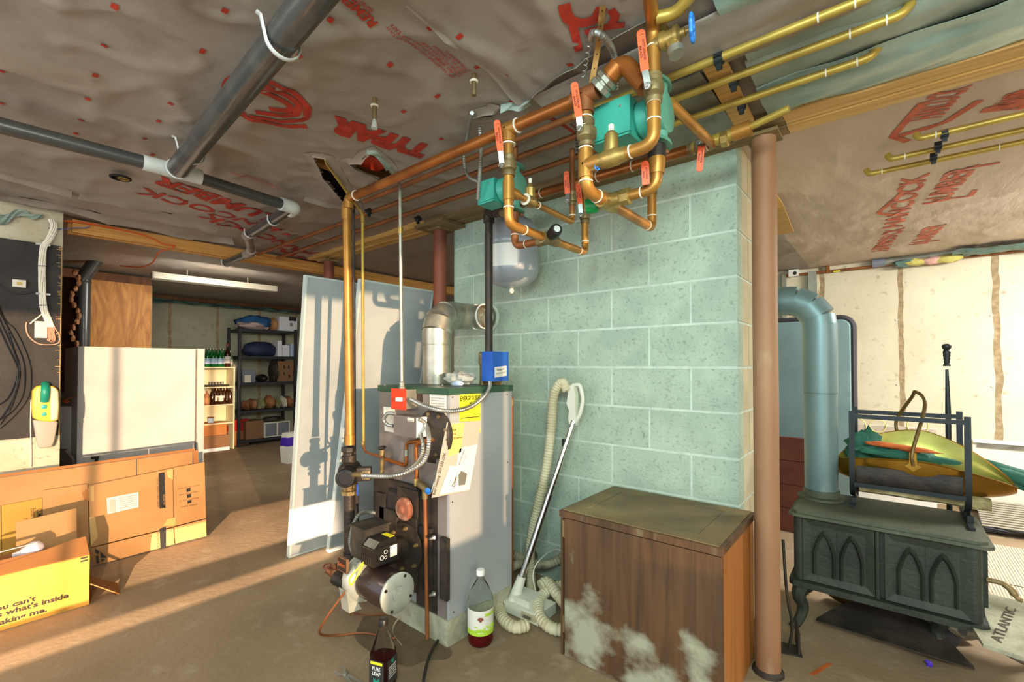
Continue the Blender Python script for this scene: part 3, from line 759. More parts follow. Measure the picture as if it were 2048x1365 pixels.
def hprint(info, par, flip):
    h1, h2, dr, sd, nn, wd = info; Lh = (h2 - h1).length
    mb = MB(); r = dr if not flip else -dr; u = nn.cross(r)
    st = h1 if not flip else h2
    for s, a, w, o in (('WOLVERINE', .16, .58, .0005), ('BRASS', .34, .32, -.0085)):
        join(mb, textbm(s, st + r * Lh * a + u * o + nn * .0037, r, u, width=Lh * w, height=.0062, depth=.0004, bold=.015))
    join(mb, textbm('(', st + r * Lh * .03 + u * -.004 + nn * .0037, r, u, height=.012, depth=.0004))
    return mb
def handle_text(b, info, flip=True):
    # the print on the sleeve is part of the sleeve mesh's own child level, so it hangs on the valve
    obj('handle_print', hprint(info, None, flip), 'ink', b, flatshade=True)
up = V((0, 0, 1)); Y = V((0, 1, 0)); X = V((1, 0, 0))
# ---- manifold A
def q(px, py, **k): return P(px, py, **k)
vA = q(1017, 262, y=RY); XA = vA.x
bA = q(1020, 448, y=RY); bA.x = XA
tA = thing('left_zone_manifold', 'left copper valve manifold looping below the main in front of the grey tank', 'manifold', bA)
mix = V((XA, q(1098, 470, x=XA).y, bA.z)); eA = V((XA, q(1170, 497, x=XA).y, bA.z))
run('pipe', [V((XA, RY, mA.z - .04)), V((XA, RY, bA.z)), V((XA, mix.y - .03, bA.z))], .0175, 'copper_gold', tA, 16, .035)
HZ = 2.066; HY = eA.y
run('pipe', [V((XA, mix.y + .03, bA.z)), eA, V((XA, HY, HZ))], .0155, 'copper_gold', tA, 16, .03)
Xa2 = q(1030, 482, y=mix.y).x
pA = V((Xa2, mix.y, bA.z))
run('pipe', [V((XA - .03, mix.y, bA.z)), pA, V((Xa2, mix.y, q(1033, 425, y=mix.y).z))], .016, 'copper_dull', tA, 16, .035)
obj('mixing_valve', MB().tube([V((XA, mix.y - .05, bA.z)), V((XA, mix.y + .055, bA.z))], [.024, .022], 14).tube([V((XA - .055, mix.y, bA.z)), V((XA + .012, mix.y, bA.z))], .023, 8).lathe([(.02, 0), (.024, .01), (.02, .02), (.018, .045)], mix, (.75, -.55, .15), 12), 'brass_old', tA)
kn = mix + V((.75, -.55, .15)).normalized() * .045
obj('mixing_knob', MB().m(0).lathe([(.024, 0), (.025, .006), (.0235, .045), (.021, .05), (.012, .0505)], kn, (.75, -.55, .15), 24).m(1).lathe([(.013, .0503), (.013, .0515), (.001, .0516)], kn, (.75, -.55, .15), 20), ['black', 'pvc_white'], tA)
# second leg: tee off A going back to small riser with valve
sy = q(1150, 440, x=XA).y; sz = q(1030, 378, y=RY).z
s1 = V((XA, RY, sz)); s2 = V((XA, q(1145, 445, x=XA).y, q(1145, 445, x=XA).z)); 
obj('tee_fitting', MB().tube([s1 + up * .035, s1 - up * .035], .021, 16).tube([s1, s1 + (s2 - s1).normalized() * .05], .019, 14), 'copper_gold', tA)
run('small_pipe', [s1, s2, V((XA, s2.y, s2.z + .05))], .0125, 'copper_gold', tA, 14, .02)
e2 = V((XA, s2.y, 2.17))
run('small_pipe', [s2 + up * .04, e2], .0115, 'copper_dull', tA, 14)
vv = s1.lerp(s2, .30)
rv = obj('air_vent', MB().lathe([(.02, -.025), (.024, 0), (.02, .02)], vv, (s2 - s1), 12).lathe([(.017, 0), (.019, .01), (.019, .05), (.011, .058), (.008, .07)], vv, (0, 0, 1), 10), 'brass', tA)
obj('vent_cap', MB().lathe([(.006, .068), (.007, .088), (.005, .09)], vv, (0, 0, 1), 8), 'flux', rv)
d2 = (s2 - s1).normalized()
rings('solder_ring', [(V((XA, RY, bA.z + .06)), up, .0195), (V((XA, RY, bA.z + .13)), up, .0195), (V((XA, RY + .09, bA.z)), Y, .0195), (V((XA, HY, bA.z + .05)), up, .0175), (V((XA, HY - .05, bA.z)), Y, .0175), (vv + d2 * .05, d2, .0145), (vv - d2 * .03, d2, .022), (s2 + up * .03, up, .0145), (V((Xa2, mix.y, bA.z + .05)), up, .0185), (V((Xa2 + .06, mix.y, bA.z)), X, .018)], tA)
b, h, inf = ballvalve(q(1018, 332, y=RY), up, .0175, tA, (q(1004, 331, y=RY - .03), q(1001, 303, y=RY - .035), q(994, 247, y=RY - .035))); handle_text(b, inf)
b, h, inf = ballvalve(V((XA, s2.y, q(1146, 398, x=XA).z)), up, .0125, tA, (q(1136, 402, x=XA - .0), q(1135, 388, y=s2.y - .03), q(1133, 348, y=s2.y - .03)), L=.06); handle_text(b, inf)
b, h, inf = ballvalve(V((XA, HY, q(1168, 432, x=XA).z)), up, .0155, tA, (q(1162, 430, y=HY - .03), q(1160, 408, y=HY - .035), q(1156, 372, y=HY - .035)), L=.065); handle_text(b, inf)
# ---- pumps
def pump(name_label, cx, cy, z0, z1, boxp, par_dir=-1):
    t = thing('circulator_pump', name_label, 'pump', (cx, cy, z0))
    zc = (z0 + z1) / 2; c = V((cx, cy, zc)); hh = (z1 - z0) / 2
    vol = MB().tube([c - up * hh, c - up * .03, c, c + up * .03, c + up * hh], [.021, .024, .03, .024, .021], 18)
    vol.lathe([(.03, -.03), (.062, -.022), (.066, 0), (.062, .02), (.05, .03)], c, (-1, 0, 0), 26)
    obj('volute', vol, 'pump_cast', t)
    for s in (-1, 1):
        z = zc + s * hh
        pts = []
        for i in range(20):
            a = 2 * pi * i / 20; pts.append(V((cx + .030 * cos(a), cy + (.058 if abs(sin(a)) > .5 else .045) * sin(a), z - .005)))
        fl = obj('flange', MB().ext(pts, (0, 0, .010), bv=.002), 'pump_cast', t)
        for w in (-1, 1): obj('flange_bolt', MB().lathe([(.009, -.016), (.009, -.006), (.0055, -.005), (.0055, .02)], (cx, cy + w * .046, z), (0, 0, 1), 6), 'copper_dull', fl)
    obj('motor_body', MB().lathe([(.052, .025), (.056, .035), (.056, .06), (.048, .07)], c, (-1, 0, 0), 24), 'pump_green', t)
    bx, by, bz = boxp                      # wiring box half sizes around a centre left of the body
    bc = c + V((-.07 - bx, -.012, -.004))
    w = obj('wiring_box', MB().box(bc - V((bx, by, bz)), bc + V((bx, by, bz)), bv=.008, seg=3), 'pump_green', t)
    obj('box_lid', MB().box(bc - V((bx - .008, by + .006, bz - .006)), bc + V((bx + .004, -by + .002, bz - .006)), bv=.004), 'pump_green', w)
    for s in (-1, 1): obj('lid_screw', MB().lathe([(.0045, 0), (.004, .003)], bc + V((bx * .6 * s, -by - .006, bz * .5 * s)), (0, -1, 0), 8), 'steel', w)
    return t
zA0, zA1 = q(1035, 418, y=mix.y).z, q(1035, 330, y=mix.y).z
pump('small green circulator pump with square wiring box, left of the two', Xa2, mix.y, zA0, zA1, (.048, .045, .050))
tp = tA
run('pipe', [V((Xa2, mix.y, zA1)), V((Xa2, mix.y, 2.17))], .013, 'copper_dull', tA, 14)
# ---- manifold B
XBv = M1.x; bBz = bA.z + .012
tB = thing('right_zone_manifold', 'right copper valve manifold with a green mixing knob hanging in front of the chimney', 'manifold', (XBv, RY, bBz))
bB = V((XBv, RY, q(1178, 378, y=RY).z)); mxB = V((XBv, q(1212, 410, x=XBv).y, bB.z)); eB = V((XBv, q(1304, 470, x=XBv).y, bB.z))
run('pipe', [V((XBv, RY, M1.z - .04)), bB, V((XBv, mxB.y - .02, bB.z))], .0205, 'copper_gold', tB, 18, .045)
run('pipe', [V((XBv, mxB.y + .03, bB.z)), eB, V((XBv, eB.y, HZ))], .0175, 'copper_gold', tB, 18, .03)
X4 = q(1314, 372, y=mxB.y).x
run('pipe', [V((XBv + .03, mxB.y, bB.z)), V((X4, mxB.y, bB.z)), V((X4, mxB.y, q(1315, 330, y=mxB.y).z + .03))], .0175, 'copper_gold', tB, 18, .045)
obj('mixing_valve', MB().tube([V((XBv, mxB.y - .035, bB.z)), V((XBv, mxB.y + .055, bB.z))], .027, 16).tube([V((XBv - .03, mxB.y, bB.z)), V((XBv + .07, mxB.y, bB.z))], [.024, .024], 16).lathe([(.026, .055), (.028, .06), (.028, .085), (.022, .09)], V((XBv, mxB.y, bB.z)), (1, 0, 0), 8), 'brass', tB)
gk = V((XBv - .03, mxB.y, bB.z - .004))
obj('mixing_knob', MB().lathe([(.022, 0), (.026, .005), (.027, .03), (.024, .042), (.001, .043)], gk, (-.8, -.35, -.08), 10), 'green_knob', tB)
zi = q(1312, 330, y=mxB.y).z
obj('reducer', MB().tube([V((X4, mxB.y, zi - .03)), V((X4, mxB.y, zi)), V((X4, mxB.y, zi + .02))], [.022, .026, .026], 18), 'copper_gold', tB)
zB0, zB1 = q(1318, 288, y=mxB.y).z, q(1330, 165, y=mxB.y).z
obj('dielectric_sleeve', MB().tube([V((X4, mxB.y, zi + .02)), V((X4, mxB.y, zB0 - .004))], .0275, 18), 'iron', tB)
pump('large green circulator pump with square wiring box, right of the two', X4 + .012, mxB.y, zB0, min(zB1, 2.15), (.07, .06, .062))
# front riser V5 with cross pipe
z5 = q(1185, 328, y=RY).z; V5 = V((XV5 + .003, RY, z5))
run('pipe', [q(1297, -25, z=2.178), V((V5.x, RY, q(1305, 55, y=RY).z)), V5, V((XBv, RY, z5))], .0185, 'copper_gold', tB, 18, .04)
tee(V((XBv, RY, z5)), up, X, .024, 'copper_gold', tB, .04)
cv = V((XBv + (V5.x - XBv) * .40, RY, z5))
rv = obj('relief_body', MB().lathe([(.019, -.055), (.023, -.05), (.023, -.03), (.027, -.02), (.027, .02), (.022, .03), (.021, .05)], cv, (1, 0, 0), 14).lathe([(.02, 0), (.022, .03), (.021, .07), (.014, .074), (.012, .08)], cv, (0, 0, 1), 12), 'brass', tB)
obj('vent_cap', MB().lathe([(.008, .078), (.009, .1), (.006, .103)], cv, (0, 0, 1), 8), 'flux', rv)
rings('solder_ring', [(V((XBv, RY, z5 + .055)), up, .0225), (V((XBv, RY, z5 - .05)), up, .0225), (V((XBv, RY, M1.z - .07)), up, .0225), (V((XBv, RY, M1.z - .1)), up, .0225), (V((V5.x, RY, z5 + .07)), up, .0205), (V((V5.x - .07, RY, z5)), X, .0205),
    (V((X4 - .05, mxB.y, bB.z)), X, .0195), (V((X4, mxB.y, bB.z + .055)), up, .0195), (V((XBv, eB.y, bB.z + .05)), up, .0195), (V((XBv, eB.y - .05, bB.z)), Y, .0195), (V((XBv, RY + .07, bB.z)), Y, .0225), (V((V5.x, RY, 2.14)), up, .0205), (V((V5.x, RY, z5 + .12)), up, .0205)], tB)
b, h, inf = ballvalve(q(1173, 268, y=RY), up, .0205, tB, (q(1160, 258, y=RY - .035), q(1158, 235, y=RY - .04), q(1149, 172, y=RY - .04)), L=.085); handle_text(b, inf)
b, h, inf = ballvalve(V((V5.x, RY, q(1308, 178, y=RY).z)), up, .0185, tB, (q(1296, 172, y=RY - .035), q(1290, 142, y=RY - .04), q(1282, 68, y=RY - .04)), L=.08); handle_text(b, inf)
b, h, inf = ballvalve(V((XBv, eB.y, q(1304, 372, x=XBv).z)), up, .0165, tB, (q(1294, 385, y=eB.y - .03), q(1292, 370, y=mxB.y - .04), q(1290, 330, y=mxB.y - .04)), L=.07); handle_text(b, inf)
# gate valve with blue wheel on V5
g0 = V((V5.x, RY, q(1306, 92, y=RY).z)); g1 = q(1372, 62, y=RY)
gd = (g1 - g0).normalized()
gv = obj('gate_valve', MB().lathe([(.019, 0), (.02, .02), (.026, .024), (.026, .034), (.021, .036), (.021, .06), (.026, .062), (.026, .072), (.012, .078), (.011, .09), (.006, .092), (.006, .105)], g0, gd, 14).tube([g0 + gd * .05, g0 + gd * .055 + V((.01, -.005, -.045))], [.016, .018], 12), 'brass', tB)
obj('drain_cap', MB().tube([g0 + gd * .055 + V((.008, -.004, -.038)), g0 + gd * .055 + V((.013, -.005, -.058))], .022, 12), 'galv', gv)
def wheel(c, ax, R, par, m='blue_knob'):
    mb = MB(); ax = V(ax).normalized(); a = ax.orthogonal().normalized(); b2 = ax.cross(a); N = 40
    mb.tube([V(c) + (a * cos(2 * pi * i / N) + b2 * sin(2 * pi * i / N)) * R * (1 + .07 * cos(2 * pi * i / N * 8)) for i in range(N)], R * .17, 8, closed=True)
    for k in range(4): th = pi * k / 2; mb.tube([V(c), V(c) + (a * cos(th) + b2 * sin(th)) * R], R * .13, 6)
    mb.lathe([(R * .3, -R * .15), (R * .3, R * .25)], c, ax, 10); return obj('hand_wheel', mb, m, par)
wheel(g0 + gd * .108, gd + V((.3, .25, 0)), .031, gv)
cb = obj('check_body', MB().box(q(1306, 36, y=RY) - V((.012, -.005, .03)), q(1306, 36, y=RY) + V((.03, .05, .02)), bv=.004), 'brass', tB)
run('upper_branch', [q(1312, 36, z=2.185), q(1352, 27, z=2.185), q(1384, -12, z=2.195)], .0165, 'copper_yellow', tB, 16, .03)
sv = q(1189, 340, y=RY)
b5 = obj('bleed_valve', MB().tube([V((XBv, RY, sv.z)), sv + V((.012, -.01, 0))], .006, 8), 'brass', tB); wheel(sv + V((.016, -.012, 0)), (.8, -.5, 0), .0085, b5)
# ---- return header along the beam
hX0 = q(1048, 390, y=HY).x; hX1 = q(1490, 258, y=HY).x
t = thing('copper_return_pipe', 'reddish copper return pipe running along the beam across the chimney top', 'copper pipe', (hX0, HY, HZ))
run('pipe', [V((hX0 - .02, HY, HZ)), V((hX1 - .1, HY, HZ))], .021, 'copper', t, 18)
run('pipe', [V((hX1 - .2, HY, HZ)), V((hX1, HY, HZ + .012))], .0225, 'copper_yellow', t, 18)
obj('tee_fitting', MB().tube([V((hX1 - .04, HY, HZ + .01)), V((hX1 + .02, HY, HZ + .014))], .027, 18), 'copper_gold', t)
run('pipe', [V((hX1, HY, HZ + .014)), V((hX1 + .14, HY - .02, HZ + .03))], .0125, 'copper_yellow', t, 12)
x7 = q(1402, 283, y=HY).x
b, h, inf = ballvalve(V((x7, HY, HZ)), X, .019, t, (V((x7, HY - .03, HZ + .0)), q(1403, 293, y=HY - .035), q(1399, 338, y=HY - .035)), L=.09); handle_text(b, inf, False)
obj('brass_union', MB().lathe([(.023, 0), (.03, .005), (.03, .025), (.025, .03)], V((x7 + .07, HY, HZ)), (1, 0, 0), 8), 'brass', t)
rings('solder_ring', [(V((x, HY, HZ)), X, .0235) for x in (q(1083, 380, y=HY).x, q(1195, 350, y=HY).x, q(1265, 330, y=HY).x, hX1 - .13)], t)
# diagonal riser between B pump and the header
run('pipe', [V((X4 + .03, mxB.y + .03, 2.06)), V((X4 + .06, HY - .14, 2.04)), V((X4 + .05, HY, HZ))], .0165, 'copper_gold', tB, 16, .05)
# ---- three long lines below the ceiling
def lineset(Yv, x0, x1, r, label, m, dull_to=-1.0, endup=True, par=None, grp='yellowed copper lines strapped under the ceiling'):
    t = thing('heating_line', label, 'copper pipe', (x1, Yv, 2.165), grp)
    z = 2.168
    run('pipe', [V((dull_to, Yv, z)), V((x1 - .02, Yv, z)), V((x1, Yv + .015, z + .03))], r, m, t, 14, .03)
    run('far_pipe', [V((x0, Yv, z)), V((dull_to, Yv, z))], r, 'copper_dull', t, 12)
    rings('solder_ring', [(V((x1 - .05, Yv, z)), X, r * 1.08), (V((x1 - .13, Yv, z)), X, r * 1.08)], t)
    return t
lY = [q(1440, 115, z=2.168).y, q(1480, 150, z=2.168).y, q(1475, 205, z=2.168).y]
XE = -4.1
L1 = lineset(lY[0], -2.3, q(1760, -30, z=2.168).x, .0125, 'yellow copper ceiling line nearest the camera, ending past the top edge', 'copper_yellow', -.9)
L2 = lineset(lY[1], XE, q(1822, 28, z=2.168).x, .0125, 'middle of the three yellow copper ceiling lines, ending in an elbow', 'copper_yellow', -.9)
L3 = lineset(lY[2], XE, q(1756, 108, z=2.168).x, .0125, 'yellow copper ceiling line next to the timber beam, ending in an elbow', 'copper_yellow', -.9)
p4 = q(1875, 268, z=2.17).y; p5 = q(1885, 295, z=2.17).y; p6 = q(1880, 318, z=2.17).y
def rline(Yv, xa, label):
    t = thing('heating_line', label, 'copper pipe', (xa, Yv, 2.165), 'yellow copper lines beyond the beam')
    run('pipe', [V((xa, Yv + .01, 2.195)), V((xa + .01, Yv, 2.168)), V((3.1, Yv, 2.168))], .0125, 'copper_yellow', t, 14, .02)
    rings('solder_ring', [(V((xa + .06, Yv, 2.168)), X, .0135), (V((xa + .45, Yv, 2.168)), X, .0135)], t); return t
rline(p4, q(1832, 280, z=2.17).x, 'yellow copper line beyond the beam, nearest the timber of the three')
rline(p5, q(1775, 316, z=2.17).x, 'middle yellow copper line of the three beyond the beam')
rline(p6, q(1732, 343, z=2.17).x, 'yellow copper line farthest beyond the beam of the three')
def clamp(px, py, label, grp):
    c = q(px, py, z=2.166)
    solo('pipe_clip', MB().tube([c + V((-.012, 0, 0)), c + V((.012, 0, 0))], .0185, 12).box(c + V((-.010, -.024, -.004)), c + V((.010, .024, .006)), bv=.002).box(c + V((-.008, -.007, -.032)), c + V((.008, .007, 0)), bv=.002), 'holder_black', label, 'clip', grp)
for px, py, l in ((1438, 118, 'black plastic clip on the near yellow line'), (1467, 163, 'black plastic clip on the middle yellow line'), (1483, 210, 'black plastic clip on the yellow line by the beam')): clamp(px, py, l, 'black clips on the yellow lines')
for px, py, l in ((1889, 268, 'black clip on the first line beyond the beam'), (1876, 292, 'black clip on the middle line beyond the beam'), (1867, 314, 'black clip on the farthest line beyond the beam')): clamp(px, py, l, 'black clips on the lines beyond the beam')
clamp(738, 423, 'dark clip on the dusty middle line above the grey panels', 'dark clips on the dusty lines'); clamp(836, 438, 'dark clip on the dusty line beside the beam', 'dark clips on the dusty lines')
# wooden blocking the lines are strapped to
a, b = q(1432, 130, z=2.185), q(1492, 250, z=2.185)
solo('blocking_board', MB().obox(a + V((-.04, 0, 0)), (.07, 0, 0), (b - a) * .98, (0, 0, .012), bv=.002), 'pine', 'short pine board across the ceiling under the yellow copper lines', 'board')
a = q(1340, 215, z=2.188); b = q(1040, 200, z=2.188)
solo('insulation_board', MB().box((q(1320, 300, z=2.188).x - .05, lY[1] - .07, 2.183), (q(1430, 190, z=2.188).x, 1.99, 2.19), bv=.002), 'galv_dull', 'grey fibre board panel on the ceiling beside the pine blocking board', 'panel')
# loose house-wrap sheets hanging lower near the pipes
def sheet(name, x0, x1, y0, y1, z0, amp, m, label, seed, n=60, droop=.03):
    def f(u, v):
        x = x0 + (x1 - x0) * u; y = y0 + (y1 - y0) * v
        k = noise.noise(V((x * 3, y * 7, seed))) + .5 * noise.noise(V((x * 7, y * 16, seed + 3)))
        return V((x, y + .012 * noise.noise(V((x * 5, v * 3, seed + 9))), z0 + amp * k - droop * (1 - (2 * v - 1) ** 2) * .3))
    return solo(name, MB().grid(f, n, max(6, int(n * .4)), (0, 0, .0015)), m, label, 'house wrap', ang=80)
sheet('wrap_sheet', -.98, .35, 1.3, lY[1] - .05, 2.196, .008, 'wrap', 'grey loose house wrap sheet behind the right manifold', 3)
xw = q(1490, 150, z=2.16).x
sheet('wrap_strip', xw, 3.1, lY[2] - .01, 1.99, 2.192, .02, 'wrap_teal_lit', 'shiny grey-green wrap strip stapled along the near side of the timber beam', 11, 90)
sheet('wrap_strip', q(1448, 70, z=2.16).x, 3.1, .9, lY[0] + .05, 2.20, .012, 'wrap_teal_lit', 'shiny grey-green wrap sheet at the top right before the nearest yellow line', 21, 70)
sheet('wrap_strip', q(1490, 130, z=2.16).x, 3.1, lY[0] + .0, lY[1] + .02, 2.203, .012, 'wrap_back', 'shiny grey-green wrap strip between the near and middle yellow lines', 31, 80)
sheet('wrap_strip', q(1500, 170, z=2.16).x, 3.1, lY[1] - .01, lY[2] + .02, 2.203, .010, 'wrap_back', 'shiny grey-green wrap strip between the middle yellow line and the one by the beam', 41, 80)
# ---- thin lines by the riser
t = thing('fuel_line', 'thin copper line angling down from a slit in the ceiling behind the riser', 'copper pipe', q(728, 895, y=1.28))
a, b, c, e = q(651, 324, z=2.23), q(694, 385, y=1.35), q(725, 428, y=1.33), q(727, 893, y=1.33)
run('pipe', [a + V((0, 0, .05)), a, b, c, e], .0075, 'copper_yellow', t, 10, .02)
obj('flare_nut', MB().lathe([(.008, 0), (.011, .004), (.011, .02), (.008, .024)], e, (0, 0, 1), 6), 'brass', t)
e2 = q(731, 905, y=1.33)
fv = q(763, 925, y=1.30)
run('lower_pipe', [e, e2, q(763, 915, y=1.31)], .007, 'copper_dull', t, 10, .015)
obj('coupling', MB().tube([q(725, 436, y=1.33), q(726, 446, y=1.33)], .011, 12), 'brass', t)
t = thing('gas_pipe', 'thin dark pipe standing between the golden riser and the grey panels', 'pipe', q(708, 1120, y=1.36))
run('pipe', [q(707, 412, y=1.36), q(709, 905, y=1.36), q(716, 1060, y=1.36)], .0085, 'iron', t, 10, .02)
t = thing('electric_conduit', 'straight grey metal conduit dropping from the ceiling to the red switch', 'conduit', q(803, 778, y=1.33))
ct = q(800, 368, y=1.33); cbm = q(804, 778, y=1.33)
run('conduit', [V((q(780, 350, y=1.33).x, 1.33, 2.2)), ct, cbm], .0085, 'galv', t, 12, .04)
obj('coupling', MB().tube([q(801, 455, y=1.33), q(801, 468, y=1.33)], .0125, 12), 'brass', t)
obj('connector', MB().lathe([(.015, 0), (.015, .008), (.012, .01), (.012, .03), (.0085, .034)], cbm, (0, 0, 1), 10), 'galv', t)
# flexible conduits
solo('flexible_conduit', flex(MB(), [q(1182, 78, z=2.205), q(1186, 66, z=2.19), q(1205, 72, z=2.175), q(1228, 110, y=1.27), q(1233, 180, y=1.36)], .0095, .005), 'steel', 'ribbed steel conduit hanging from the ceiling down to the large green pump', 'conduit')
solo('flexible_conduit', flex(MB(), [q(944, 226, z=2.19), q(956, 240, y=1.35), q(962, 300, y=1.38), q(956, 400, y=1.42)], .0085, .005), 'steel', 'ribbed steel conduit curving down to the small green pump', 'conduit')
solo('flexible_conduit', flex(MB(), [q(943, 229, z=2.19), q(935, 270, y=1.36), q(928, 320, y=1.42), q(936, 352, y=1.43), q(958, 365, y=1.45)], .007, .005), 'galv_dull', 'darker ribbed conduit looping left behind the main to the small green pump', 'conduit')
mb = MB(); q0, q1 = q(1182, 72, z=2.20), q(1166, 160, y=1.25)
n = 90; mb.tube([q0.lerp(q1, i / n) + V((cos(i * .5), sin(i * .5), 0)) * .006 for i in range(n + 1)], .0018, 6)
solo('coiled_wire', mb, 'steel', 'thin coiled wire hanging above the pipe union beside the copper strap', 'wire')
mb = MB(); q0, q1 = q(1156, 245, y=1.26), q(1156, 300, y=1.28)
mb.tube([q0.lerp(q1, i / n) + V((cos(i * .6), sin(i * .6), 0)) * .007 for i in range(n + 1)], .0022, 6)
solo('coiled_wire', mb, 'black', 'short dark coiled wire beside the upper ball valve of the right manifold', 'wire')
# stubs through the ceiling
for px, py, l, l2 in ((749, 212, .07, 'capped pipe stub with white wick poking through the ceiling wrap'), (948, 163, .055, 'pale pipe stub through the ceiling above the ribbed conduits')):
    c = q(px, py, z=2.20); t = thing('pipe_stub', l2, 'pipe', c)
    obj('collar', MB().ring(c, (0, 0, 1), .011, .004, 14, 6), 'flux', t); obj('stub', MB().tube([c + up * .03, c - up * .048], .0085, 12), 'brass_old', t)
    if l > .06: obj('wick', MB().tube([c - up * .048, c - up * .062, c - up * .085], [.004, .009, .012], 10), 'crumple', t)
c = q(241, 356, z=2.2); solo('ceiling_hole_cap', MB().ring(c, (0, 0, 1), .04, .006, 24, 6).lathe([(.038, .004), (.001, .005)], c, (0, 0, 1), 20), ['dark_void'], 'dark round hole in the ceiling wrap left of the white drain tee', 'hole')
c = c + V((.01, .01, -.004)); solo('pipe_end', MB().ring(c, (0, 0, 1), .02, .006, 20, 6), 'brass', 'pale pipe end showing in the round ceiling hole at left', 'pipe')
c = q(745, 328, z=2.25); solo('red_box', MB().box(c - V((.07, .07, 0)), c + V((.07, .07, .06)), bv=.004).cyl(c - up * .03, c, .009, 10), 'red_plate', 'red electrical box seen through the torn ceiling hole', 'box')
# ---------------------------------------------------------------- boiler
BX0, BX1, BY0, BY1, BZ0, BZ1 = -2.009, -1.486, 1.373, 1.80, .114, 1.128
solo('concrete_base', MB().box((BX0 + .06, BY0 - .01, 0), (BX1 - .0, BY1, BZ0 - .001), bv=.008, seg=2), 'base_block', 'rough solid concrete block base under the boiler', 'block')
t = thing('boiler', 'tall grey sheet-metal oil boiler with dark sooty cast front and green lid edge', 'boiler', ((BX0 + BX1) / 2, (BY0 + BY1) / 2, BZ0))
boiler = t
side = obj('side_panel', MB().box((BX1 - .015, BY0, BZ0), (BX1, BY1, BZ1 - .03), bv=.003), 'jacket', t)
obj('jacket', MB().box((BX0, BY0 + .004, BZ0), (BX1 - .0155, BY1, BZ1 - .03), bv=.003), 'jacket', t)
zc0 = q(800, 965, y=BY0).z
obj('front_panel', MB().box((BX0 + .002, BY0 - .004, zc0), (BX1 - .016, BY0 + .003, BZ1 - .032), bv=.001), 'jacket_front', t)
obj('lower_front_panel', MB().box((BX0 + .30, BY0 - .003, BZ0), (BX1 - .075, BY0 + .003, zc0 - .002), bv=.001), 'cast_black', t)
obj('corner_panel', MB().box((BX1 - .074, BY0 - .003, BZ0), (BX1 - .016, BY0 + .003, zc0 - .002), bv=.001), 'jacket_front', t)
lid = obj('lid', MB().box((BX0 - .006, BY0 - .010, BZ1 - .03), (BX1 + .005, BY1 + .004, BZ1), bv=.002), 'green_trim', t)
for px in (770, 885): obj('lid_screw', MB().lathe([(.005, 0), (.004, .003)], q(px, 771, y=BY0 - .010), (0, -1, 0), 8), 'steel', lid)
obj('lid_screw', MB().lathe([(.005, 0), (.004, .003)], q(1008, 768, x=BX1 + .005), (1, 0, 0), 8), 'steel', lid)
# cast section behind the jacket cut-out
cs = obj('cast_section', MB().box((BX0 - .01, BY0 - .03, BZ0 + .07), (BX0 + .33, BY0 + .01, zc0 + .01), bv=.012, seg=3).box((BX0 + .03, BY0 - .045, BZ0 + .12), (BX0 + .10, BY0 - .02, zc0 - .06), bv=.006), 'cast_black', t)
obj('flue_collector_plate', MB().box(q(764, 1012, y=BY0 - .03), q(792, 1070, y=BY0 - .045), bv=.004), 'cast_black', cs)
obj('sight_recess', MB().box(q(779, 975, y=BY0 - .03), q(795, 988, y=BY0 - .036), bv=.002), 'dark_void', cs)
rp = obj('rust_plate', MB().box(q(797, 972, y=BY0 - .03), q(834, 1040, y=BY0 - .038), bv=.004), 'iron', cs)
rc = q(814, 1017, y=BY0 - .04)
obj('rusty_disk', MB().lathe([(.040, 0), (.052, .006), (.054, .02), (.046, .03), (.02, .032), (.012, .04), (.001, .041)], rc, (0, -1, 0), 24), 'rust_disk', t)
# round tankless cover
cc = q(873, 868, y=BY0); R = .112
cov = obj('round_cover', MB().lathe([(R * .94, 0), (R, .004), (R, .016), (R * .93, .018), (R * .9, .024), (.03, .026), (.001, .026)], cc, (0, -1, 0), 40), 'cast_black', t)
for k in range(8):
    a = 2 * pi * k / 8 + .3
    obj('cover_bolt', MB().lathe([(.009, .022), (.009, .031), (.005, .032)], cc + V((cos(a), 0, sin(a))) * R * .82, (0, -1, 0), 6), 'brass_old', cov)
# labels on the front
def decal(name, pxs, m, par, n=V((0, -1, 0)), d=.0015, **k):
    pts = [P(*p, **k) for p in pxs]; return obj(name, MB().ext(pts, n * d), m, par)
yf = BY0 - .004
decal('rating_plate', [(823, 778), (845, 779), (845, 806), (823, 803)], 'black', t, y=yf)
decal('instruction_sheet', [(860, 780), (893, 782), (893, 838), (860, 834)], 'white_paper', t, y=yf)
decal('oval_tag', [(767, 814), (790, 816), (790, 866), (770, 862)], 'flux', t, y=yf)
decal('model_tag', [(855, 915), (872, 918), (872, 928), (855, 925)], 'black', t, y=yf)
def wline(s, pa, pb, h, par, m='ink', n=V((0, -1, 0)), name='lettering', bold=0., off_=.0022, **k):
    A, B = P(*pa, **k), P(*pb, **k); r = (B - A).normalized(); u = V(n).cross(r)
    return obj(name, textbm(s, A + V(n) * off_, r, u, width=(B - A).length, height=h, depth=.0003, bold=bold), m, par, flatshade=True)
for k in range(9): wline('THIS BOILER MUST BE CLEANED EACH YEAR', (863, 786 + 5.4 * k), (890, 787.6 + 5.4 * k), .004, t, y=yf)
for k in range(4): wline('OIL FIRED WATER BOILER', (825, 784 + 5 * k), (843, 785 + 5 * k), .004, t, 'rust_red', y=yf)
obj('plug_ring', MB().ring(q(786, 884, y=yf), (0, -1, 0), .016, .0012, 20, 5), 'jacket_front', t)
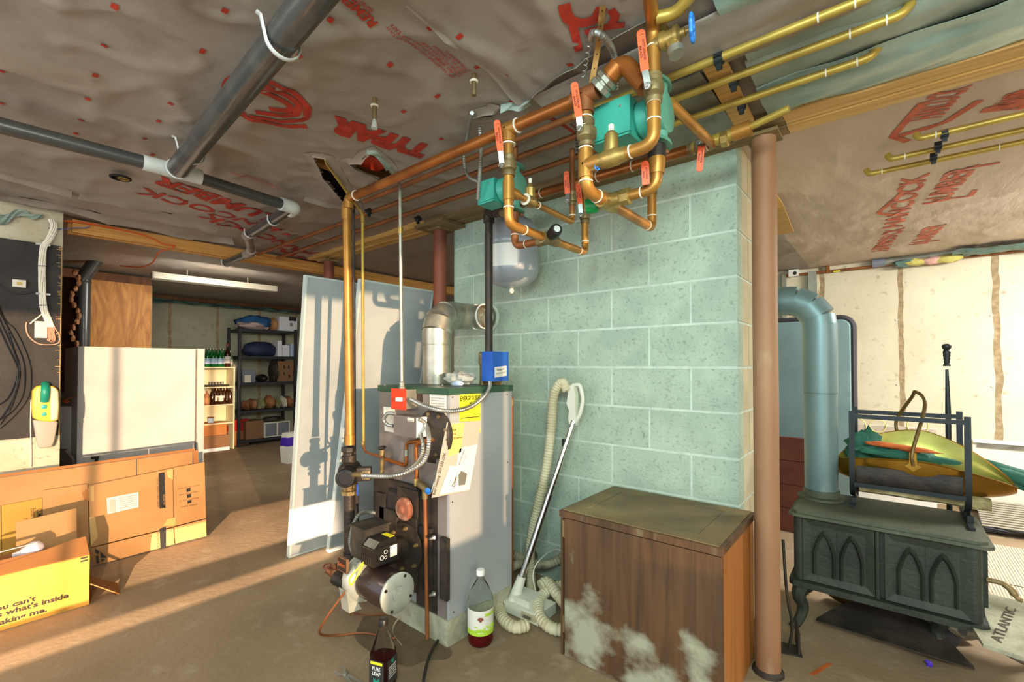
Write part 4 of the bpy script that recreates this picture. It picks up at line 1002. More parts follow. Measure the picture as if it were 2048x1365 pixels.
# red switch
r0 = q(783, 777, y=1.302); r1 = q(811, 821, y=1.302)
sw = obj('red_switch', MB().box((r0.x, 1.300, r1.z), (r1.x, 1.306, r0.z), bv=.002), 'red_plate', t)
obj('switch_box', MB().box((r0.x + .012, 1.3062, r1.z + .004), (r1.x - .002, BY0 - .004, r0.z - .004), bv=.002), 'galv', sw)
obj('toggle', MB().box(q(796, 795, y=1.299), q(800, 804, y=1.285), bv=.001), 'white', sw)
# aquastat
a0 = q(787.6, 826, y=1.289); a1 = q(832, 879, y=1.289)
aq = obj('control_box', MB().box((a0.x, 1.289, a1.z + .004), (a1.x, BY0 - .024, a0.z - .01), bv=.003), 'jacket_front', t)
obj('control_box_lid', MB().box((a1.x - .0, 1.291, a1.z + .006), (a1.x + .003, BY0 - .025, a0.z - .012), bv=.001), 'white', aq)
decal('brand_tag', [(815, 835), (828, 837), (828, 844), (815, 842)], 'flux', aq, y=1.2885)
wline('Honeywell', (816, 842), (827, 843.6), .008, aq, y=1.2868)
solo('flexible_conduit', flex(MB(), [q(790, 828, y=1.30), q(775, 828, y=1.31), q(768, 840, y=1.32), q(775, 850, y=1.33), q(788, 853, y=1.33)], .0085, .005), 'steel', 'short ribbed conduit loop at the left of the grey control box', 'conduit')
solo('flexible_conduit', flex(MB(), [q(822, 799, y=1.30), q(848, 812, y=1.30), q(880, 821, y=1.32), q(915, 822, x=BX1 + .03), q(945, 812, x=BX1 + .03), q(968, 793, x=BX1 + .025), q(979, 775, x=BX1 + .012), q(980, 764, x=-1.49)], .0095, .0052), 'steel', 'long ribbed steel conduit sagging from the red switch to the blue box', 'conduit')
solo('flexible_conduit', flex(MB(), [q(838, 838, x=a1.x + .012), q(852, 850, x=a1.x + .014), q(858, 880, y=1.27), q(852, 915, y=1.24), q(833, 935, y=1.2), q(790, 952, y=1.14), q(726, 952, y=1.11)], .0095, .0052), 'steel', 'ribbed conduit from the side of the grey control box sweeping left to the black circulator', 'conduit')
solo('flexible_conduit', flex(MB(), [q(841, 868, x=a1.x + .012), q(846, 890, y=1.285), q(842, 915, y=1.29), q(825, 935, y=1.3), q(800, 948, y=1.3), q(775, 953, y=1.3)], .009, .0052), 'galv', 'second ribbed conduit looping down from the grey control box to the left', 'conduit')
solo('flexible_conduit', flex(MB(), [q(760, 1028, y=1.35), q(735, 1025, y=1.3), q(718, 1030, y=1.24), q(706, 1052, y=1.2), q(700, 1085, y=1.17), q(706, 1108, y=1.14)], .0085, .005), 'galv_dull', 'dark ribbed conduit curving from the cast front down to the oil burner', 'conduit')
# trim piping at the front of the boiler
tp = thing('trim_piping', 'small copper fill and relief piping in front of the boiler, reaching the floor', 'copper pipe', q(855, 1283, z=0))
dx = q(855, 1283, z=0)
run('relief_pipe', [V((dx.x, dx.y, .01)), q(850, 992, y=dx.y)], .0095, 'copper_dull', tp, 12)
obj('relief_tee', MB().tube([q(838, 968, y=dx.y), q(860, 984, y=dx.y)], .016, 12).tube([q(850, 975, y=dx.y), q(850, 998, y=dx.y)], .014, 12), 'brass_old', tp)
obj('relief_knob', MB().lathe([(.014, 0), (.015, .006), (.006, .012)], q(857, 982, y=dx.y - .02), (.3, -1, 0), 14), 'blue_knob', tp)
obj('relief_lever', MB().obox(q(862, 984, y=dx.y - .035), (.018, 0, .045), (.004, 0, 0), (0, .003, 0)), 'white', tp)
run('pipe', [q(834, 968, y=dx.y), q(832, 888, y=dx.y), q(870, 880, y=BY0 - .02)], .0095, 'copper', tp, 12, .02)
run('pipe', [q(868, 878, y=BY0 - .02), q(813, 886, y=1.33), q(813, 932, y=1.33), q(768, 918, y=1.33)], .0085, 'copper', tp, 12, .02)
obj('coupling', MB().tube([q(833, 958, y=dx.y), q(834, 972, y=dx.y)], .0135, 8), 'brass', tp)
obj('coupling', MB().tube([q(813, 900, y=1.33), q(813, 912, y=1.33)], .0105, 12), 'galv', tp)
fv = obj('fill_valve', MB().tube([q(763, 946, y=1.32), q(764, 925, y=1.32), q(764, 900, y=1.32)], [.009, .012, .013], 12), 'brass_old', tp)
obj('hand_wheel', MB().lathe([(.018, -.004), (.021, 0), (.018, .005), (.008, .007)], q(764, 896, y=1.32), (0, -.2, 1), 16), 'black', fv)
# papers on the side panel
sx = BX1 + .0005
lab = decal('energy_label', [(918.9, 788.7), (961, 788), (961, 866), (918.9, 870)], 'yellow_label', t, V((1, 0, 0)), .001, x=sx)
nX = V((1, 0, 0))
wline('ENERGYGUIDE', (920, 802), (959, 799.5), .020, t, n=nX, bold=.02, x=sx)
wline('V', (938, 809), (943, 808.5), .012, t, n=nX, bold=.03, x=sx)
wline('ANNUAL FUEL UTILIZATION EFFICIENCY', (924, 818), (952, 817), .005, t, n=nX, x=sx)
obj('scale_bar', MB().ext([P(*p, x=sx + .001) for p in ((922, 836), (958, 833), (958, 834.6), (922, 838))], nX * .0004), 'ink', t)
wline('COMPARE ENERGY USE', (922, 845), (950, 843), .004, t, n=nX, x=sx)
mb = MB().ext([P(*p, x=BX1 + .005) for p in ((893.8, 845.4), (962, 841.9), (939.3, 981.3), (863, 996.5))], nX * .0012)
sl = solo('document_sleeve', mb, 'frosted', 'slanted clear document sleeve with notes taped to the boiler side', 'papers')
def note(name, pts, m, e=.007): return obj(name, MB().ext([P(*p, x=BX1 + e) for p in pts], nX * .0006), m, sl)
note('sticky_note', [(898, 850), (928, 846), (922, 905), (897, 914)], 'yellow_faded')
note('manual_page', [(919, 898), (955, 889), (947, 935), (913, 932)], 'white_paper')
note('brochure', [(900, 932), (947, 934), (939, 980), (878, 990)], 'white_paper', .0082)
k = dict(x=BX1 + .0085)
wline('Crown', (908, 975), (914, 955), .018, sl, n=nX, bold=.02, **k)
obj('boiler_picture', MB().ext([P(*p, **k) for p in ((917, 950), (923, 942), (934, 948), (930, 970), (917, 972))], nX * .0004), 'galv_dull', sl)
wline('Nominal Values', (918, 930), (929, 900), .006, sl, n=nX, bold=.02, **k); wline('Technical Data for Oil', (925, 932), (936, 902), .005, sl, n=nX, **k)
wline('PE USA', (894, 866), (912, 862), .012, sl, n=nX, **k); wline('General', (893, 874), (911, 870), .013, sl, n=nX, **k); wline('#205-Strainer', (891, 882), (925, 877), .012, sl, n=nX, **k)
wline('Bear Heating  207-232-2396', (871, 991), (893, 908), .020, sl, n=nX, **k)
obj('magnet_clip', MB().box(q(930, 895, x=BX1 + .010) - V((.003, .008, .004)), q(930, 895, x=BX1 + .010) + V((.003, .008, .004)), bv=.001), 'flux', sl)
# panel screws
for px, py in ((905, 795), (905, 1005), (1014, 790), (1015, 925), (907, 1225)): obj('panel_screw', MB().lathe([(.004, 0), (.003, .002)], q(px, py, x=BX1), (1, 0, 0), 8), 'iron', side)
# clean-out door at the lower right of the front
cd = obj('cleanout_door', MB().box((BX0 + .34, BY0 - .022, BZ0 + .06), (BX0 + .42, BY0 - .004, q(870, 1058, y=BY0).z), bv=.006), 'cast_black', t)
obj('door_bracket', MB().box(q(879, 1075, y=BY0 - .03), q(893, 1205, y=BY0 - .03) + V((0, .02, 0)), bv=.004), 'cast_black', t)
for py in (1075, 1187): obj('wing_nut', MB().lathe([(.010, 0), (.013, .008), (.007, .016), (.006, .03)], q(870, py, y=BY0 - .022), (0, -1, 0), 6), 'steel', cd)
# flue
fx, fy = -1.90, 1.66
t = thing('flue_pipe', 'galvanized flue pipe rising from the boiler lid and elbowing into the chimney', 'flue pipe', (fx, fy, BZ1 + .001))
R = .078
zE = 1.50
obj('pipe_section', MB().lathe([(R, .0), (R, .21), (R + .003, .212), (R + .003, .216), (R, .218), (R - .001, .30)], (fx, fy, BZ1 + .001), n=32), 'galv', t)
e0 = V((fx, fy, 1.40)); hd = V((-.10, .50, .035)).normalized(); ctr = e0 + V((0, 0, .10))
arc = []
n = 4
p0, p1 = V((fx, fy, 1.395)), V((fx, fy, 1.50)) + hd * .095
mb = MB(); prev = None
pts = [V((fx, fy, 1.36)), V((fx, fy, 1.415)), V((fx, fy, 1.47)) + hd * .022, V((fx, fy, 1.50)) + hd * .07, V((fx, fy, 1.505)) + hd * .13]
for i, (a, b) in enumerate(zip(pts, pts[1:])):
    obj('elbow_gore', MB().tube([a - (b - a) * .12, b + (b - a) * .1], R + .003 + .0015 * (i % 2), 32), 'galv', t)
h0 = pts[-1]; h1 = h0 + hd * .36
obj('horizontal_pipe', MB().tube([h0 - hd * .02, h1], R, 32), 'galv', t)
dc = q(960, 634, y=2.0)
dmp = obj('draft_regulator', MB().tube([dc + V((-.07, 0, 0)), dc + V((.035, 0, 0))], .072, 32, caps=False).tube([dc + V((.03, 0, 0)), dc + V((-.06, 0, 0))], .069, 32, caps=False), 'galv', t)
obj('regulator_rim', MB().ring(dc + V((.036, 0, 0)), X, .072, .005, 36, 8).ring(dc + V((-.03, 0, 0)), X, .074, .004, 36, 8), 'white', dmp)
obj('regulator_back', MB().lathe([(.069, 0), (.001, .001)], dc + V((-.02, 0, 0)), X, 24), 'dark_void', dmp)
obj('regulator_flap', MB().lathe([(.06, 0), (.06, .003), (.001, .004)], dc + V((.0, 0, 0)), (1, .35, .1), 24).cyl(dc + V((.0, -.068, 0)), dc + V((.0, .068, 0)), .003).lathe([(.012, 0), (.012, .012)], dc + V((.008, 0, .01)), (1, 0, 0), 6), 'steel', dmp)
obj('thimble_ring', MB().ring(V((h1.x, 2.17, h1.z)), (0, 1, 0), R + .01, .012, 36, 8), 'mortar', t)
# blue low water cut-off with iron riser
t = thing('blue_control_box', 'bright blue low water control box with white label on the boiler lid', 'control box', (-1.527, 1.72, BZ1 + .001))
b = obj('housing', MB().box((-1.563, 1.658, 1.15), (-1.49, 1.78, 1.297), bv=.006), 'blue_box', t)
obj('mount', MB().box((-1.62, 1.70, BZ1 + .001), (-1.52, 1.76, 1.149), bv=.003).lathe([(.012, 0), (.012, .10), (.018, .11), (.018, .16), (.01, .17)], (-1.60, 1.70, BZ1 + .001), n=10), 'brass_old', t)
decal('white_label', [(989, 735), (1013, 732), (1013, 752), (989, 756)], 'white_paper', t, nX, .001, x=-1.4895)
wline('Safgard', (993, 743), (1008, 741), .012, t, n=nX, x=-1.4882); wline('LOW WATER CUT-OFF', (992, 749), (1011, 746), .006, t, n=nX, x=-1.4882)
bp = V((-1.585, 1.735, 1.30))
t = thing('iron_supply_pipe', 'black iron pipe rising from the blue box to the small green pump', 'pipe', V((bp.x, bp.y, 1.30)))
zt = q(970, 425, y=1.735).z
run('pipe', [V((bp.x, bp.y, 1.2975)), V((bp.x, bp.y, zt - .03))], .020, 'iron', t, 18)
tgt = V((Xa2, mix.y, zA0 - .02))
run('elbow', [V((bp.x, bp.y, zt - .06)), V((bp.x, bp.y, zt)), V((bp.x, bp.y, zt)).lerp(tgt, .28) + V((0, 0, .0))], .0285, 'iron', t, 16, .03)
run('nipple', [V((bp.x, bp.y, zt)).lerp(tgt, .25), V((bp.x, bp.y, zt)).lerp(tgt, .62)], .021, 'iron', t, 14)
run('brass_elbow', [V((bp.x, bp.y, zt)).lerp(tgt, .6), tgt + V((-.02, .01, 0)), tgt + V((0, 0, .01))], .022, 'brass_old', t, 14, .02)
# expansion tank
tx, ty = -1.615, 1.955
t = thing('expansion_tank', 'grey domed expansion tank hanging in front of the chimney blocks', 'tank', (tx, ty, 1.64))
z0 = 1.656
prof = [(.002, 0), (.05, .008), (.10, .028), (.135, .055), (.150, .085), (.153, .10), (.153, .215), (.1545, .218), (.1545, .224), (.153, .227), (.153, .24), (.1545, .243), (.1545, .249), (.153, .252), (.153, .31), (.150, .33), (.13, .365), (.09, .39), (.03, .40), (.016, .405), (.016, .43)]
obj('shell', MB().lathe(prof, (tx, ty, z0), n=48), 'tank', t)
run('supply_nipple', [V((tx, ty, z0 + .42)), V((tx, ty, HZ + .03)), V((hX0 + .01, HY + .01, HZ))], .012, 'brass_old', t, 12, .03)
obj('air_valve', MB().lathe([(.008, 0), (.013, -.006), (.013, -.02), (.006, -.028)][::-1], (tx, ty, z0 + .002), n=12), 'flux', t)
mb = MB()
mb.grid(lambda u, v: V((tx + .1545 * sin(-.2 + u * 1.1), ty - .1545 * cos(-.2 + u * 1.1), z0 + .1 + v * .12)), 16, 2, (0, -.0003, 0)); obj('label_band', mb, 'white', t)
# pipe behind the boiler
t = thing('corner_pipe', 'thin copper pipe standing behind the right edge of the boiler', 'copper pipe', q(1024, 1190, y=1.87))
pf = q(1023, 800, y=1.87); run('pipe', [V((pf.x - .10, 1.87, q(1022, 792, y=1.87).z)), V((pf.x, 1.87, q(1022, 792, y=1.87).z)), V((pf.x, 1.87, .0))], .0095, 'copper_dull', t, 12, .02)
obj('coupling', MB().tube([q(1023, 800, y=1.87), q(1023, 812, y=1.87)], .013, 12), 'brass_old', t)
# crumpled bag on the lid
def blob(c, s, seed, amp=.35, n=14, name=None, freq=1.2):
    mb = MB(); mb.sph(c, 1, n, s); c = V(c)
    for v in mb.bm.verts:
        d = v.co - c; k = noise.noise(V((d.x / s[0], d.y / s[1], d.z / s[2])) * freq + V((seed, 0, 0))); k2 = noise.noise(V((d.x / s[0], d.y / s[1], d.z / s[2])) * freq * 2.6 + V((seed, 5, 0)))
        v.co = c + d * (1 + amp * k + amp * .6 * k2)
    return mb
c = q(912, 757, x=-1.64)
c = V((-1.66, 1.60, BZ1 + .034))
solo('crumpled_bag', blob(c, (.085, .06, .034), 3, .4, 24, freq=2.4), 'crumple', 'crumpled clear plastic bag of bits lying on the boiler lid', 'bag', ang=20)
solo('blue_wrapper', blob(V((-1.60, 1.53, BZ1 + .014)), (.035, .012, .012), 5, .3, 14), 'label_blue', 'small blue and white wrapper beside the clear bag on the boiler lid', 'wrapper')
# ---------------------------------------------------------------- oil burner
mz, my = .285, 1.165
t = thing('oil_burner', 'oil burner with silver blower and dark motor in front of the boiler', 'burner', (-1.70, my, .17))
hs = obj('blower_housing', MB().lathe([(.085, 0), (.10, .008), (.104, .02), (.104, .05), (.098, .065), (.085, .075)], (-1.845, my, mz), (1, 0, 0), 40), 'blower', t)
obj('blower_outlet', MB().box((-1.84, my - .02, mz), (-1.775, my + .11, mz + .115), bv=.01), 'blower', hs)
obj('air_scoop', MB().ext([V((-1.85, my - .06, mz - .07)), V((-1.85, my - .105, mz - .02)), V((-1.85, my - .09, mz - .12)), V((-1.85, my - .03, mz - .125))], (.06, 0, 0), bv=.004), 'blower', hs)
obj('pump_plate', MB().box((-1.768, my - .075, mz + .045), (-1.752, my - .03, mz + .10), bv=.004), 'blower', hs)
mt = obj('motor_body', MB().lathe([(.074, -.19), (.078, -.185), (.078, -.012), (.074, -.006)], (-1.578, my, mz), (1, 0, 0), 40), 'motor', t)
ec = obj('motor_end_cap', MB().lathe([(.081, -.012), (.083, -.008), (.083, -.002), (.080, 0), (.028, .001), (.028, .004), (.026, .0045), (.004, .004), (.003, .006), (.001, .0062)], (-1.570, my, mz), (1, 0, 0), 44), 'blower', t)
for k in range(4):
    a = pi / 4 + pi / 2 * k + .3; obj('cap_screw', MB().lathe([(.0065, -.001), (.0065, .004), (.003, .005)], V((-1.570, my + .070 * cos(a), mz + .070 * sin(a))), (1, 0, 0), 8), 'iron', ec)
obj('cap_seam', MB().ring((-1.5695, my, mz), X, .028, .0012, 30, 4), 'iron', ec)
at = obj('air_tube', MB().tube([V((-1.76, my, .372)), V((-1.76, BY0 - .01, .378))], .052, 28), 'iron', t)
fl = obj('burner_flange', MB().lathe([(.115, 0), (.118, .006), (.118, .012), (.06, .016)], (-1.745, BY0 - .030, .375), (0, -1, 0), 32), 'cast_black', t)
for k in range(6):
    a = 2 * pi * k / 6 + .4; obj('flange_bolt', MB().lathe([(.010, .012), (.010, .022), (.006, .023), (.006, .032)], V((-1.745 + .096 * cos(a), BY0 - .03, .375 + .096 * sin(a))), (0, -1, 0), 6), 'brass_old', fl)
ig = obj('igniter_box', MB().box((-1.845, 1.115, .385), (-1.735, 1.235, .515), bv=.006), 'black_dusty', t)
obj('igniter_top', MB().box((-1.852, 1.108, .5155), (-1.728, 1.242, .524), bv=.003), 'black_dusty', ig)
cm = obj('control_module', MB().box((-1.725, 1.09, .395), (-1.635, 1.215, .47), bv=.008).ext([V((-1.718, 1.092, .465)), V((-1.718, 1.21, .465)), V((-1.718, 1.205, .492)), V((-1.718, 1.125, .492))], (.076, 0, 0), bv=.004), 'black', t)
obj('module_keypad', MB().obox(V((-1.717, 1.091, .464)), (.074, 0, 0), (0, .032, .027), (0, -.0015, .0015), bv=.0008), 'galv_dull', cm)
for i in range(5): obj('terminal', MB().box((-1.715 + .014 * i, 1.0875, .405), (-1.707 + .014 * i, 1.0905, .435), bv=.001), 'iron', cm)
obj('warning_strip', MB().box((-1.71, 1.180, .4925), (-1.65, 1.204, .4935)), 'yellow_label', cm)
wline('CAUTION', (768, 1084), (786, 1090), .006, cm, n=V((0, 0, 1)), z=.4936, off_=.0008)
obj('white_tag', MB().box((-1.635, 1.170, .415), (-1.634, 1.205, .462)), 'white_paper', cm)
obj('gauge_print', MB().ring((-1.634, 1.130, .425), X, .009, .001, 16, 4).ring((-1.634, 1.148, .445), X, .008, .001, 16, 4).ring((-1.634, 1.148, .422), X, .006, .001, 16, 4), 'ink_white', cm)
np_ = obj('name_plate', MB().box((-1.842, 1.050, .345), (-1.772, 1.060, .405), bv=.002), 'brown_box', t)
obj('name_plate_face', MB().box((-1.838, 1.0485, .349), (-1.776, 1.0500, .401)), 'motor', np_)
obj('lettering', textbm('Beckett', V((-1.835, 1.0480, .368)), X, up, width=.054, height=.018, depth=.0004, bold=.02), 'orange_cloth', np_, flatshade=True)
obj('yellow_wire', MB().tube(cr([V((-1.70, 1.085, .405)), V((-1.715, 1.06, .375)), V((-1.73, 1.04, .345)), V((-1.715, 1.035, .325)), V((-1.70, 1.05, .35)), V((-1.695, 1.082, .40))], 6), .0032, 8), 'yellow_label', t)
obj('fuel_tube', MB().tube(cr([V((-1.80, 1.07, .27)), V((-1.86, 1.0, .14)), V((-1.93, 1.02, .05)), V((-1.92, 1.1, .012)), V((-1.85, 1.18, .012)), V((-1.70, 1.25, .012))], 8), .005, 8), 'copper_dull', t)
# ---------------------------------------------------------------- leaning grey panels
def panel(name, x0, x1, y0, y1, z1, label, m='panel'):
    t = thing(name, label, 'panel', (x0, (y0 + y1) / 2, 0), 'grey panels leaning behind the boiler')
    th = .035; d = V((x1 - x0, 0, z1)); nn = V((z1, 0, -(x1 - x0))).normalized() * -1
    o = V((x0, y0, .002)); o2 = o + nn * th
    obj('board', MB().obox(o2 + d.normalized() * .012 + V((0, .012, 0)), V((0, y1 - y0 - .024, 0)), d - d.normalized() * .024, -nn * (th - .002), bv=.003), m, t)
    fr = .012
    for a, u in ((o2, V((0, fr, 0))), (o2 + V((0, y1 - y0 - fr, 0)), V((0, fr, 0)))):
        obj('edge_strip', MB().obox(a, u, d, -nn * (th + .002), bv=.002), 'panel_edge', t)
    for a in (o2, o2 + d - d.normalized() * fr):
        obj('edge_strip', MB().obox(a + V((0, fr, 0)), V((0, y1 - y0 - 2 * fr, 0)), d.normalized() * fr, -nn * (th + .002), bv=.002), 'panel_edge', t)
    return t
b1 = q(578, 1118, z=0); t1 = q(612, 551, y=b1.y)
panel('room_divider', b1.x, t1.x, b1.y, q(735, 560, x=t1.x).y - .05, t1.z, 'left grey panel leaning at the opening, its bottom corner on the bare floor')
t2 = q(720, 558, y=1.60); 
panel('room_divider', b1.x + .12, t2.x + .10, q(722, 558, x=t2.x + .10).y, q(868, 580, x=t2.x + .10).y, q(722, 559, x=t2.x + .10).z, 'right grey panel leaning behind the boiler and flue pipe')
# ---------------------------------------------------------------- wood grain speaker cabinet
KX0, KX1, KY0, KY1, KZ = -1.085, -.437, 1.640, 2.135, .614
t = thing('wood_cabinet', 'low dusty walnut-grain cabinet with mouldy front standing before the chimney', 'cabinet', ((KX0 + KX1) / 2, (KY0 + KY1) / 2, 0))
obj('carcass', MB().box((KX0 + .012, KY0 + .028, .004), (KX1 - .006, KY1, KZ - .03), bv=.003), 'walnut_sunlit', t)
obj('left_side', MB().box((KX0, KY0 + .004, .0), (KX0 + .0115, KY1, KZ - .03), bv=.002), 'walnut', t)
obj('top', MB().box((KX0 - .004, KY0 - .002, KZ - .03), (KX1 + .003, KY1 + .004, KZ - .004), bv=.009, seg=3), 'walnut', t)
obj('top_frame', MB().box((KX0 + .006, KY0 + .012, KZ - .004), (KX1 - .012, KY0 + .085, KZ), bv=.002).box((KX0 + .006, KY1 - .075, KZ - .004), (KX1 - .012, KY1 - .006, KZ), bv=.002).box((KX0 + .006, KY0 + .087, KZ - .004), (KX0 + .085, KY1 - .077, KZ), bv=.002).box((KX1 - .10, KY0 + .087, KZ - .004), (KX1 - .012, KY1 - .077, KZ), bv=.002), 'walnut_top', t)
obj('top_inset', MB().box((KX0 + .088, KY0 + .090, KZ - .006), (KX1 - .103, KY1 - .08, KZ - .0015), bv=.001), 'walnut_top', t)
obj('front_door', MB().box((KX0 + .022, KY0, .004), (KX1 - .001, KY0 + .026, KZ - .034), bv=.003), 'walnut_front', t)
for z in (.10, .50): obj('hinge', MB().box((KX0 + .012, KY0 - .002, z), (KX0 + .021, KY0 + .01, z + .07), bv=.001), 'brass_old', t)
# ---------------------------------------------------------------- vacuum
vb = q(1046, 1215, z=.03); 
t = thing('vacuum_wand', 'cream vacuum power head with chrome wand and ribbed hose leaning by the chimney', 'vacuum', V((vb.x, vb.y, 0)))
vh = q(1148, 842, y=2.06); vl = q(1040, 1165, y=vb.y + .02)
m1 = vl.lerp(vh, .52)
obj('lower_tube', MB().tube([vl, m1], .0165, 18), 'chrome', t); obj('upper_tube', MB().tube([m1, vh], .0145, 18), 'chrome', t)
obj('tube_lock', MB().tube([m1 - (vh - vl).normalized() * .015, m1 + (vh - vl).normalized() * .012], .018, 16), 'chrome', t)
obj('cord_clip', MB().box(vl.lerp(vh, .86) - V((.018, .018, .02)), vl.lerp(vh, .86) + V((-.004, .0, .02)), bv=.003), 'black', t)
a, b = q(1136, 815, y=2.04), q(1152, 775, y=2.05)
hg = [q(*p, y=2.05) for p in ((1139, 850), (1136, 838), (1138, 822), (1133, 808), (1136, 788), (1134, 776), (1146, 768), (1150, 790), (1150, 815), (1152, 840), (1148, 853))]
hdl = obj('handle', MB().ext(hg, (.0, .035, 0), bv=.005, seg=2), 'vac_white', t)
obj('grip', MB().tube(fil([q(1146, 771, y=2.065), q(1160, 769, y=2.065), q(1167, 800, y=2.065), q(1160, 830, y=2.065), q(1150, 846, y=2.065)], .02), .011, 12), 'vac_white', hdl)
obj('cuff', MB().tube([vl - (vh - vl).normalized() * .10, vl + (vh - vl).normalized() * .03], [.032, .022], 18), 'vac_white', t)
hs_pts = [q(1134, 782, y=2.05), q(1124, 764, y=2.04), q(1108, 790, y=2.03), q(1102, 860, y=2.02), q(1092, 940, y=2.0), q(1072, 1030, y=1.98), q(1060, 1100, y=1.97), q(1062, 1160, y=1.96), q(1064, 1195, z=.05)]
obj('hose', flex(MB(), hs_pts, .0245, .0075, .06, 14), 'hose', t)
f0 = q(1028, 1228, z=.03); 
c0, c1 = q(998, 1210, z=.0), q(1075, 1240, z=.0)
ph = obj('power_head', MB().box((vb.x - .13, vb.y - .05, .004), (vb.x + .13, vb.y + .10, .055), bv=.012, seg=3).box((vb.x - .05, vb.y - .03, .05), (vb.x + .06, vb.y + .08, .085), bv=.012), 'vac_white', t)
obj('head_socket', MB().box((vb.x + .03, vb.y - .053, .015), (vb.x + .115, vb.y - .045, .045), bv=.003), 'hose', ph)
obj('head_latch', MB().tube([V((vb.x + .05, vb.y - .06, .03)), V((vb.x + .09, vb.y - .06, .03))], .006, 8), 'galv_dull', ph)
def zpt(px, py, z): return q(px, py, z=z)
coil = [zpt(1128, 1075, .16), zpt(1085, 1078, .14), zpt(1060, 1120, .1), zpt(1020, 1110, .12), zpt(985, 1135, .10), zpt(972, 1170, .06), zpt(990, 1200, .035)]
solo('vacuum_hose', flex(MB(), coil, .027, .009, .07, 14), 'hose_dirty', 'stained ribbed hose arching behind the juice bottle beside the boiler', 'hose')
coil = [zpt(1135, 1112, .16), zpt(1090, 1130, .13), zpt(1040, 1128, .12), zpt(1003, 1150, .09), zpt(985, 1185, .05), zpt(1000, 1215, .03)]
solo('vacuum_hose', flex(MB(), coil, .024, .009, .07, 14), 'hose_dirty', 'darkest ribbed hose behind the wand, running to the cabinet', 'hose')
coil = [zpt(990, 1180, .03), zpt(998, 1150, .05), zpt(1012, 1140, .06)][::-1] + [zpt(992, 1195, .03), zpt(1004, 1235, .03), zpt(1030, 1255, .03), zpt(1056, 1250, .03)]
solo('vacuum_hose', flex(MB(), coil, .0265, .009, .07, 14), 'hose', 'cream ribbed hose loop lying in front of the power head, left of the wand', 'hose')
coil = [zpt(1132, 1262, .03), zpt(1100, 1255, .035), zpt(1078, 1228, .045), zpt(1082, 1195, .06), zpt(1105, 1178, .08), zpt(1132, 1170, .10)]
solo('vacuum_hose', flex(MB(), coil, .0265, .009, .07, 14), 'hose', 'cream ribbed hose loop against the left side of the wood cabinet', 'hose')
coil = [zpt(1080, 1172, .10), zpt(1095, 1165, .11), zpt(1115, 1190, .09), zpt(1134, 1215, .06)]
solo('vacuum_hose', flex(MB(), coil, .0265, .009, .07, 14), 'hose', 'short cream hose section crossing toward the cabinet corner', 'hose')
solo('thin_cable', MB().tube(cr([zpt(1075, 1200, .03), zpt(1066, 1150, .16), zpt(1080, 1120, .22), zpt(1110, 1100, .2), zpt(1132, 1108, .18)], 8), .003, 6), 'cable_white', 'thin pale cable arching among the vacuum hoses', 'cable')
# ---------------------------------------------------------------- bottles and small things on the floor
def bottle(name, label, base, prof, m, liq, lz, capm, capz, lab=None, n=28, sq=None, cat='bottle'):
    t = thing(name, label, cat, base); base = V(base)
    def shape(p): 
        mb = MB().lathe(p, base, n=n)
        if sq:
            for v in mb.bm.verts:
                d = v.co - base; h = d.z; k = 1 if h < sq[1] else max(0, 1 - (h - sq[1]) / .03); r = math.hypot(d.x, d.y)
                if r > 1e-4:
                    a = atan2(d.y, d.x) - sq[0]; f = 1 / max(abs(cos(a)), abs(sin(a))) ; f = 1 + (min(f, 1.22) - 1) * k; v.co.x = base.x + d.x * f; v.co.y = base.y + d.y * f
        return mb
    obj('body', shape(prof), m, t)
    inner = [(max(r - .003, .001), max(h, .004)) for r, h in prof if h < lz] ; rl = inner[-1][0]
    obj('drink', shape([(.001, .0035)] + inner + [(rl, lz), (.001, lz)]), liq, t)
    top = prof[-1]
    obj('cap', MB().lathe([(capz, -.004), (capz, .016), (capz - .002, .019), (.001, .0195)], base + V((0, 0, top[1])), n=24), capm, t)
    return t, base
b0 = q(961, 1284, z=0)
pr = [(.030, .004), (.05, .002), (.056, .012), (.057, .03), (.054, .04), (.057, .05), (.057, .16), (.055, .175), (.056, .19), (.050, .215), (.034, .25), (.018, .275), (.0135, .285), (.0135, .30)]
t, bb = bottle('juice_bottle', 'clear ribbed juice bottle with white cap and red drink beside the boiler base', b0, pr, 'clear', 'juice_red', .052, 'white', .0185)
def wrap(t, bb, r, z0, z1, a0, a1, m, name='label'):
    return obj(name, MB().grid(lambda u, v: bb + V((r * cos(a0 + (a1 - a0) * u), r * sin(a0 + (a1 - a0) * u), z0 + (z1 - z0) * v)), 28, 2), m, t)
va = atan2(-bb.y, -bb.x)
wrap(t, bb, .0578, .055, .162, va - 1.7, va + 1.7, 'white_paper'); wrap(t, bb, .0582, .055, .078, va - 1.7, va + 1.7, 'label_green', 'label_band'); wrap(t, bb, .0582, .137, .15, va + .35, va + 1.6, 'label_green', 'label_band')
mb = MB()
for k in range(40):
    a = va + random.uniform(-.5, 1.2); z = random.uniform(.074, .098); mb.sph(bb + V((.0585 * cos(a), .0585 * sin(a), z)), .0045, 8, (1, 1, .7))
tag(obj('grape_print', mb, 'label_green', t), kind='stuff')
nn = V((cos(va), sin(va), 0)); rr = V((-sin(va), cos(va), 0))
obj('logo_print', MB().ext([bb + nn * .0585 + rr * x + up * z for x, z in ((-.014, .128), (-.008, .136), (.008, .136), (.014, .128), (0, .114))], nn * .0005), 'rust_red', t)
obj('lettering', textbm('JUICE', bb + nn * .0592 - rr * .012 + up * .066, rr, up, width=.024, height=.007, depth=.0004, bold=.02), 'ink_white', t, flatshade=True)
b0 = q(766, 1372, z=0); h = .25
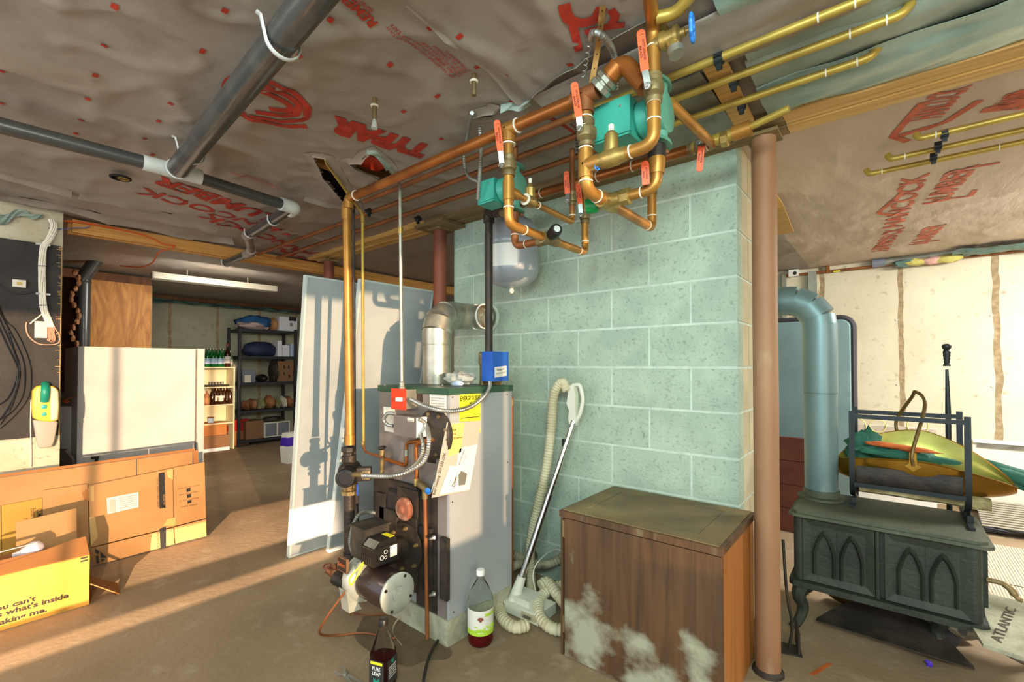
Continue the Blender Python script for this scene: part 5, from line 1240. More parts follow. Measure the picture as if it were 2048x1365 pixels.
pr = [(.036, .002), (.041, .006), (.041, .135), (.039, .15), (.030, .185), (.017, .215), (.0145, .222), (.0145, .236)]
t, bb = bottle('tea_bottle', 'square clear tea bottle with black cap and dark drink in front of the burner', b0, pr, 'clear', 'tea', .118, 'black', .0185, sq=(.35, .13))
for k, col in ((0, 'board_black'), (1, 'board_black')):
    a = .35 - (0 if k else pi / 2); n1 = V((cos(a), sin(a), 0)); r1 = V((-sin(a), cos(a), 0))
    obj('label', MB().obox(bb + n1 * .0418 - r1 * .032 + up * .02, r1 * .064, n1 * .0006, up * .098), col, t)
    if k == 0:
        obj('lettering', textbm('PURE', bb + n1 * .0425 - r1 * .018 + up * .082, r1, up, width=.036, height=.014, depth=.0003, bold=.02), 'ink_white', t, flatshade=True); obj('lettering', textbm('LEAF', bb + n1 * .0425 - r1 * .018 + up * .064, r1, up, width=.036, height=.014, depth=.0003, bold=.02), 'ink_white', t, flatshade=True)
        obj('leaf_print', MB().ext([bb + n1 * .0425 + r1 * x + up * z for x, z in ((0, .022), (.014, .036), (.012, .056), (0, .044), (-.012, .056), (-.014, .036))], n1 * .0004), 'teal', t)
        obj('top_band', MB().obox(bb + n1 * .0424 - r1 * .026 + up * .104, r1 * .052, n1 * .0004, up * .010), 'yellow_label', t)
    else:
        for i, s in enumerate(('BREWED', 'FROM REAL', 'TEA LEAVES', 'NEVER FROM', 'CONCENTRATE')): obj('lettering', textbm(s, bb + n1 * .0425 - r1 * .024 + up * (.085 - .0095 * i), r1, up, width=.048, height=.006, depth=.0003, bold=.02), 'ink_white', t, flatshade=True)
        obj('leaf_print', MB().ext([bb + n1 * .0425 + r1 * x + up * z for x, z in ((0, .096), (.008, .104), (.006, .114), (0, .108), (-.006, .114), (-.008, .104))], n1 * .0004), 'teal', t)
# pliers
pa = q(690, 1352, z=.01); t = thing('pliers', 'small steel locking pliers lying on the floor left of the tea bottle', 'tool', V((pa.x, pa.y, 0)))
for sgn in (1, -1):
    obj('jaw_arm', MB().ext([pa + V((.00, .004 * sgn, 0)), pa + V((-.03, .02 * sgn, 0)), pa + V((-.055, .014 * sgn, 0)), pa + V((-.03, .010 * sgn, 0)), pa + V((.01, -.012 * sgn, 0)), pa + V((.09, -.022 * sgn, 0)), pa + V((.09, -.012 * sgn, 0)), pa + V((.01, -.002 * sgn, 0))][::sgn], (0, 0, .004 * 1), bv=.001), 'steel', t).location.z = .0045 * (sgn > 0)
obj('pivot', MB().lathe([(.010, 0), (.010, .012), (.005, .014)], pa, n=14), 'galv', t)
solo('paper_strip', MB().grid(lambda u, v: cr([zpt(812, 1222, .004), zpt(790, 1245, .006), zpt(786, 1265, .018), zpt(803, 1290, .006)], 6)[int(u * 18)] + V((.014 * v, -.006 * v, 0)), 18, 1, (0, 0, .0012)), 'hose', 'curled tan paper strip on the floor below the burner motor', 'paper strip')
solo('floor_tube', MB().tube(cr([zpt(890, 1252, .01), zpt(880, 1275, .01), zpt(862, 1305, .01), zpt(850, 1345, .012), zpt(842, 1400, .012)], 8), .006, 8), 'cable_black', 'thin dark tube snaking on the floor from the boiler base to the bottom edge', 'tube')
solo('floor_wire', MB().tube(cr([zpt(700, 1190, .006), zpt(690, 1215, .006), zpt(720, 1230, .006), zpt(790, 1228, .006)], 8), .003, 6), 'copper_dull', 'thin line on the floor under the iron elbow and burner', 'wire')
# damp dark patch on the slab
def stain(name, c, rx, ry, m, seed):
    mb = MB(); pts = []
    for i in range(40):
        a = 2 * pi * i / 40; k = 1 + .25 * noise.noise(V((cos(a) * 1.5, sin(a) * 1.5, seed))); pts.append(V((c.x + rx * k * cos(a), c.y + ry * k * sin(a), .0012)))
    mb._new(pts, [tuple(range(40))]); return struct(name, mb, m, bpy.data.objects['floor'])
stain('floor_stain', q(800, 1275, z=0), .26, .15, 'damp_stain', 2)
# ---------------------------------------------------------------- left wall: black board, cables, vacuum
LX = WLX + .018
ys_ = WLY - .008
zt = q(60, 484, x=LX).z; zb = q(60, 876, x=LX).z
t = thing('backer_board', 'black painted plywood board screwed to the left concrete wall', 'board', (WLX, -.4, zb))
obj('board', MB().box((WLX + .001, -1.9, zb), (LX, ys_, zt), bv=.001), 'board_black', t)
mb = MB()
for i in range(46):
    z = zb + (zt - zb) * random.random(); l = random.choice((.006, .01, .018)); mb.box((LX + .0002, ys_ - .003 - l, z), (LX + .0016, ys_ + .001, z + .0025))
mb.box((WLX + .001, ys_ + .0002, zb), (LX, ys_ + .003, zt)); tag(obj('split_edge', mb, 'pine', t), kind='stuff')
def lw(px, py, e=.012): return P(px, py, x=LX + e)
t = thing('cable_bundle', 'thick bundle of white data cables down the black board to the terminal block', 'cables', lw(85, 690))
tr = cr([lw(103, 440, .03), lw(108, 455, .03), lw(98, 480, .025), lw(87, 495), lw(84, 530), lw(84, 560), lw(85, 600), lw(88, 620), lw(96, 640), lw(102, 655)], 6)
for k in range(8):
    a = k * .8; o = V((.006 * abs(sin(a)), .013 * cos(a), .002 * sin(a)))
    qq = [p + V((.006 + .005 * sin(a + i * .12), .013 * cos(a + i * .10), 0)) for i, p in enumerate(tr)]
    obj('cable', MB().tube(qq, .0048, 6), 'cable_white', t)
for py in (461, 533, 611): c = lw(*{461: (106, 458), 533: (85, 533), 611: (88, 611)}[py]); obj('cable_tie', MB().tube([c + V((.008, -.022, -.002)), c + V((.016, 0, 0)), c + V((.008, .022, .002))], .003, 6), 'black', t)
for p in ((86, 490), (86, 589)): c = lw(*p); obj('cable_clamp', MB().box(c + V((-.01, -.032, -.005)), c + V((.012, .032, .006)), bv=.003), 'pvc_white', t)
obj('loose_cable', MB().tube(cr([lw(90, 628), lw(112, 660), lw(119, 672), lw(117, 686), lw(100, 690), lw(75, 687), lw(57, 672), lw(52, 655), lw(53, 645)], 8), .0035, 6), 'wire_pink', t)
obj('loose_cable', MB().tube(cr([lw(92, 622), lw(80, 632), lw(66, 643), lw(60, 648)], 6), .004, 6), 'cable_white', t)
mb = MB()
for k in range(26):
    a = lw(96 + random.random() * 14, 650 + random.random() * 12, .014); b = lw(94, 650 + random.random() * 32, .01); m = lw(98 + random.random() * 14, 672 + random.random() * 12, .02)
    mb.tube(cr([a, m, b], 4), .0014, 4)
tag(obj('loose_wires', mb, 'wire_pink', t), kind='stuff')
t = thing('terminal_block', 'cream punch-down terminal block on the black board below the white cables', 'terminal block', lw(81, 678))
a, b = lw(69, 643, 0), lw(93, 677, 0)
obj('body', MB().box((LX + .0005, a.y, b.z), (LX + .02, b.y, a.z), bv=.002), 'cable_white', t)
nr = 14
for i in range(nr):
    z = b.z + (a.z - b.z) * (i + .5) / nr; obj('terminal_row', MB().box((LX + .0202, a.y + .006, z - .0022), (LX + .025, b.y - .006, z + .0012), bv=.0008, seg=1), 'flux', t)
t = thing('wall_jack', 'small white jack box on the black board at far left', 'jack', lw(38, 577))
c = lw(38, 568, 0); obj('body', MB().box((LX, c.y - .028, c.z - .022), (LX + .022, c.y + .028, c.z + .022), bv=.003), 'cable_white', t)
obj('port', MB().box((LX + .0222, c.y - .010, c.z - .010), (LX + .026, c.y + .010, c.z + .008), bv=.001), 'brass', t)
solo('black_cable', MB().tube(cr([lw(-20, 560, .01), lw(0, 570, .01), lw(20, 585, .01), lw(45, 588, .01), lw(76, 583, .01)], 8), .003, 6), 'cable_black', 'single black cable curving under the white jack box to the cable bundle', 'cable')
for i, pts in enumerate([[(-10, 590), (12, 650), (28, 700), (38, 730), (38, 765), (20, 820), (0, 850)], [(-10, 600), (10, 640), (30, 660), (52, 705), (62, 745), (58, 790), (35, 825), (0, 858)],
                         [(-10, 610), (20, 665), (42, 710), (49, 745), (45, 790), (25, 822), (-4, 842)], [(-8, 625), (10, 665), (24, 695), (34, 725), (33, 755), (16, 795), (-6, 812)], [(-10, 640), (8, 680), (25, 715), (36, 745), (28, 790), (6, 830), (-10, 845)]]):
    solo('black_cable', MB().tube(cr([lw(*p, .008 + .006 * i) for p in pts], 8), .0035, 6), 'cable_black', ('outermost black cable of the drooping loop below the white jack box', 'second black cable from the outside of the drooping loop', 'middle black cable of the five in the drooping loop', 'fourth black cable of the drooping loop, bending inward', 'innermost black cable of the drooping loop on the black board')[(2, 0, 1, 4, 3)[i]], 'cable', 'black cables hanging in a loop on the board')
# handheld vacuum
t = thing('handheld_vacuum', 'yellow and cream handheld vacuum with green handle hung on the black board', 'vacuum', lw(88, 894))
def flatpoly(pts, e0): return [P(*p, x=LX + e0) for p in pts]
obj('body', MB().ext(flatpoly([(63, 782), (70, 773), (84, 770), (104, 772), (114, 779), (116, 812), (114, 840), (98, 843), (80, 841), (64, 836), (62, 808)], .004), (.075, 0, 0), bv=.012, seg=3), 'vac_yellow', t)
obj('side_shell', MB().ext(flatpoly([(97, 774), (108, 775), (114, 783), (115, 812), (113, 838), (98, 841)], .012), (.073, 0, 0), bv=.010, seg=3), 'vac_cream', t)
obj('dust_bowl', MB().ext(flatpoly([(64, 839), (114, 842), (107, 880), (102, 893), (76, 896), (71, 880)], .008), (.062, 0, 0), bv=.010, seg=3), 'frosted', t)
obj('handle', MB().tube(cr([lw(89, 803, .085), lw(90, 790, .105), lw(91, 778, .10), lw(91, 770, .06), lw(91, 768, .03)], 6), .020, 14, flat=(.8, 1)), 'teal', t)
obj('button', MB().lathe([(.014, 0), (.013, .006), (.001, .008)], lw(88, 814, .082), X, 16), 'teal_button', t); obj('button', MB().lathe([(.012, 0), (.011, .005), (.001, .006)], lw(88, 829, .080), X, 16), 'teal_button', t)
obj('cord', MB().tube(cr([lw(62, 800, .01), lw(61, 850, .008), lw(62, 900, .006), lw(62, 935, .006)], 6), .003, 6), 'cable_white', t)
solo('wrap_scrap', MB().grid(lambda u, v: P(-10 + 95 * u, 424 + 6 * sin(u * 9) + v * (22 - 14 * u), x=WLX + .012 + .02 * abs(sin(u * 13 + v * 4))), 24, 6, (.0015, 0, 0)), 'wrap_back', 'crumpled silvery wrap scrap at the top of the left concrete wall', 'house wrap', ang=60)
# orange line along the header
solo('orange_cable', MB().tube(cr([q(110, 440, x=-4.14), q(180, 448, x=-4.14), q(285, 470, x=-4.14), q(325, 488, x=-4.14), q(345, 491, x=-4.14), q(345, 495, x=-4.16), q(318, 505, x=-4.3) , q(305, 525, x=-4.5), q(280, 535, x=-4.8), q(240, 532, x=-5.2)], 8), .005, 6), 'cable_orange', 'orange cable stapled along the header board then branching across the far ceiling', 'cable')
solo('blue_cable', MB().tube(cr([q(108, 458, x=-4.09), q(130, 458, x=-4.12), q(152, 456, x=-4.14), q(170, 456, x=-4.14), q(180, 452, x=-4.14)], 6), .003, 6), 'cable_blue', 'thin blue-white cable from the white bundle to the header board', 'cable')
# ---------------------------------------------------------------- plywood enclosure
PXp = -6.24
ya, yb = q(160, 600, x=PXp).y, q(303, 600, x=PXp).y; zp = q(303, 572, x=PXp).z
solo('plywood_sheet', MB().box((PXp - .018, ya, 0), (PXp, yb, zp), bv=.002), 'plywood', 'large orange plywood panel with wavy grain at the opening to the far room', 'panel')
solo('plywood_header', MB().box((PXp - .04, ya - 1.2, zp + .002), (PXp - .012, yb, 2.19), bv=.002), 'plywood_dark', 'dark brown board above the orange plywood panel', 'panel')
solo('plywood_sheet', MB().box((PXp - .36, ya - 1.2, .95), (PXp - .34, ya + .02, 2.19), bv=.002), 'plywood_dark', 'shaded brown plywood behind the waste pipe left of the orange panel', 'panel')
solo('stud', MB().box((PXp - .3, yb - .02, 0), (PXp - .02, yb + .012, zp), bv=.002), 'pine_dusty', 'edge stud closing the right side of the orange plywood panel', 'stud')
mb = MB()
for i in range(14):
    p = q(150 + 8 * sin(i), 545 + i * 11, x=-5.7); mb.join if 0 else None
    bl = blob(p, (.02, .02, .03), i, .5, 8); join(mb, bl)
tag(solo('spray_foam_drips', mb, 'bag_tan', 'rough tan foam drips down the wall edge left of the waste pipe', 'foam'), kind='stuff')
# ---------------------------------------------------------------- freezer
FX = -4.81; fy0, fy1, fz = q(155, 800, x=FX).y, q(408, 800, x=FX).y, q(280, 696, x=FX).z
ys = q(392, 800, x=FX).y
t = thing('freezer', 'white pebbled-steel upright freezer standing behind the flattened cartons', 'freezer', (FX - .35, (fy0 + fy1) / 2, 0))
obj('cabinet', MB().box((FX - .7, fy0, .02), (FX, ys - .008, fz), bv=.006), 'freezer', t)
obj('gasket', MB().box((FX - .69, ys - .008, .03), (FX - .006, ys + .006, fz - .008)), 'galv_dull', t)
dr = obj('door', MB().box((FX - .7, ys + .006, .03), (FX + .004, fy1, fz + .004), bv=.008, seg=3), 'freezer_trim', t)
obj('hinge_cover', MB().box(q(396, 775, x=FX + .004), q(404, 798, x=FX + .010), bv=.001), 'flux', dr)
obj('foot', MB().box((FX - .66, fy0 + .03, 0), (FX - .05, fy0 + .08, .02)), 'iron', t)
br = q(196, 920, x=FX + .05)
solo('door_latch', MB().ext([q(*p, x=FX + .03) for p in ((181, 914), (199, 913), (193, 926), (188, 926), (190, 919), (182, 919))], (.012, 0, 0), bv=.002), 'black', 'small black latch piece on the white freezer side above the cartons', 'latch')
c = q(138, 832, x=-5.2); solo('white_box', MB().box((-5.3, c.y - .14, .0), (-5.1, c.y + .10, q(138, 812, x=-5.2).z), bv=.004), 'box_white', 'white carton standing in the shade left of the freezer', 'box')
c = q(137, 880, x=-4.7); solo('black_bag', blob(V((-4.75, c.y - .05, .3)), (.12, .12, .30), 8, .25, 16), 'black_dusty', 'crumpled black bag between the left wall and the freezer', 'bag', ang=20)
solo('orange_tool', MB().tube([q(128, 800, x=-4.9), q(136, 806, x=-4.9)], .014, 10).tube([q(130, 800, x=-4.9), q(153, 792, x=-4.9)], .003, 6), ['orange_cloth'], 'screwdriver with orange handle in the gap left of the freezer', 'tool')
# ---------------------------------------------------------------- flattened cartons and open box
NL = V((1, 0, .16)).normalized(); c0 = -3.75 * NL.x
def sheetq(name, pxs, k, m, par, th=.006): 
    pts = [PP(*p, NL, c0 - k) for p in pxs]; return obj(name, MB().ext(pts, -NL * th, bv=.001), m, par)
def lsheet(s, a, b, h, k, par, m='ink', down=False, bold=.0):
    A, B = PP(*a, NL, c0 - k), PP(*b, NL, c0 - k); r = (B - A).normalized(); u = NL.cross(r)
    return obj('lettering', textbm(s, A + NL * .0012, r, u, width=(B - A).length, height=h, depth=.0004, bold=bold), m, par, flatshade=True)
t = thing('flattened_carton', 'long plain flattened carton leaning at the back against the freezer', 'carton', PP(200, 1120, NL, c0 - .05))
sheetq('panel', [(-40, 962), (272, 919), (272, 1095), (-40, 1190)], .045, 'cardboard', t); sheetq('panel', [(274, 919), (385, 903), (385, 1075), (274, 1095)], .045, 'cardboard', t)
sheetq('end_flap', [(386, 903), (396, 900), (398, 930), (388, 935)], .043, 'cardboard_in', t); sheetq('top_flap', [(-40, 955), (390, 897), (390, 902), (-40, 961)], .052, 'cardboard_in', t)
t = thing('flattened_carton', 'flattened carton with white shipping label leaning in front at right', 'carton', PP(300, 1100, NL, c0))
pm = sheetq('panel', [(177, 972), (345, 937), (347, 1054), (182, 1095)], .0, 'cardboard', t)
sheetq('panel', [(347, 936), (409, 925), (412, 1037), (349, 1053)], .0, 'cardboard', t)
sheetq('bottom_flap', [(183, 1097), (347, 1056), (349, 1089), (186, 1133)], .0, 'cardboard', t); sheetq('bottom_flap', [(349, 1055), (412, 1039), (413, 1073), (351, 1088)], .0, 'cardboard', t)
def onsheet(name, pxs, m, k=0, e=.0006, par=t):
    pts = [PP(*p, NL, c0 - k) + NL * .0003 for p in pxs]; return obj(name, MB().ext(pts, NL * e), m, par, flatshade=True)
lb = onsheet('shipping_label', [(213, 997), (277, 985), (277, 1015), (215, 1029)], 'white_paper')
mb = MB()
for i in range(9):
    x = 219 + i * 1.4; mb.ext([PP(*p, NL, c0) + NL * .001 for p in ((x, 1000), (x + .7, 1000), (x + .8, 1024), (x + .1, 1024))], NL * .0003)
for i in range(6): mb.ext([PP(*p, NL, c0) + NL * .001 for p in ((238, 997 + 4 * i), (272, 990 + 4 * i), (272, 991 + 4 * i), (238, 998 + 4 * i))], NL * .0003)
tag(obj('label_print', mb, 'galv_dull', t, flatshade=True), kind='stuff')
onsheet('print_bar', [(317, 947), (329, 945), (331, 1016), (319, 1018)], 'black'); onsheet('print_bar', [(319, 1058), (332, 1054), (332, 1096), (321, 1099)], 'black')
onsheet('print_triangle', [(329, 1000), (331, 1018), (322, 1012)], 'black')
lsheet('Deluxe Exterior Door Option', (311, 957), (313, 1016), .020, 0, t); lsheet('Deluxe Exterior Do', (313, 1063), (315, 1097), .018, 0, t)
lsheet('WICKED FAST', (325, 990), (327, 1012), .016, 0, t, 'cardboard')
for i, s in enumerate(('PLEASE RECYCLE THIS CARTON', 'PAPER  WOOD  STEEL', 'BOX 1 OF 2', 'KEEP DRY')): lsheet(s, (400 - i * 2, 969 + 13 * i), (355 + i * 2, 978 + 12 * i), .008, 0, t)
onsheet('print_icon', [(373, 978), (381, 976), (381, 983), (373, 985)], 'black'); onsheet('print_icon', [(374, 990), (382, 988), (382, 995), (374, 997)], 'black'); onsheet('print_icon', [(375, 1002), (383, 1000), (383, 1006), (375, 1008)], 'black')
for pl in ([(190, 1097), (199, 1104), (196, 1110), (190, 1106)], [(200, 1104), (205, 1108), (214, 1116), (202, 1117)], [(191, 1112), (197, 1112), (199, 1126), (193, 1129)], [(202, 1119), (212, 1118), (203, 1125)]): onsheet('print_emblem', pl, 'black')
for pl in ([(181, 974), (188, 972), (188, 1003), (182, 1004)], [(178, 1035), (190, 1034), (196, 1075), (182, 1092)], [(333, 942), (346, 938), (346, 960), (336, 955)], [(335, 1040), (350, 1035), (352, 1052), (326, 1052)]): onsheet('tape_strip', pl, 'tape')
t = thing('flattened_carton', 'small flattened carton leaning left of the one with the shipping label', 'carton', PP(130, 1130, NL, c0))
sheetq('panel', [(85, 982), (175, 968), (178, 1090), (87, 1105)], .012, 'cardboard', t); sheetq('side_flap', [(164, 986), (178, 975), (178, 1003), (170, 1004)], .006, 'cardboard_in', t)
t = thing('flattened_carton', 'yellower flattened carton with Spanish print leaning at the left edge', 'carton', PP(40, 1130, NL, c0 - .02))
sheetq('panel', [(3, 1012), (84, 997), (86, 1110), (4, 1130)], .024, 'cardboard_yellow', t); sheetq('panel', [(-40, 1022), (1, 1013), (3, 1130), (-40, 1140)], .024, 'cardboard_yellow', t)
lsheet('COMPRE UN PAQUETE', (70, 1020), (73, 1088), .030, .024, t, bold=.01); lsheet('Encuentre un mejor precio', (58, 1019), (62, 1090), .026, .024, t); lsheet('y le daremos 7% de', (46, 1038), (50, 1092), .026, .024, t)
# open box
t = thing('open_carton', 'open yellow-brown carton with bold black lettering holding a bulb at the left edge', 'carton', (-3.3, .1, 0))
BXf = q(178, 1210, z=0).x; by1 = q(178, 1210, z=0).y; bh = q(172, 1112, x=BXf).z; by0 = by1 - .62; BXb = BXf - .34
obj('front_side', MB().box((BXf - .005, by0, .001), (BXf, by1, bh), bv=.001), 'cardboard_yellow', t)
obj('right_side', MB().box((BXb, by1 - .005, .001), (BXf - .0055, by1, bh), bv=.001), 'cardboard_in', t); obj('back_side', MB().box((BXb, by0, .001), (BXb + .005, by1 - .0055, bh), bv=.001), 'cardboard_in', t)
obj('bottom', MB().box((BXb + .006, by0, .001), (BXf - .006, by1 - .006, .006)), 'cardboard_in', t)
ft = [V((BXf - .002, by0, bh)), V((BXf - .002, by1, bh)), V((BXf - .05, by1 - .01, bh + .085)), V((BXf - .05, by1 - .06, bh + .083)), V((BXf - .052, by1 - .16, bh + .060)), V((BXf - .05, by1 - .30, bh + .058)), V((BXf - .05, by0, bh + .05))]
obj('front_flap', MB().ext(ft, (-.004, 0, -.002)), 'cardboard_in', t)
obj('tall_flap', MB().ext([V((BXb + .02, by1 - .24, bh - .02)), V((BXb + .02, by1 - .01, bh - .02)), V((BXb - .02, by1 - .01, bh + .17)), V((BXb - .02, by1 - .24, bh + .15))], (.004, 0, 0)), 'cardboard', t)
a, b, c, d = V((BXf - .01, by1 + .002, .10)), V((BXf - .16, by1 + .002, .10)), V((BXf - .17, by1 + .14, .002)), V((BXf - .01, by1 + .12, .002))
obj('side_flap', MB().ext([a, b, c, d], (0, .003, .003)), 'cardboard_in', t)
def lbox(s, pa, pb, h):
    A, B = q(*pa, x=BXf), q(*pb, x=BXf); r = V((0, 1, 0)); obj('lettering', textbm(s, V((BXf + .0008, A.y, A.z)), r, up, width=(B.y - A.y), height=h, depth=.0005, bold=.03), 'ink', t, flatshade=True)
z1 = q(72, 1202, x=BXf).z
def lb2(s, pend, n, h):
    B = q(*pend, x=BXf); tb = None; w = n; obj('lettering', textbm(s, V((BXf + .0008, B.y - w, B.z)), V((0, 1, 0)), up, width=w, height=h, depth=.0005, bold=.03), 'ink', t, flatshade=True)
def lb3(s, pa, pb, h, dz=0):
    A, B = q(*pa, x=BXf), q(*pb, x=BXf); obj('lettering', textbm(s, V((BXf + .0008, A.y, B.z - dz)), V((0, 1, 0)), up, width=B.y - A.y, height=h, depth=.0005, bold=.035), 'ink', t, flatshade=True)
lb3("ou can't", (-10, 1221), (72, 1202), .026); lb3("s what's inside", (-6, 1236), (137, 1196), .027); lb3('aking me.', (-2, 1249), (94, 1224), .033, .007)
for e in (0, 6): onb = q(161, 1118 + e, x=BXf); obj('print_mark', MB().box(onb + V((.0002, 0, -.004)), onb + V((.0008, .028, .004))), 'ink', t)
bc = q(60, 1101, x=BXf - .12)
solo('light_bulb', MB().lathe([(.013, -.06), (.014, -.035), (.022, -.025), (.034, .0), (.036, .018), (.030, .038), (.012, .050), (.001, .052)], bc, (.3, .9, .25), 24), 'bulb', 'white light bulb lying on top of the open carton', 'bulb')
pc_ = q(25, 1110, x=BXf - .10); obj('envelope', MB().obox(pc_ - V((.05, .16, .0)), V((0, .24, .02)), V((.08, 0, .02)), V((0, -.0, .004)), bv=.001), 'white_paper', t)
# ---------------------------------------------------------------- far room
SX = -7.5
def sq(px, py, e=0.): return q(px, py, x=SX - e)
y0, y1 = sq(480, 700).y, sq(592, 700).y
zz = [sq(480, y).z for y in (657, 712, 766, 823, 882)]
t = thing('shelving_unit', 'black metal five-tier shelving unit against the far concrete wall', 'shelves', (SX - .22, (y0 + y1) / 2, 0))
for yy in (y0, y1):
    for xx in (SX - .02, SX - .45): obj('upright', MB().box((xx - .02, yy - .018, 0), (xx + .02, yy + .018, zz[0] + .03), bv=.002), 'shelf_black', t)
for z in zz: obj('shelf', MB().box((SX - .46, y0 + .019, z - .045), (SX - .002, y1 - .019, z), bv=.002), 'shelf_black', t)
def thingbox(name, px0, px1, top, shelf, m, label, cat, dx=.06, dep=.2, grp=None, bv=.004):
    z = zz[shelf]; a = q(px0, 700, x=SX - dx); b = q(px1, 700, x=SX - dx); zt_ = q(px0, top, x=SX - dx).z
    return solo(name, MB().box((SX - dx - dep, a.y, z + .001), (SX - dx, b.y, max(zt_, z + .03)), bv=bv), m, label, cat, grp)
def softbox(name, px0, px1, top, shelf, m, label, cat, seed=1, dx=.16, grp=None, amp=.3, hz=None):
    z = zz[shelf] if shelf is not None else 0; a = q(px0, 700, x=SX - dx); b = q(px1, 700, x=SX - dx); zt_ = q(px0, top, x=SX - dx).z; h = (zt_ - z) / 2
    mb = blob(V((0, 0, 0)), (.14, (b.y - a.y) / 2, h), seed, amp, 20, freq=2.2); lo = min(v.co.z for v in mb.bm.verts)
    for v in mb.bm.verts:
        if v.co.z < -h * .8: v.co.z = -h * .8 + (v.co.z + h * .8) * .1
    lo = min(v.co.z for v in mb.bm.verts)
    for v in mb.bm.verts: v.co += V((SX - dx, (a.y + b.y) / 2, z + .002 - lo))
    return solo(name, mb, m, label, cat, grp, ang=50)
softbox('pink_blanket', 470, 535, 640, 0, 'cloth_pink', 'folded pale pink blanket at the left of the top shelf', 'blanket', 4)
softbox('blue_jacket', 472, 548, 628, 0, 'cloth_blue', 'crumpled blue jacket heaped on the top shelf', 'jacket', 9, .2, amp=.4)
softbox('tan_ball', 537, 553, 633, 0, 'cardboard', 'round tan bundle between the blue jacket and the radio', 'bundle', 2, .2, amp=.08)
r = thingbox('radio', 558, 594, 633, 0, 'box_white', 'grey and white radio box at the right end of the top shelf', 'radio', .05, .3)
obj('display', MB().box(sq(578, 634, .045), sq(593, 643, .04), bv=.002), 'ink', r); obj('keypad', MB().box(sq(580, 646, .045), sq(585, 653, .04), bv=.001), 'galv_dull', r)
softbox('navy_bag', 484, 553, 680, 1, 'bag_blue', 'long navy duffel bag on the second shelf', 'bag', 6, .18, amp=.12)
thingbox('white_box', 555, 564, 682, 1, 'box_white', 'tall narrow white carton on the second shelf beside the navy bag', 'box'); thingbox('white_box', 565, 579, 691, 1, 'box_white', 'middle low white carton of the three on the second shelf', 'box'); thingbox('white_box', 581, 589, 688, 1, 'label_blue', 'bluish narrow carton at the right end of the second shelf', 'box')
thingbox('storage_bin', 485, 511, 740, 2, 'box_grey', 'grey-blue storage bin on the third shelf', 'bin', .10); thingbox('cream_tub', 490, 502, 751, 2, 'flux', 'small cream tub in front of the grey-blue bin', 'tub', .02, .06)
softbox('small_appliance', 513, 534, 748, 2, 'black', 'dark small appliance with pale top on the third shelf', 'appliance', 3, .14, amp=.1); softbox('desk_fan', 541, 553, 717, 2, 'black_dusty', 'dark small fan on the third shelf left of the brown box', 'fan', 12, .14, amp=.5)
r = thingbox('brown_box', 555, 587, 723, 2, 'brown_box', 'brown printed cardboard box at the right of the third shelf', 'box', .06, .3)
for a, b in ((567, 732), (576, 732), (567, 745), (577, 750)): obj('print_mark', MB().box(sq(a, b, .06) , sq(a + 3, b + 6, .058)), 'ink', r)
for i, (a, b, tp, m, l) in enumerate(((484, 497, 800, 'bag_tan', 'brown snack bag at the left end of the fourth shelf'), (498, 512, 797, 'bag_tan', 'brown bag with silver top, second on the fourth shelf'), (513, 528, 795, 'olive_bag', 'olive and white bag, third on the fourth shelf'),
    (529, 549, 790, 'bag_tan', 'wide orange-brown bag in the middle of the fourth shelf'), (550, 560, 794, 'olive_bag', 'pale green bag right of the wide orange-brown bag'), (561, 570, 792, 'flux', 'white crumpled bag on the fourth shelf'), (571, 583, 791, 'bag_tan', 'reddish bag at the right end of the fourth shelf'))):
    softbox('snack_bag', a, b, tp, 3, m, l, 'bag', i + 20, .12, 'bags on the fourth shelf', .3)
thingbox('brown_box', 493, 527, 844, 4, 'brown_box', 'plain brown cardboard box on the bottom shelf', 'box', .02, .3)
t = thing('drawer_unit', 'small clear plastic drawer unit with cream frame on the bottom shelf', 'drawers', sq(555, 875))
a, b = sq(530, 700).y, sq(581, 700).y; z0_ = zz[4] + .001; z1_ = zz[4] + .23
obj('frame', MB().box((SX - .3, a, z0_), (SX, b, z0_ + .015), bv=.002).box((SX - .3, a, z1_ - .015), (SX, b, z1_), bv=.002).box((SX - .3, a, z0_ + .015), (SX, a + .015, z1_ - .015)).box((SX - .3, b - .015, z0_ + .015), (SX, b, z1_ - .015)).box((SX - .3, (a + b) / 2 - .01, z0_ + .015), (SX, (a + b) / 2 + .01, z1_ - .015)), 'flux', t)
for s0, s1 in ((a + .017, (a + b) / 2 - .012), ((a + b) / 2 + .012, b - .017)): obj('drawer', MB().box((SX - .28, s0, z0_ + .017), (SX - .004, s1, z1_ - .02), bv=.003), 'box_grey', t)
solo('dark_pouch', blob(V((SX - .15, (a + b) / 2, z1_ + .04)), (.12, .17, .04), 5, .4, 16), 'black_dusty', 'dark pouches piled on the clear drawer unit', 'pouch', ang=30)
# bookcase
BX = -7.42
def bq(px, py, e=0.): return q(px, py, x=BX - e)
y0, y1 = bq(400, 700).y, bq(470.5, 700).y; bz = [bq(470, y).z for y in (737, 773, 808, 844, 885)]
t = thing('bookcase', 'cream open bookcase with bottles standing left of the black shelving unit', 'bookcase', (BX - .14, (y0 + y1) / 2, 0))
obj('side', MB().box((BX - .28, y1 - .018, 0), (BX, y1, bz[0]), bv=.002), 'shelf_cream', t); obj('side', MB().box((BX - .28, y0, 0), (BX, y0 + .018, bz[0]), bv=.002), 'shelf_cream', t)
obj('back', MB().box((BX - .285, y0 + .02, 0), (BX - .281, y1 - .02, bz[0])), 'shelf_cream', t)
obj('top', MB().box((BX - .28, y0, bz[0] + .001), (BX + .004, y1 + .004, bz[0] + .019), bv=.002), 'shelf_cream', t)
for z in bz[1:4]: obj('shelf', MB().box((BX - .28, y0 + .019, z - .018), (BX - .004, y1 - .019, z), bv=.002), 'shelf_cream', t)
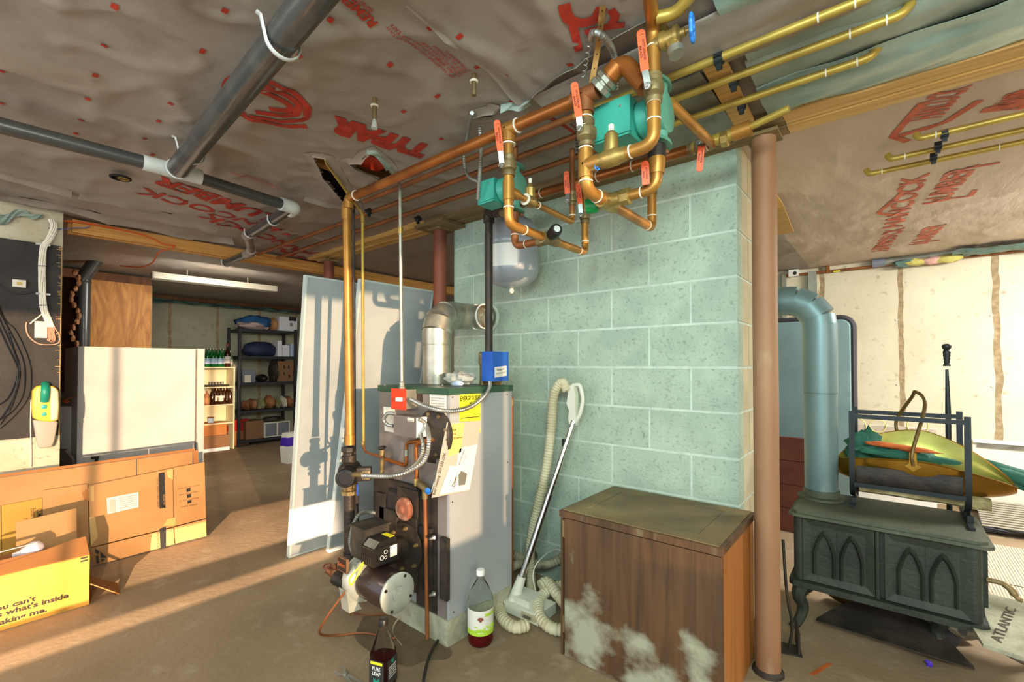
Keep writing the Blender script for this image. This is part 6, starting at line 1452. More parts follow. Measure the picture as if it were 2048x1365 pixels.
def fbottle(px, zb_, m, label, r=.036, h=.27, dx=.1, cap=None, lab=None, grp=None):
    c = q(px, 700, x=BX - dx); c.z = zb_ + .001
    t = thing('bottle', label, 'bottle', c, grp)
    obj('body', MB().lathe([(r * .95, 0), (r, .01), (r, h * .55), (r * .75, h * .68), (r * .36, h * .78), (r * .36, h * .93)], c, n=14), m, t)
    obj('cap', MB().lathe([(r * .42, h * .93), (r * .42, h), (.001, h + .001)], c, n=12), cap or 'galv', t)
    if lab: obj('label', MB().lathe([(r * 1.02, h * .16), (r * 1.02, h * .46)], c, n=14, cap=False), lab, t)
    return t
for i, px in enumerate((404, 409.5, 415, 421, 427, 433, 441, 447)): fbottle(px, bz[0] + .019, 'bottle_clear' if i < 2 else 'bottle_green', ('leftmost pale clear bottle on top of the bookcase', 'second pale clear bottle from the left on top of the bookcase', 'leftmost green bottle on top of the bookcase', 'second green bottle from the left on top of the bookcase', 'third green bottle from the left on top of the bookcase', 'fourth green bottle from the left on top of the bookcase', 'green bottle second from the wine bottle on top of the bookcase', 'green bottle nearest the red-topped wine bottle')[i], lab='label_blue', grp='clear bottles on the bookcase top' if i < 2 else 'green bottles on the bookcase top', dx=.08 + .05 * (i % 2))
fbottle(455, bz[0] + .019, 'bottle_brown', 'wine bottle with red top at the right end of the bookcase top', .04, .34, .1, 'wine_red', 'white_paper')
fbottle(461, bz[0] + .019, 'bottle_clear', 'small clear bottle behind the red-topped wine bottle', .035, .24, .2, None, 'white_paper')
t = thing('bottle_tray', 'dark tray of small jars on the upper shelf of the bookcase', 'tray', V((BX - .12, bq(440, 700).y, bz[1])))
obj('tray', MB().box((BX - .18, bq(418, 700).y, bz[1] + .001), (BX - .05, bq(462, 700).y, bz[1] + .028), bv=.003), 'black', t)
for px, w_ in ((421, 'leftmost'), (427, 'second from left'), (433, 'middle'), (439, 'second from right'), (445, 'rightmost')): c = bq(px, 700, .1); solo('jar', MB().lathe([(.018, 0), (.018, .03), (.02, .031), (.02, .04)], V((c.x, c.y, bz[1] + .029)), n=12), 'galv_dull', w_ + ' small metal-lidded jar in the dark tray', 'jar', 'jars in the dark tray')
for i, px in enumerate((407, 415)): fbottle(px, bz[2], 'bag_tan', ('leftmost' if i == 0 else 'second from left') + ' amber carton-sleeved bottle on the middle bookcase shelf', .034, .22, .08, None, 'cardboard', 'amber bottles on the middle shelf')
for i, px in enumerate((426, 431, 437, 443, 449, 455, 461, 465)): fbottle(px, bz[2], 'bottle_brown', ('leftmost', 'second from left', 'third from left', 'fourth from left', 'fourth from right', 'third from right', 'second from right', 'rightmost')[i] + ' dark brown bottle on the middle bookcase shelf', .033, .25 + .02 * (i % 2), .07 + .06 * (i % 3), 'iron', 'white_paper' if i % 2 else None, 'brown bottles on the middle shelf')
c = bq(423, 700, .1); t = thing('paint_tub', 'small blue and white tub with red lid on the lower bookcase shelf', 'tub', V((c.x, c.y, bz[3])))
obj('tub', MB().lathe([(.036, .001), (.042, .075)], V((c.x, c.y, bz[3])), n=20), 'label_blue', t); obj('lid', MB().lathe([(.044, .075), (.044, .085), (.001, .086)], V((c.x, c.y, bz[3])), n=20), 'rust_red', t)
def fl(px, z0, z1, x, m, name, label, cat, dep=.25, bv=.003):
    a, b = q(px[0], 700, x=x).y, q(px[1], 700, x=x).y; return solo(name, MB().box((x - dep, a, z0), (x, b, z1), bv=bv), m, label, cat)
fl((405, 461), .0, .045, BX + .02, 'box_white', 'flat_carton', 'flat white carton on the floor under the bookcase', 'box'); fl((407, 460), .0455, .22, BX + .01, 'brown_box', 'brown_box', 'low brown cardboard box under the bookcase on the white carton', 'box')
fl((404, 455), .2205, .40, BX - .02, 'cardboard_in', 'brown_box', 'upper brown cardboard box stacked under the lowest bookcase shelf', 'box')
# bags on the far floor
c = q(478, 893, z=0); t = thing('charcoal_bag', 'red and brown paper sack standing before the bookcase and black shelves', 'bag', c)
def sack(c, w, d, h, seed, ang=.6):
    mb = MB(); mb.box((-w / 2, -d / 2, 0), (w / 2, d / 2, h)); bmesh.ops.subdivide_edges(mb.bm, edges=mb.bm.edges[:], cuts=6, use_grid_fill=True)
    rot = Matrix.Rotation(ang, 3, 'Z')
    for v in mb.bm.verts:
        k = v.co.z / h; s = 1 + .10 * sin(pi * k) ; p = V((v.co.x * s * (1 - .5 * max(0, k - .8) * 4 * .5), v.co.y * s, v.co.z)); p += .012 * noise.noise_vector(p * 9 + V((seed, 0, 0))); p.z = max(p.z, 0); v.co = rot @ p + V((c.x, c.y, 0))
    return mb
mb = sack(c + V((-.1, 0, 0)), .16, .28, .40, 3, .25)
for f in mb.bm.faces: f.material_index = 1 if f.calc_center_median().z > .22 else 0
obj('sack', mb, ['bag_tan', 'bag_red'], t, ang=60)
obj('lettering', textbm('GRILL', V((c.x + .005, c.y - .09, .24)), V((-.24, .97, 0)), up, width=.18, height=.05, bold=.02), 'ink_white', t, flatshade=True); obj('lettering', textbm('BRICK', V((c.x + .005, c.y - .07, .16)), V((-.24, .97, 0)), up, width=.17, height=.04, bold=.02), 'ink_white', t, flatshade=True)
c = q(583, 925, z=0); mb = sack(c, .12, .20, .38, 7, .2)
for f in mb.bm.faces: f.material_index = 1 if .2 < f.calc_center_median().z < .32 else 0
solo('salt_bag', mb, ['white', 'purple'], 'white and purple plastic sack standing left of the grey panels', 'bag', ang=60)
# fluorescent fixture
a, b = q(308, 556, z=2.08), q(553, 583, z=2.08)
t = thing('tube_light_fixture', 'long pale unlit tube light fixture under the far ceiling', 'lamp', a.lerp(b, .5))
d = (b - a); w = V((0, 0, 1)).cross(d).normalized() * .13
obj('housing', MB().obox(a, d, w, V((0, 0, .06)), bv=.006), 'lamp_white', t); obj('end_cap', MB().obox(a - d.normalized() * .012, d.normalized() * .011, w, V((0, 0, .062)), bv=.003), 'pvc_dull', t); obj('end_cap', MB().obox(b + d.normalized() * .001, d.normalized() * .011, w, V((0, 0, .062)), bv=.003), 'pvc_dull', t)
for k in (.25, .75): obj('hanger', MB().tube([a + d * k + w * .5 + V((0, 0, .06)), a + d * k + w * .5 + V((0, 0, .13))], .006, 8), 'galv', t)
# folds of dark plastic along the far ceiling edge
solo('plastic_sheet', MB().grid(lambda u, v: V((-7.9 + .12 * v + .03 * noise.noise(V((u * 20, v * 3, 2))), 1.2 + 3.4 * u, 2.17 - .06 * v + .03 * noise.noise(V((u * 16, v * 4, 7))))), 60, 6, (0, 0, .002)), 'plastic_teal', 'dark crumpled plastic sheet tucked along the top of the far wall', 'plastic sheet', ang=60)
# ---------------------------------------------------------------- wood stove
GX0, GX1, GY0, GY1, GZ0, GZ1 = -.345, .272, 2.50, 2.93, .215, .556
t = thing('wood_stove', 'green-black cast iron wood stove with gothic arch panels standing behind the rusty post', 'stove', ((GX0 + GX1) / 2, (GY0 + GY1) / 2, 0))
def rect_r(x0, x1, y0, y1, z, c):
    return [V(p) for p in ((x0 + c, y0, z), (x1 - c, y0, z), (x1, y0 + c, z), (x1, y1 - c, z), (x1 - c, y1, z), (x0 + c, y1, z), (x0, y1 - c, z), (x0, y0 + c, z))]
obj('body', MB().box((GX0 + .03, GY0 + .02, GZ0 + .02), (GX1 - .03, GY1 - .02, GZ1 - .03)), 'stove', t)
obj('top_plate', MB().ext(rect_r(GX0 - .02, GX1 + .035, GY0 - .03, GY1 + .03, GZ1 - .026, .02), (0, 0, .012), bv=.004).ext(rect_r(GX0 - .005, GX1 + .02, GY0 - .014, GY1 + .014, GZ1 - .014, .02), (0, 0, .012), bv=.004), 'stove_top', t)
obj('bottom_plate', MB().ext(rect_r(GX0 - .02, GX1 + .02, GY0 - .03, GY1 + .03, GZ0 - .005, .02), (0, 0, .026), bv=.008), 'stove', t)
for (x, y) in ((GX0, GY0), (GX1, GY0), (GX0, GY1), (GX1, GY1)):
    obj('corner_post', MB().lathe([(.024, GZ0 + .02), (.024, GZ1 - .027)], (x + (.02 if x < 0 else -.02), y + (.02 if y < 2.7 else -.02), 0), n=14), 'stove', t)
def gothic(cx, w, z0, z1, k=7):
    """pointed arch outline: base z0, spring at 55 percent, tip z1"""
    zs_ = z0 + (z1 - z0) * .52; L_ = [(cx - w, z0)]; 
    for i in range(k + 1):
        u = i / k; L_.append((cx - w * (1 - u) ** .62 * 1.0 if u < 1 else cx, zs_ + (z1 - zs_) * (u ** .95)))
    R_ = [(2 * cx - x, z) for x, z in L_[::-1][1:]]; return L_ + R_
def stove_side(yf, sgn, par):
    mid = (GX0 + GX1) / 2; hw = (GX1 - GX0) / 2
    for s in (0, 1):
        x0 = GX0 + .045 + s * (hw - .014); x1 = x0 + hw - .068
        z0, z1 = GZ0 + .035, GZ1 - .045; pn = obj('side_panel', MB().box((x0, yf, z0), (x1, yf + .012, z1), bv=.003), 'stove', par)
        fr = MB(); y = yf - .014
        fw = .020
        fr.ext([V((x0 - .008, yf, z0 - .008)), V((x1 + .008, yf, z0 - .008)), V((x1 - fw, y, z0 + fw - .004)), V((x0 + fw, y, z0 + fw - .004))], (0, .006, 0)) if 0 else None
        for a, b, c, d in (((x0 - .010, z0 - .010), (x1 + .010, z0 - .010), (x1 - fw, z0 + fw), (x0 + fw, z0 + fw)), ((x1 + .010, z0 - .010), (x1 + .010, z1 + .010), (x1 - fw, z1 - fw), (x1 - fw, z0 + fw)),
                           ((x1 + .010, z1 + .010), (x0 - .010, z1 + .010), (x0 + fw, z1 - fw), (x1 - fw, z1 - fw)), ((x0 - .010, z1 + .010), (x0 - .010, z0 - .010), (x0 + fw, z0 + fw), (x0 + fw, z1 - fw))):
            fr.ext([V((a[0], yf - .012, a[1])), V((b[0], yf - .012, b[1])), V((c[0], yf - .002, c[1])), V((d[0], yf - .002, d[1]))], (0, .01, 0))
        obj('panel_frame', fr, 'stove', pn)
        w = (x1 - x0 - 2 * fw) / 2
        for k in (0, 1):
            cx = x0 + fw + w * (k + .5); a0, a1 = z0 + fw + .004, z1 - fw - .012
            out, inn = gothic(cx, w * .44, a0, a1), gothic(cx, w * .29, a0 + .0, a1 - .028)
            mb = MB(); n = len(out)
            ov = [V((x, yf - .003, z)) for x, z in out]; iv = [V((x, yf - .003, z)) for x, z in inn]; md = [V(((p.x + r_.x) / 2, yf - .019, (p.z + r_.z) / 2)) for p, r_ in zip(ov, iv)]
            mb._new(ov + md + iv, [(i, i + 1, n + i + 1, n + i) for i in range(n - 1)] + [(n + i, n + i + 1, 2 * n + i + 1, 2 * n + i) for i in range(n - 1)])
            obj('gothic_arch', mb, 'stove', pn, ang=50)
            obj('arch_field', MB().ext([V((x, yf - .0035, z)) for x, z in inn], (0, .002, 0)), 'stove', pn)
        obj('panel_rib', MB().box(((x0 + x1) / 2 - .0015, yf - .004, z0 + fw), ((x0 + x1) / 2 + .0015, yf, z1 - fw)), 'stove', pn)
    obj('side_rib', MB().tube([V((mid - .004, yf - .004, GZ0 + .02)), V((mid - .004, yf - .004, GZ1 - .03))], .008, 8), 'stove', par)
stove_side(GY0 + .008, 1, t)
# loading door on the end that faces the rug
de = obj('end_door', MB().box((GX1 - .01, GY0 + .05, GZ0 + .03), (GX1 + .012, GY1 - .05, GZ1 - .035), bv=.004).box((GX1 + .012, GY0 + .08, GZ0 + .06), (GX1 + .026, GY1 - .08, GZ1 - .06), bv=.006), 'stove', t)
obj('door_handle', MB().tube(cr([V((GX1 + .02, GY0 + .08, .385)), V((GX1 + .06, GY0 + .08, .385)), V((GX1 + .085, GY0 + .075, .37)), V((GX1 + .10, GY0 + .07, .345)), V((GX1 + .115, GY0 + .068, .338))], 6), [.010] * 8 + [.012] * 9 + [.009] * 8, 12), 'brass_old', de)
al = obj('ash_shelf', MB().ext([P(*p_, z=GZ0) for p_ in ((1945, 1262), (1966, 1296), (2110, 1345), (2110, 1226), (1950, 1188))], (0, 0, .014), bv=.004), 'base_block', t)
A = P(2038, 1240, z=GZ0 + .0145)
obj('lettering', textbm('ATLANTIC', P(2004, 1288, z=GZ0 + .0145), P(2034, 1220, z=.23) - P(2004, 1288, z=.23), V((0, 0, 1)).cross(P(2034, 1220, z=.23) - P(2004, 1288, z=.23)), width=(P(2034, 1220, z=.23) - P(2004, 1288, z=.23)).length, height=.03, depth=.002, bold=.01), 'iron', al, flatshade=True)
def stleg(x, y, sx, sy):
    pts = cr([V((x, y, GZ0)), V((x + sx * .015, y + sy * .02, GZ0 - .06)), V((x + sx * .0, y + sy * .005, .10)), V((x + sx * .02, y + sy * .02, .03)), V((x + sx * .045, y + sy * .04, .008))], 5)
    n = len(pts); obj('leg', MB().tube(pts, [.034 - .020 * i / n for i in range(n)], 10), 'stove', t)
for x, sx in ((GX0 + .03, -1), (GX1 - .03, 1)):
    for y, sy in ((GY0 + .03 + (.14 if x > 0 else 0), -1), (GY1 - .03, 1)): stleg(x - (.09 if x > 0 else 0), y, sx, sy)
# stove pipe
fx2 = P(1633, 985, z=GZ1); fx2 = V((-.265, 2.80, GZ1 - .001))
t = thing('stove_pipe', 'blue-grey sheet metal stove pipe with a segmented elbow into the chimney', 'stove pipe', fx2)
Rp = .074; zt_ = q(1625, 640, d=fx2.y * cos(YAW) - fx2.x * sin(YAW)).z
obj('collar', MB().lathe([(Rp + .03, 0), (Rp + .028, .01), (Rp + .006, .014), (Rp + .004, .045)], fx2, n=36), 'stove_top', t)
obj('pipe_section', MB().lathe([(Rp - .002, .02), (Rp - .002, .53), (Rp + .001, .532), (Rp + .001, .535)], fx2, n=36), 'stove_pipe', t); obj('pipe_section', MB().lathe([(Rp + .001, .536), (Rp + .001, zt_ - fx2.z - .02)], fx2, n=36), 'stove_pipe', t)
c = V((fx2.x, fx2.y, zt_ - .03)); pts = [c, c + V((-.006, 0, .045)), c + V((-.045, 0, .10)), c + V((-.105, 0, .135)), c + V((-.16, 0, .14))]
for i, (a, b) in enumerate(zip(pts, pts[1:])): obj('elbow_gore', MB().tube([a - (b - a) * .10, b + (b - a) * .06], Rp + .001 + .0015 * (i % 2), 36), 'stove_pipe', t)
obj('wall_section', MB().tube([pts[-1], V((CHX1 + .002, fx2.y, pts[-1].z))], Rp, 36), 'stove_pipe', t)
# ---------------------------------------------------------------- log holder, scuttle, canvas on the stove
hx0, hx1, hyf, hyb, hz = -.135, .262, 2.735, 3.02, GZ1
t = thing('log_holder', 'black flat-steel log holder frame with sling standing on the wood stove', 'log holder', (.06, 2.86, hz - .001))
def uframe(x):
    pts = cr([V((x, hyf, 1.01)), V((x, hyf, .85)), V((x, hyf - .002, .70)), V((x, hyf + .02, .62)), V((x, hyf + .09, .588)), V((x, (hyf + hyb) / 2, .583)), V((x, hyb - .09, .588)), V((x, hyb - .02, .62)), V((x, hyb, .70)), V((x, hyb, .85)), V((x, hyb, 1.01))], 5)
    mb = MB(); n = len(pts); vs = []
    tg = [((pts[min(i + 1, n - 1)] - pts[max(i - 1, 0)]).normalized()) for i in range(n)]
    for p, g_ in zip(pts, tg):
        nn_ = V((1, 0, 0)).cross(g_).normalized()
        vs += [p + V((-.011, 0, 0)) - nn_ * .003, p + V((.011, 0, 0)) - nn_ * .003, p + V((.011, 0, 0)) + nn_ * .003, p + V((-.011, 0, 0)) + nn_ * .003]
    fs = [(i * 4 + j, i * 4 + (j + 1) % 4, i * 4 + 4 + (j + 1) % 4, i * 4 + 4 + j) for i in range(n - 1) for j in range(4)] + [(0, 1, 2, 3), tuple(range(4 * n - 4, 4 * n))]
    mb._new(vs, fs); bmesh.ops.recalc_face_normals(mb.bm, faces=mb.bm.faces[:])
    return obj('side_frame', mb, 'holder_black', t)
for x in (hx0, hx1): uframe(x)
for y, z in ((hyf, .985), (hyb, .985), (hyf - .002, .66)): obj('cross_bar', MB().box((hx0 + .008, y - .006, z - .010), (hx1 - .008, y + .006, z + .010), bv=.002), 'holder_black', t)
for y in (hyf + .02, hyb - .05):
    obj('foot_bar', MB().box((hx0 - .004, y, hz + .001), (hx0 + .014, y + .02, hz + .035), bv=.002), 'holder_black', t); obj('foot_bar', MB().box((hx1 - .006, y - .03, hz + .001), (hx1 + .014, y + .04, hz + .035), bv=.002), 'holder_black', t)
obj('foot_rail', MB().obox(V((hx1 - .01, hyf - .10, hz - .000)), (.020, 0, 0), (0, .34, 0), (0, 0, .010), bv=.001), 'holder_black', t)
obj('foot_rail', MB().obox(V((hx0 - .01, hyf - .04, hz - .000)), (.020, 0, 0), (0, .30, 0), (0, 0, .010), bv=.001), 'holder_black', t)
sl_pts = [V((0, hyf + .012, .745)), V((0, hyf + .014, .69)), V((0, hyf + .04, .635)), V((0, hyf + .10, .605)), V((0, hyb - .10, .605)), V((0, hyb - .04, .635)), V((0, hyb - .014, .72))]
sp_ = cr(sl_pts, 5)
obj('sling', MB().grid(lambda u, v: sp_[int(round(v * (len(sp_) - 1)))] + V((hx0 + .015 + (hx1 - hx0 - .03) * u, 0, 0)), 6, len(sp_) - 1, (0, 0, .003)), 'cast_black', t)
# brass coal scuttle: long boat shape
t = thing('brass_scuttle', 'long brass coal scuttle with arched handle lying in the black log holder', 'scuttle', (.08, 2.87, .62))
def scut(u, v, inset=0):
    """u along the length, v across the section"""
    x = -.20 + .62 * u; s = sin(pi * min(max(u, 0.0), 1)) ** .75; cx = x
    w = (.035 + .105 * s) - inset; zr = .755 + .095 * s - .10 * max(0, u - .55); zb_ = .66 - .02 * s + .02 * (1 - s)
    a = pi * v; y = 2.882 - w * cos(a); z = zr - .055 * s * cos(a) - (zr - zb_) * (sin(a) ** .8 if sin(a) > 0 else 0) - (inset if .1 < v < .9 else 0) * -1
    return V((cx, y, z + .0))
mb = MB(); mb.m(0).grid(lambda u, v: scut(u, v), 30, 20); mb.m(1).grid(lambda u, v: scut(u, 1 - v, .004), 30, 20)
rimp = [scut(i / 30, 0) for i in range(31)] + [scut(i / 30, 1) for i in range(30, -1, -1)]
obj('body', mb, ['scuttle', 'scuttle_in'], t, ang=60); obj('rim', MB().tube(rimp, .004, 8, closed=True), 'scuttle', t)
ha, hb = scut(.46, 0), scut(.38, 1)
hpk = P(1831, 784, y=2.90)
obj('handle', MB().tube(cr([ha + V((0, -.006, -.02)), ha + V((0, -.004, .05)), hpk + V((.03, -.075, -.055)), hpk + V((.0, -.02, 0)), hpk + V((-.012, .055, -.03)), hb + V((0, .004, .06)), hb + V((0, .004, -.02))], 8), .0075, 12), 'bronze', t)
obj('handle_bracket', MB().ext([ha + V((x, -.010, z)) for x, z in ((-.012, .04), (.012, .04), (.014, -.01), (.03, -.02), (.0, -.045), (-.03, -.02), (-.014, -.01))], (0, .004, 0), bv=.001), 'scuttle', t)
obj('handle_rivet', MB().lathe([(.006, 0), (.005, .004)], ha + V((0, -.012, .015)), (0, -1, 0), 10), 'brass', t)
# split log under the scuttle
lg = MB(); a, b = V((-.11, 2.80, .642)), V((.335, 2.80, .635)); n = 14; vs = []
for i in range(n + 1):
    p = a.lerp(b, i / n)
    for j in range(10):
        th = 2 * pi * j / 10; rr_ = .031 * (1 + .22 * noise.noise(V((i * .35, cos(th) * 1.2, sin(th) * 1.2)))); vs.append(p + V((0, cos(th) * rr_, sin(th) * rr_ * .85)))
lg._new(vs, [(i * 10 + j, i * 10 + (j + 1) % 10, i * 10 + 10 + (j + 1) % 10, i * 10 + 10 + j) for i in range(n) for j in range(10)] + [tuple(range(10))[::-1], tuple(range(n * 10, n * 10 + 10))])
solo('split_log', lg, 'birch', 'split birch log lying along the bottom of the black log holder', 'log', ang=30)
# canvas tool bag
def drape(name, ctr, sz, seed, m, label, cat, amp=.4, rot=0., n=30, fr=1.8):
    mb = blob(V((0, 0, 0)), sz, seed, amp, n, freq=fr); R_ = Matrix.Rotation(rot, 3, 'Y')
    for v in mb.bm.verts: v.co = R_ @ v.co + V(ctr)
    return solo(name, mb, m, label, cat, ang=70)
drape('canvas_bag', (-.10, 2.95, .80), (.085, .06, .085), 3, 'canvas', 'green canvas bag end bunched at the left of the log holder', 'bag', .55)
drape('canvas_bag', (.05, 2.865, .802), (.17, .055, .030), 8, 'canvas', 'green canvas bag lying inside the brass scuttle under the orange cloth', 'bag', .4, .06)
drape('canvas_bag', (.52, 3.02, .70), (.26, .05, .040), 5, 'canvas', 'long green canvas bag trailing out to the right past the log holder', 'bag', .35, .30, 36)
drape('orange_cloth', (.045, 2.83, .842), (.13, .03, .013), 2, 'orange_cloth', 'orange suede glove lying on the green canvas in the scuttle', 'glove', .3, .08)
# fire tool on the back corner
pt = P(1896, 815, y=3.05); ptop = P(1893, 695, y=3.05)
t = thing('fire_tool', 'black fire poker with ridged grip standing at the back corner of the log holder', 'poker', V((pt.x, 3.045, 0)))
obj('rod', MB().tube([V((pt.x, 3.045, .001)), V((pt.x, 3.045, 1.0)), V((ptop.x, 3.045, 1.21))], [.011, .011, .006], 10), 'holder_black', t)
zz_ = P(1895, 733, y=3.045).z; hh = P(1894, 688, y=3.045).z - zz_
obj('grip', MB().lathe([(.014, 0), (.014, .008), (.010, .012)] + [(.010 + .004 * (i / 8) + (.0015 if i % 2 else 0), .014 + (hh - .05) * i / 8) for i in range(9)] + [(.010, hh - .03), (.016, hh - .022), (.018, hh - .012), (.014, hh - .002), (.004, hh), (.001, hh)], V((ptop.x, 3.045, zz_)), n=20), 'holder_black', t)
# ---------------------------------------------------------------- things behind the stove
# grey padded screen
yS = 4.25; xr = P(1710, 700, y=yS).x; zt2 = P(1690, 632, y=yS).z; zb2 = P(1650, 940, y=yS).z
t = thing('folding_screen', 'blue-grey padded mat with dark rounded trim standing behind the stove pipe', 'mat', (xr - .5, yS, 0))
def rr(x0, x1, z0, z1, r, y, k=6):
    pts = []
    for cx, cz, a0 in ((x1 - r, z1 - r, 0), (x0 + r, z1 - r, 90), (x0 + r, z0 + r, 180), (x1 - r, z0 + r, 270)):
        for i in range(k + 1): a = radians(a0 + 90 * i / k); pts.append(V((cx + r * cos(a), y, cz + r * sin(a))))
    return pts
obj('pad', MB().ext(rr(xr - .95, xr - .025, .06, zt2 - .025, .06, yS), (0, .05, 0), bv=.008), 'mat_grey', t)
obj('trim_edge', MB().tube(rr(xr - .965, xr - .01, .02, zt2 - .01, .08, yS + .025), .022, 8, closed=True), 'mat_trim', t)
# red bricks at the wall foot seen beside the post
yB = 3.9
t = thing('brick_box', 'low stack of reddish brown boards seen between the post and the stove pipe', 'boards', (-.5, yB, 0))
zt3 = P(1580, 875, y=yB).z
for k in range(4):
    z0_ = .002 + k * zt3 / 4; obj('board', MB().box((-1.1, yB, z0_), (P(1665, 900, y=yB).x, yB + .03, z0_ + zt3 / 4 - .004), bv=.002), 'brick_red', t)
# white board behind the scuttle
yW = 4.6; a, b = P(1660, 845, y=yW), P(1880, 950, y=yW)
t = thing('white_board', 'white sheet with faint round prints standing on the floor behind the scuttle', 'board', ((a.x + b.x) / 2, yW, 0))
obj('sheet', MB().box((a.x, yW, 0), (P(1872, 850, y=yW).x, yW + .012, a.z), bv=.003), 'white', t)
obj('pink_border', MB().box((a.x, yW - .002, a.z - .06), (P(1872, 850, y=yW).x, yW - .0005, a.z - .002)), 'wrap_pale_lit', t)
for px, rr_ in ((1710, .07), (1755, .05), (1835, .06)):
    c = P(px, 852, y=yW - .004); obj('round_print', MB().ring(c, Y, rr_, .003, 24, 4), 'yellow_faded', t)
# baseboard heater
yH = 5.40; a, b = P(1945, 880, y=yH), P(1960, 912, y=yH)
t = thing('baseboard_heater', 'long metal baseboard heater along the concrete wall at right', 'heater', (a.x + .8, yH, 0))
obj('casing', MB().box((a.x, yH, .03), (3.1, 5.52, a.z - .02), bv=.004), 'flux', t); obj('top_cover', MB().box((a.x, yH - .02, a.z - .018), (3.1, 5.52, a.z), bv=.004), 'rust_red' if 0 else 'cable_white', t); obj('damper_blade', MB().obox(V((a.x + .03, yH - .012, a.z - .055)), (2.0, 0, 0), (0, .01, 0), (0, -.012, .03), bv=.002), 'steel', t)
obj('fin_slot', MB().box((a.x + .02, yH - .003, .03), (3.05, yH - .0005, .07)), 'ink', t)
# louvred grey grille
t = thing('louvre_grille', 'grey slatted floor vent panel lying behind the log holder at the right edge', 'grille', P(2010, 1025, z=0.1))
gA, gB = P(1950, 1000, z=.12), P(2100, 975, z=.12); gC = P(1965, 1055, z=.05)
for k in range(12):
    o = gA.lerp(gC, k / 12); o2 = o + V((.95, .10, 0)); obj('slat', MB().obox(o, o2 - o, V((.0, -.022, -.003)), V((0, 0, .006)), bv=.001), 'grille', t)
obj('backing', MB().obox(gA + V((0, .01, -.012)), (.95, .10, 0), gC - gA, (0, 0, .004)), 'box_grey', t)
# dark coil of cable on the rug
mb = MB(); c = P(1985, 1062, z=.012); n = 120
mb.tube([c + V((.16 * cos(i * .21) * (1 + .3 * sin(i * .5)) + i * .002 - .1, .10 * sin(i * .21), .008 + .0003 * i)) for i in range(n)], .005, 6)
solo('cable_coil', mb, 'cable_black', 'loose dark cable coil lying on the pale rug behind the stove', 'cable')
# pale ribbed rug in mats
t = thing('ribbed_rug', 'pale pinkish ribbed mat on the floor right of the stove', 'rug', (1.6, 3.6, 0))
x0, y0, y1 = .05, 2.9, 4.5
for yy0, yy1 in ((2.95, 3.72), (3.735, 4.5)):
    mb = MB(); n = 220
    for k in range(n):
        xx = x0 + (3.0 - x0) * k / n; mb.box((xx, yy0, .001), (xx + (3.0 - x0) / n * .82, yy1, .010))
    mb.box((x0, yy0, .0008), (3.0, yy1, .007)); tag(obj('mat_section', mb, 'rug', t), kind='stuff')
# metal tube and sledge parts on the floor at right
a, b = P(1945, 1268, z=.12), P(2120, 1345, z=.06)
t = thing('metal_tube', 'bent grey metal tube running from the stove bottom to the right edge', 'tube', V((b.x, b.y, 0)))
obj('tube', MB().tube(cr([P(1925, 1262, z=.15), P(1960, 1272, z=.13), P(2010, 1300, z=.08), P(2060, 1325, z=.03), P(2140, 1350, z=.022)], 6), .020, 14), 'galv_dull', t)
obj('rubber_grip', MB().tube([P(2030, 1298, z=.10), P(2120, 1278, z=.10)], .019, 16).tube([P(2029.5, 1298, z=.10), P(2031, 1298, z=.10)], .009, 12), 'black_dusty', t)
# curved dark tray under the stove
mb = MB(); A = P(1640, 1243, z=.05); B = P(1952, 1345, z=.03)
A, B = P(1632, 1248, z=.03), P(1950, 1348, z=.02)
d = B - A; sd = V((0, 0, 1)).cross(d).normalized()
def tray(u, v):
    w = .105 * sin(pi * min(max(u, .02), .98)) ** .7; return A + d * u + sd * (w * 1.9 * v) + V((0, 0, .012 + .10 * sin(pi * u) * v ** 1.3 ))
solo('ash_tray', mb.grid(tray, 30, 8, (0, 0, .004)), 'cast_black', 'long dark crescent-shaped metal tray on the floor under the stove', 'tray', ang=60)
for i, (px, py, s, m, l) in enumerate(((1790, 1215, .05, 'brass_old', 'brown and yellow work glove bundle under the stove'), (1905, 1270, .05, 'hose_dirty', 'grey-brown work glove under the right end of the stove'), (1700, 1205, .05, 'bronze', 'brown leather bundle under the left half of the stove'), (1880, 1285, .04, 'mat_trim', 'dark rumpled cloth on the tray under the stove'))):
    c = P(px, py, z=.045); solo('work_glove', blob(c + V((0, .06, 0)), (s * 1.8, s, .04), i + 40, .4, 16), m, l, 'glove', ang=30)
c = P(1858, 1328, z=.012); solo('purple_clip', blob(c, (.012, .008, .014), 4, .8, 10, freq=2.5), 'purple', 'tiny bright purple plastic scrap on the floor below the stove', 'scrap', ang=10)
# dustpan-like angle iron and rod by the post
c = P(1598, 1320, z=0)
t = thing('iron_bracket', 'rusty angle iron foot on the floor between the post and the stove', 'bracket', c)
obj('plate', MB().obox(c + V((-.09, -.01, .001)), (.10, .03, 0), (-.02, .08, 0), (0, 0, .006), bv=.001).obox(c + V((-.005, .02, .001)), (.008, .002, 0), (-.03, .13, 0), (0, 0, .09), bv=.001), 'cast_black', t)
obj('rod', MB().tube(cr([P(1566, 1080, y=2.25), P(1573, 1180, y=2.25), P(1584, 1250, y=2.25), P(1580, 1285, y=2.25), P(1577, 1300, y=2.25)], 6), .006, 8), 'iron', t)
c = P(1640, 1340, z=.002); solo('rust_strip', MB().obox(c + V((-.03, -.06, 0)), (.016, 0, 0), (.05, .13, 0), (0, 0, .002)), 'orange_cloth', 'thin rust-orange strip on the floor in front of the stove tray', 'strip')
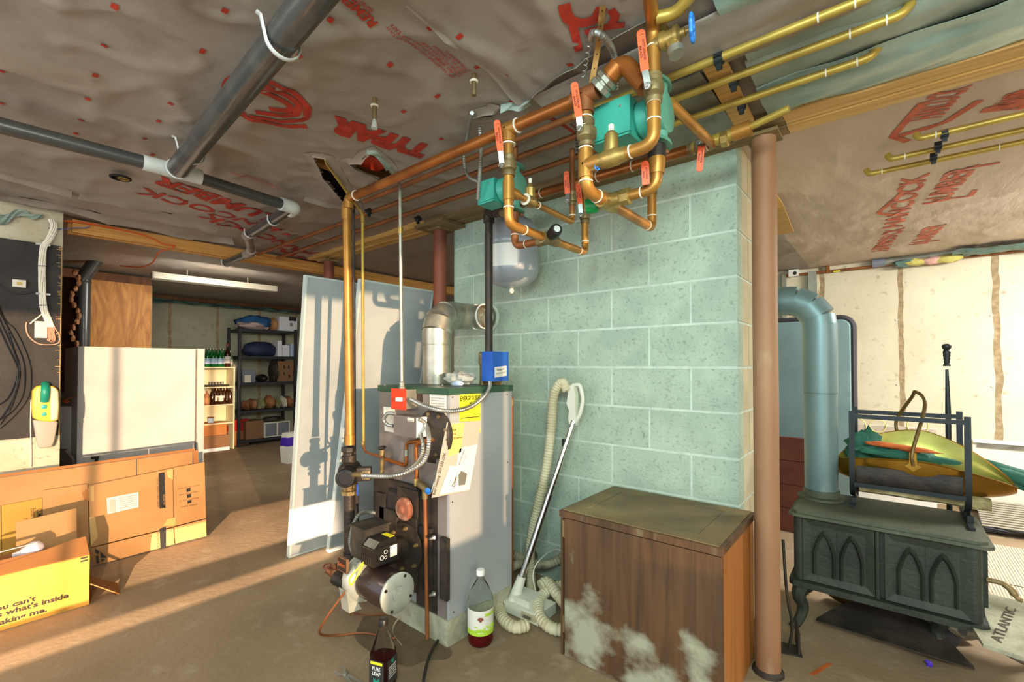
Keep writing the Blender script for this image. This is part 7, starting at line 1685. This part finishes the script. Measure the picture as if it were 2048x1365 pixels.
# ---------------------------------------------------------------- along the top of the back wall
yb_ = 5.49
t = thing('wall_pipe', 'long thin copper pipe along the top of the right concrete wall', 'copper pipe', P(1800, 530, y=yb_))
a, b = P(1566, 553, y=yb_), P(2048, 503, y=yb_)
run('pipe', [V((a.x, yb_, 2.19)), V((a.x, yb_, a.z)), V((3.1, yb_, a.z + .0))], .013, 'copper_dull', t, 10, .02)
run('upper_pipe', [V((P(1800, 528, y=yb_).x, yb_, a.z + .04)), V((3.1, yb_, a.z + .045))], .013, 'copper_yellow', t, 10)
obj('yellow_tag', MB().box(P(1667, 545, y=yb_ - .015), P(1680, 541, y=yb_ - .012)), 'yellow_label', t)
for px in (1656, 1817, 1912): p = P(px, 540, y=yb_); obj('pipe_strap', MB().box((p.x - .012, yb_ - .018, a.z - .015), (p.x + .012, 5.529, a.z + .06), bv=.002), 'copper', t)
t = thing('wall_sensor', 'small white box with round dark eye on the wall top beside the post', 'sensor', P(1587, 546, y=5.48))
s_ = P(1587, 545, y=5.45); obj('body', MB().box((s_.x - .045, 5.45, s_.z - .04), (s_.x + .045, 5.529, s_.z + .03), bv=.004), 'white', t); obj('eye', MB().lathe([(.018, 0), (.016, .004), (.001, .005)], V((s_.x + .012, 5.45, s_.z - .01)), (0, -1, 0), 16), 'ink', t)
for px, w, l in ((1568, .018, 'narrow steel strut'), (1625, .035, 'wide steel strut')):
    p = P(px, 600, y=5.48); solo('wall_strut', MB().box((p.x - w, 5.47, 1.0), (p.x + w, 5.529, 2.18), bv=.003), 'galv', l + ' fixed upright on the concrete wall behind the stove elbow', 'strut')
t = thing('grey_conduit', 'grey plastic conduit with couplings along the top of the right wall', 'conduit', P(1800, 525, y=5.47))
a = P(1745, 528, y=5.46); obj('conduit', MB().tube([a, V((a.x + .62, a.y, a.z + .02))], .032, 12), 'galv_dull', t); obj('coupling', MB().tube([a + V((.0, 0, 0)), a + V((.09, 0, .003))], .040, 12), 'box_grey', t)
for i, (px, py, m, l) in enumerate(((1835, 508, 'insul_yellow', 'yellow insulation tuft left of the pink one'), (1863, 503, 'insul_pink', 'pink insulation tuft on the sill'), (1893, 500, 'insul_yellow', 'large yellow insulation tuft on the sill'), (1812, 515, 'plastic_teal', 'teal plastic scrap'))):
    c = P(px, py + 3, y=5.44); c.z = min(c.z, 2.155); solo('insulation_tuft', blob(c, (.10, .05, .035), i + 60, .4, 14), m, l + ' along the top of the right concrete wall', 'insulation')
solo('plastic_sheet', MB().grid(lambda u, v: V((P(1905, 500, y=5.3).x + 1.6 * u, 5.28 + .22 * v, 2.185 - .05 * sin(pi * v) * (.4 + u) + .03 * noise.noise(V((u * 12, v * 4, 3))))), 50, 8, (0, 0, .002)), 'plastic_teal', 'dark crumpled plastic sagging along the wall top at the right edge', 'plastic sheet', ang=60)
# torn patch behind the post showing board
pp = [P(*p, z=2.19) for p in ((1554, 392), (1565, 408), (1588, 465), (1554, 470))]
solo('bare_board', MB().ext(pp, (0, 0, .008)), 'pine', 'bare pine patch where the wrap is torn behind the rusty post', 'board')
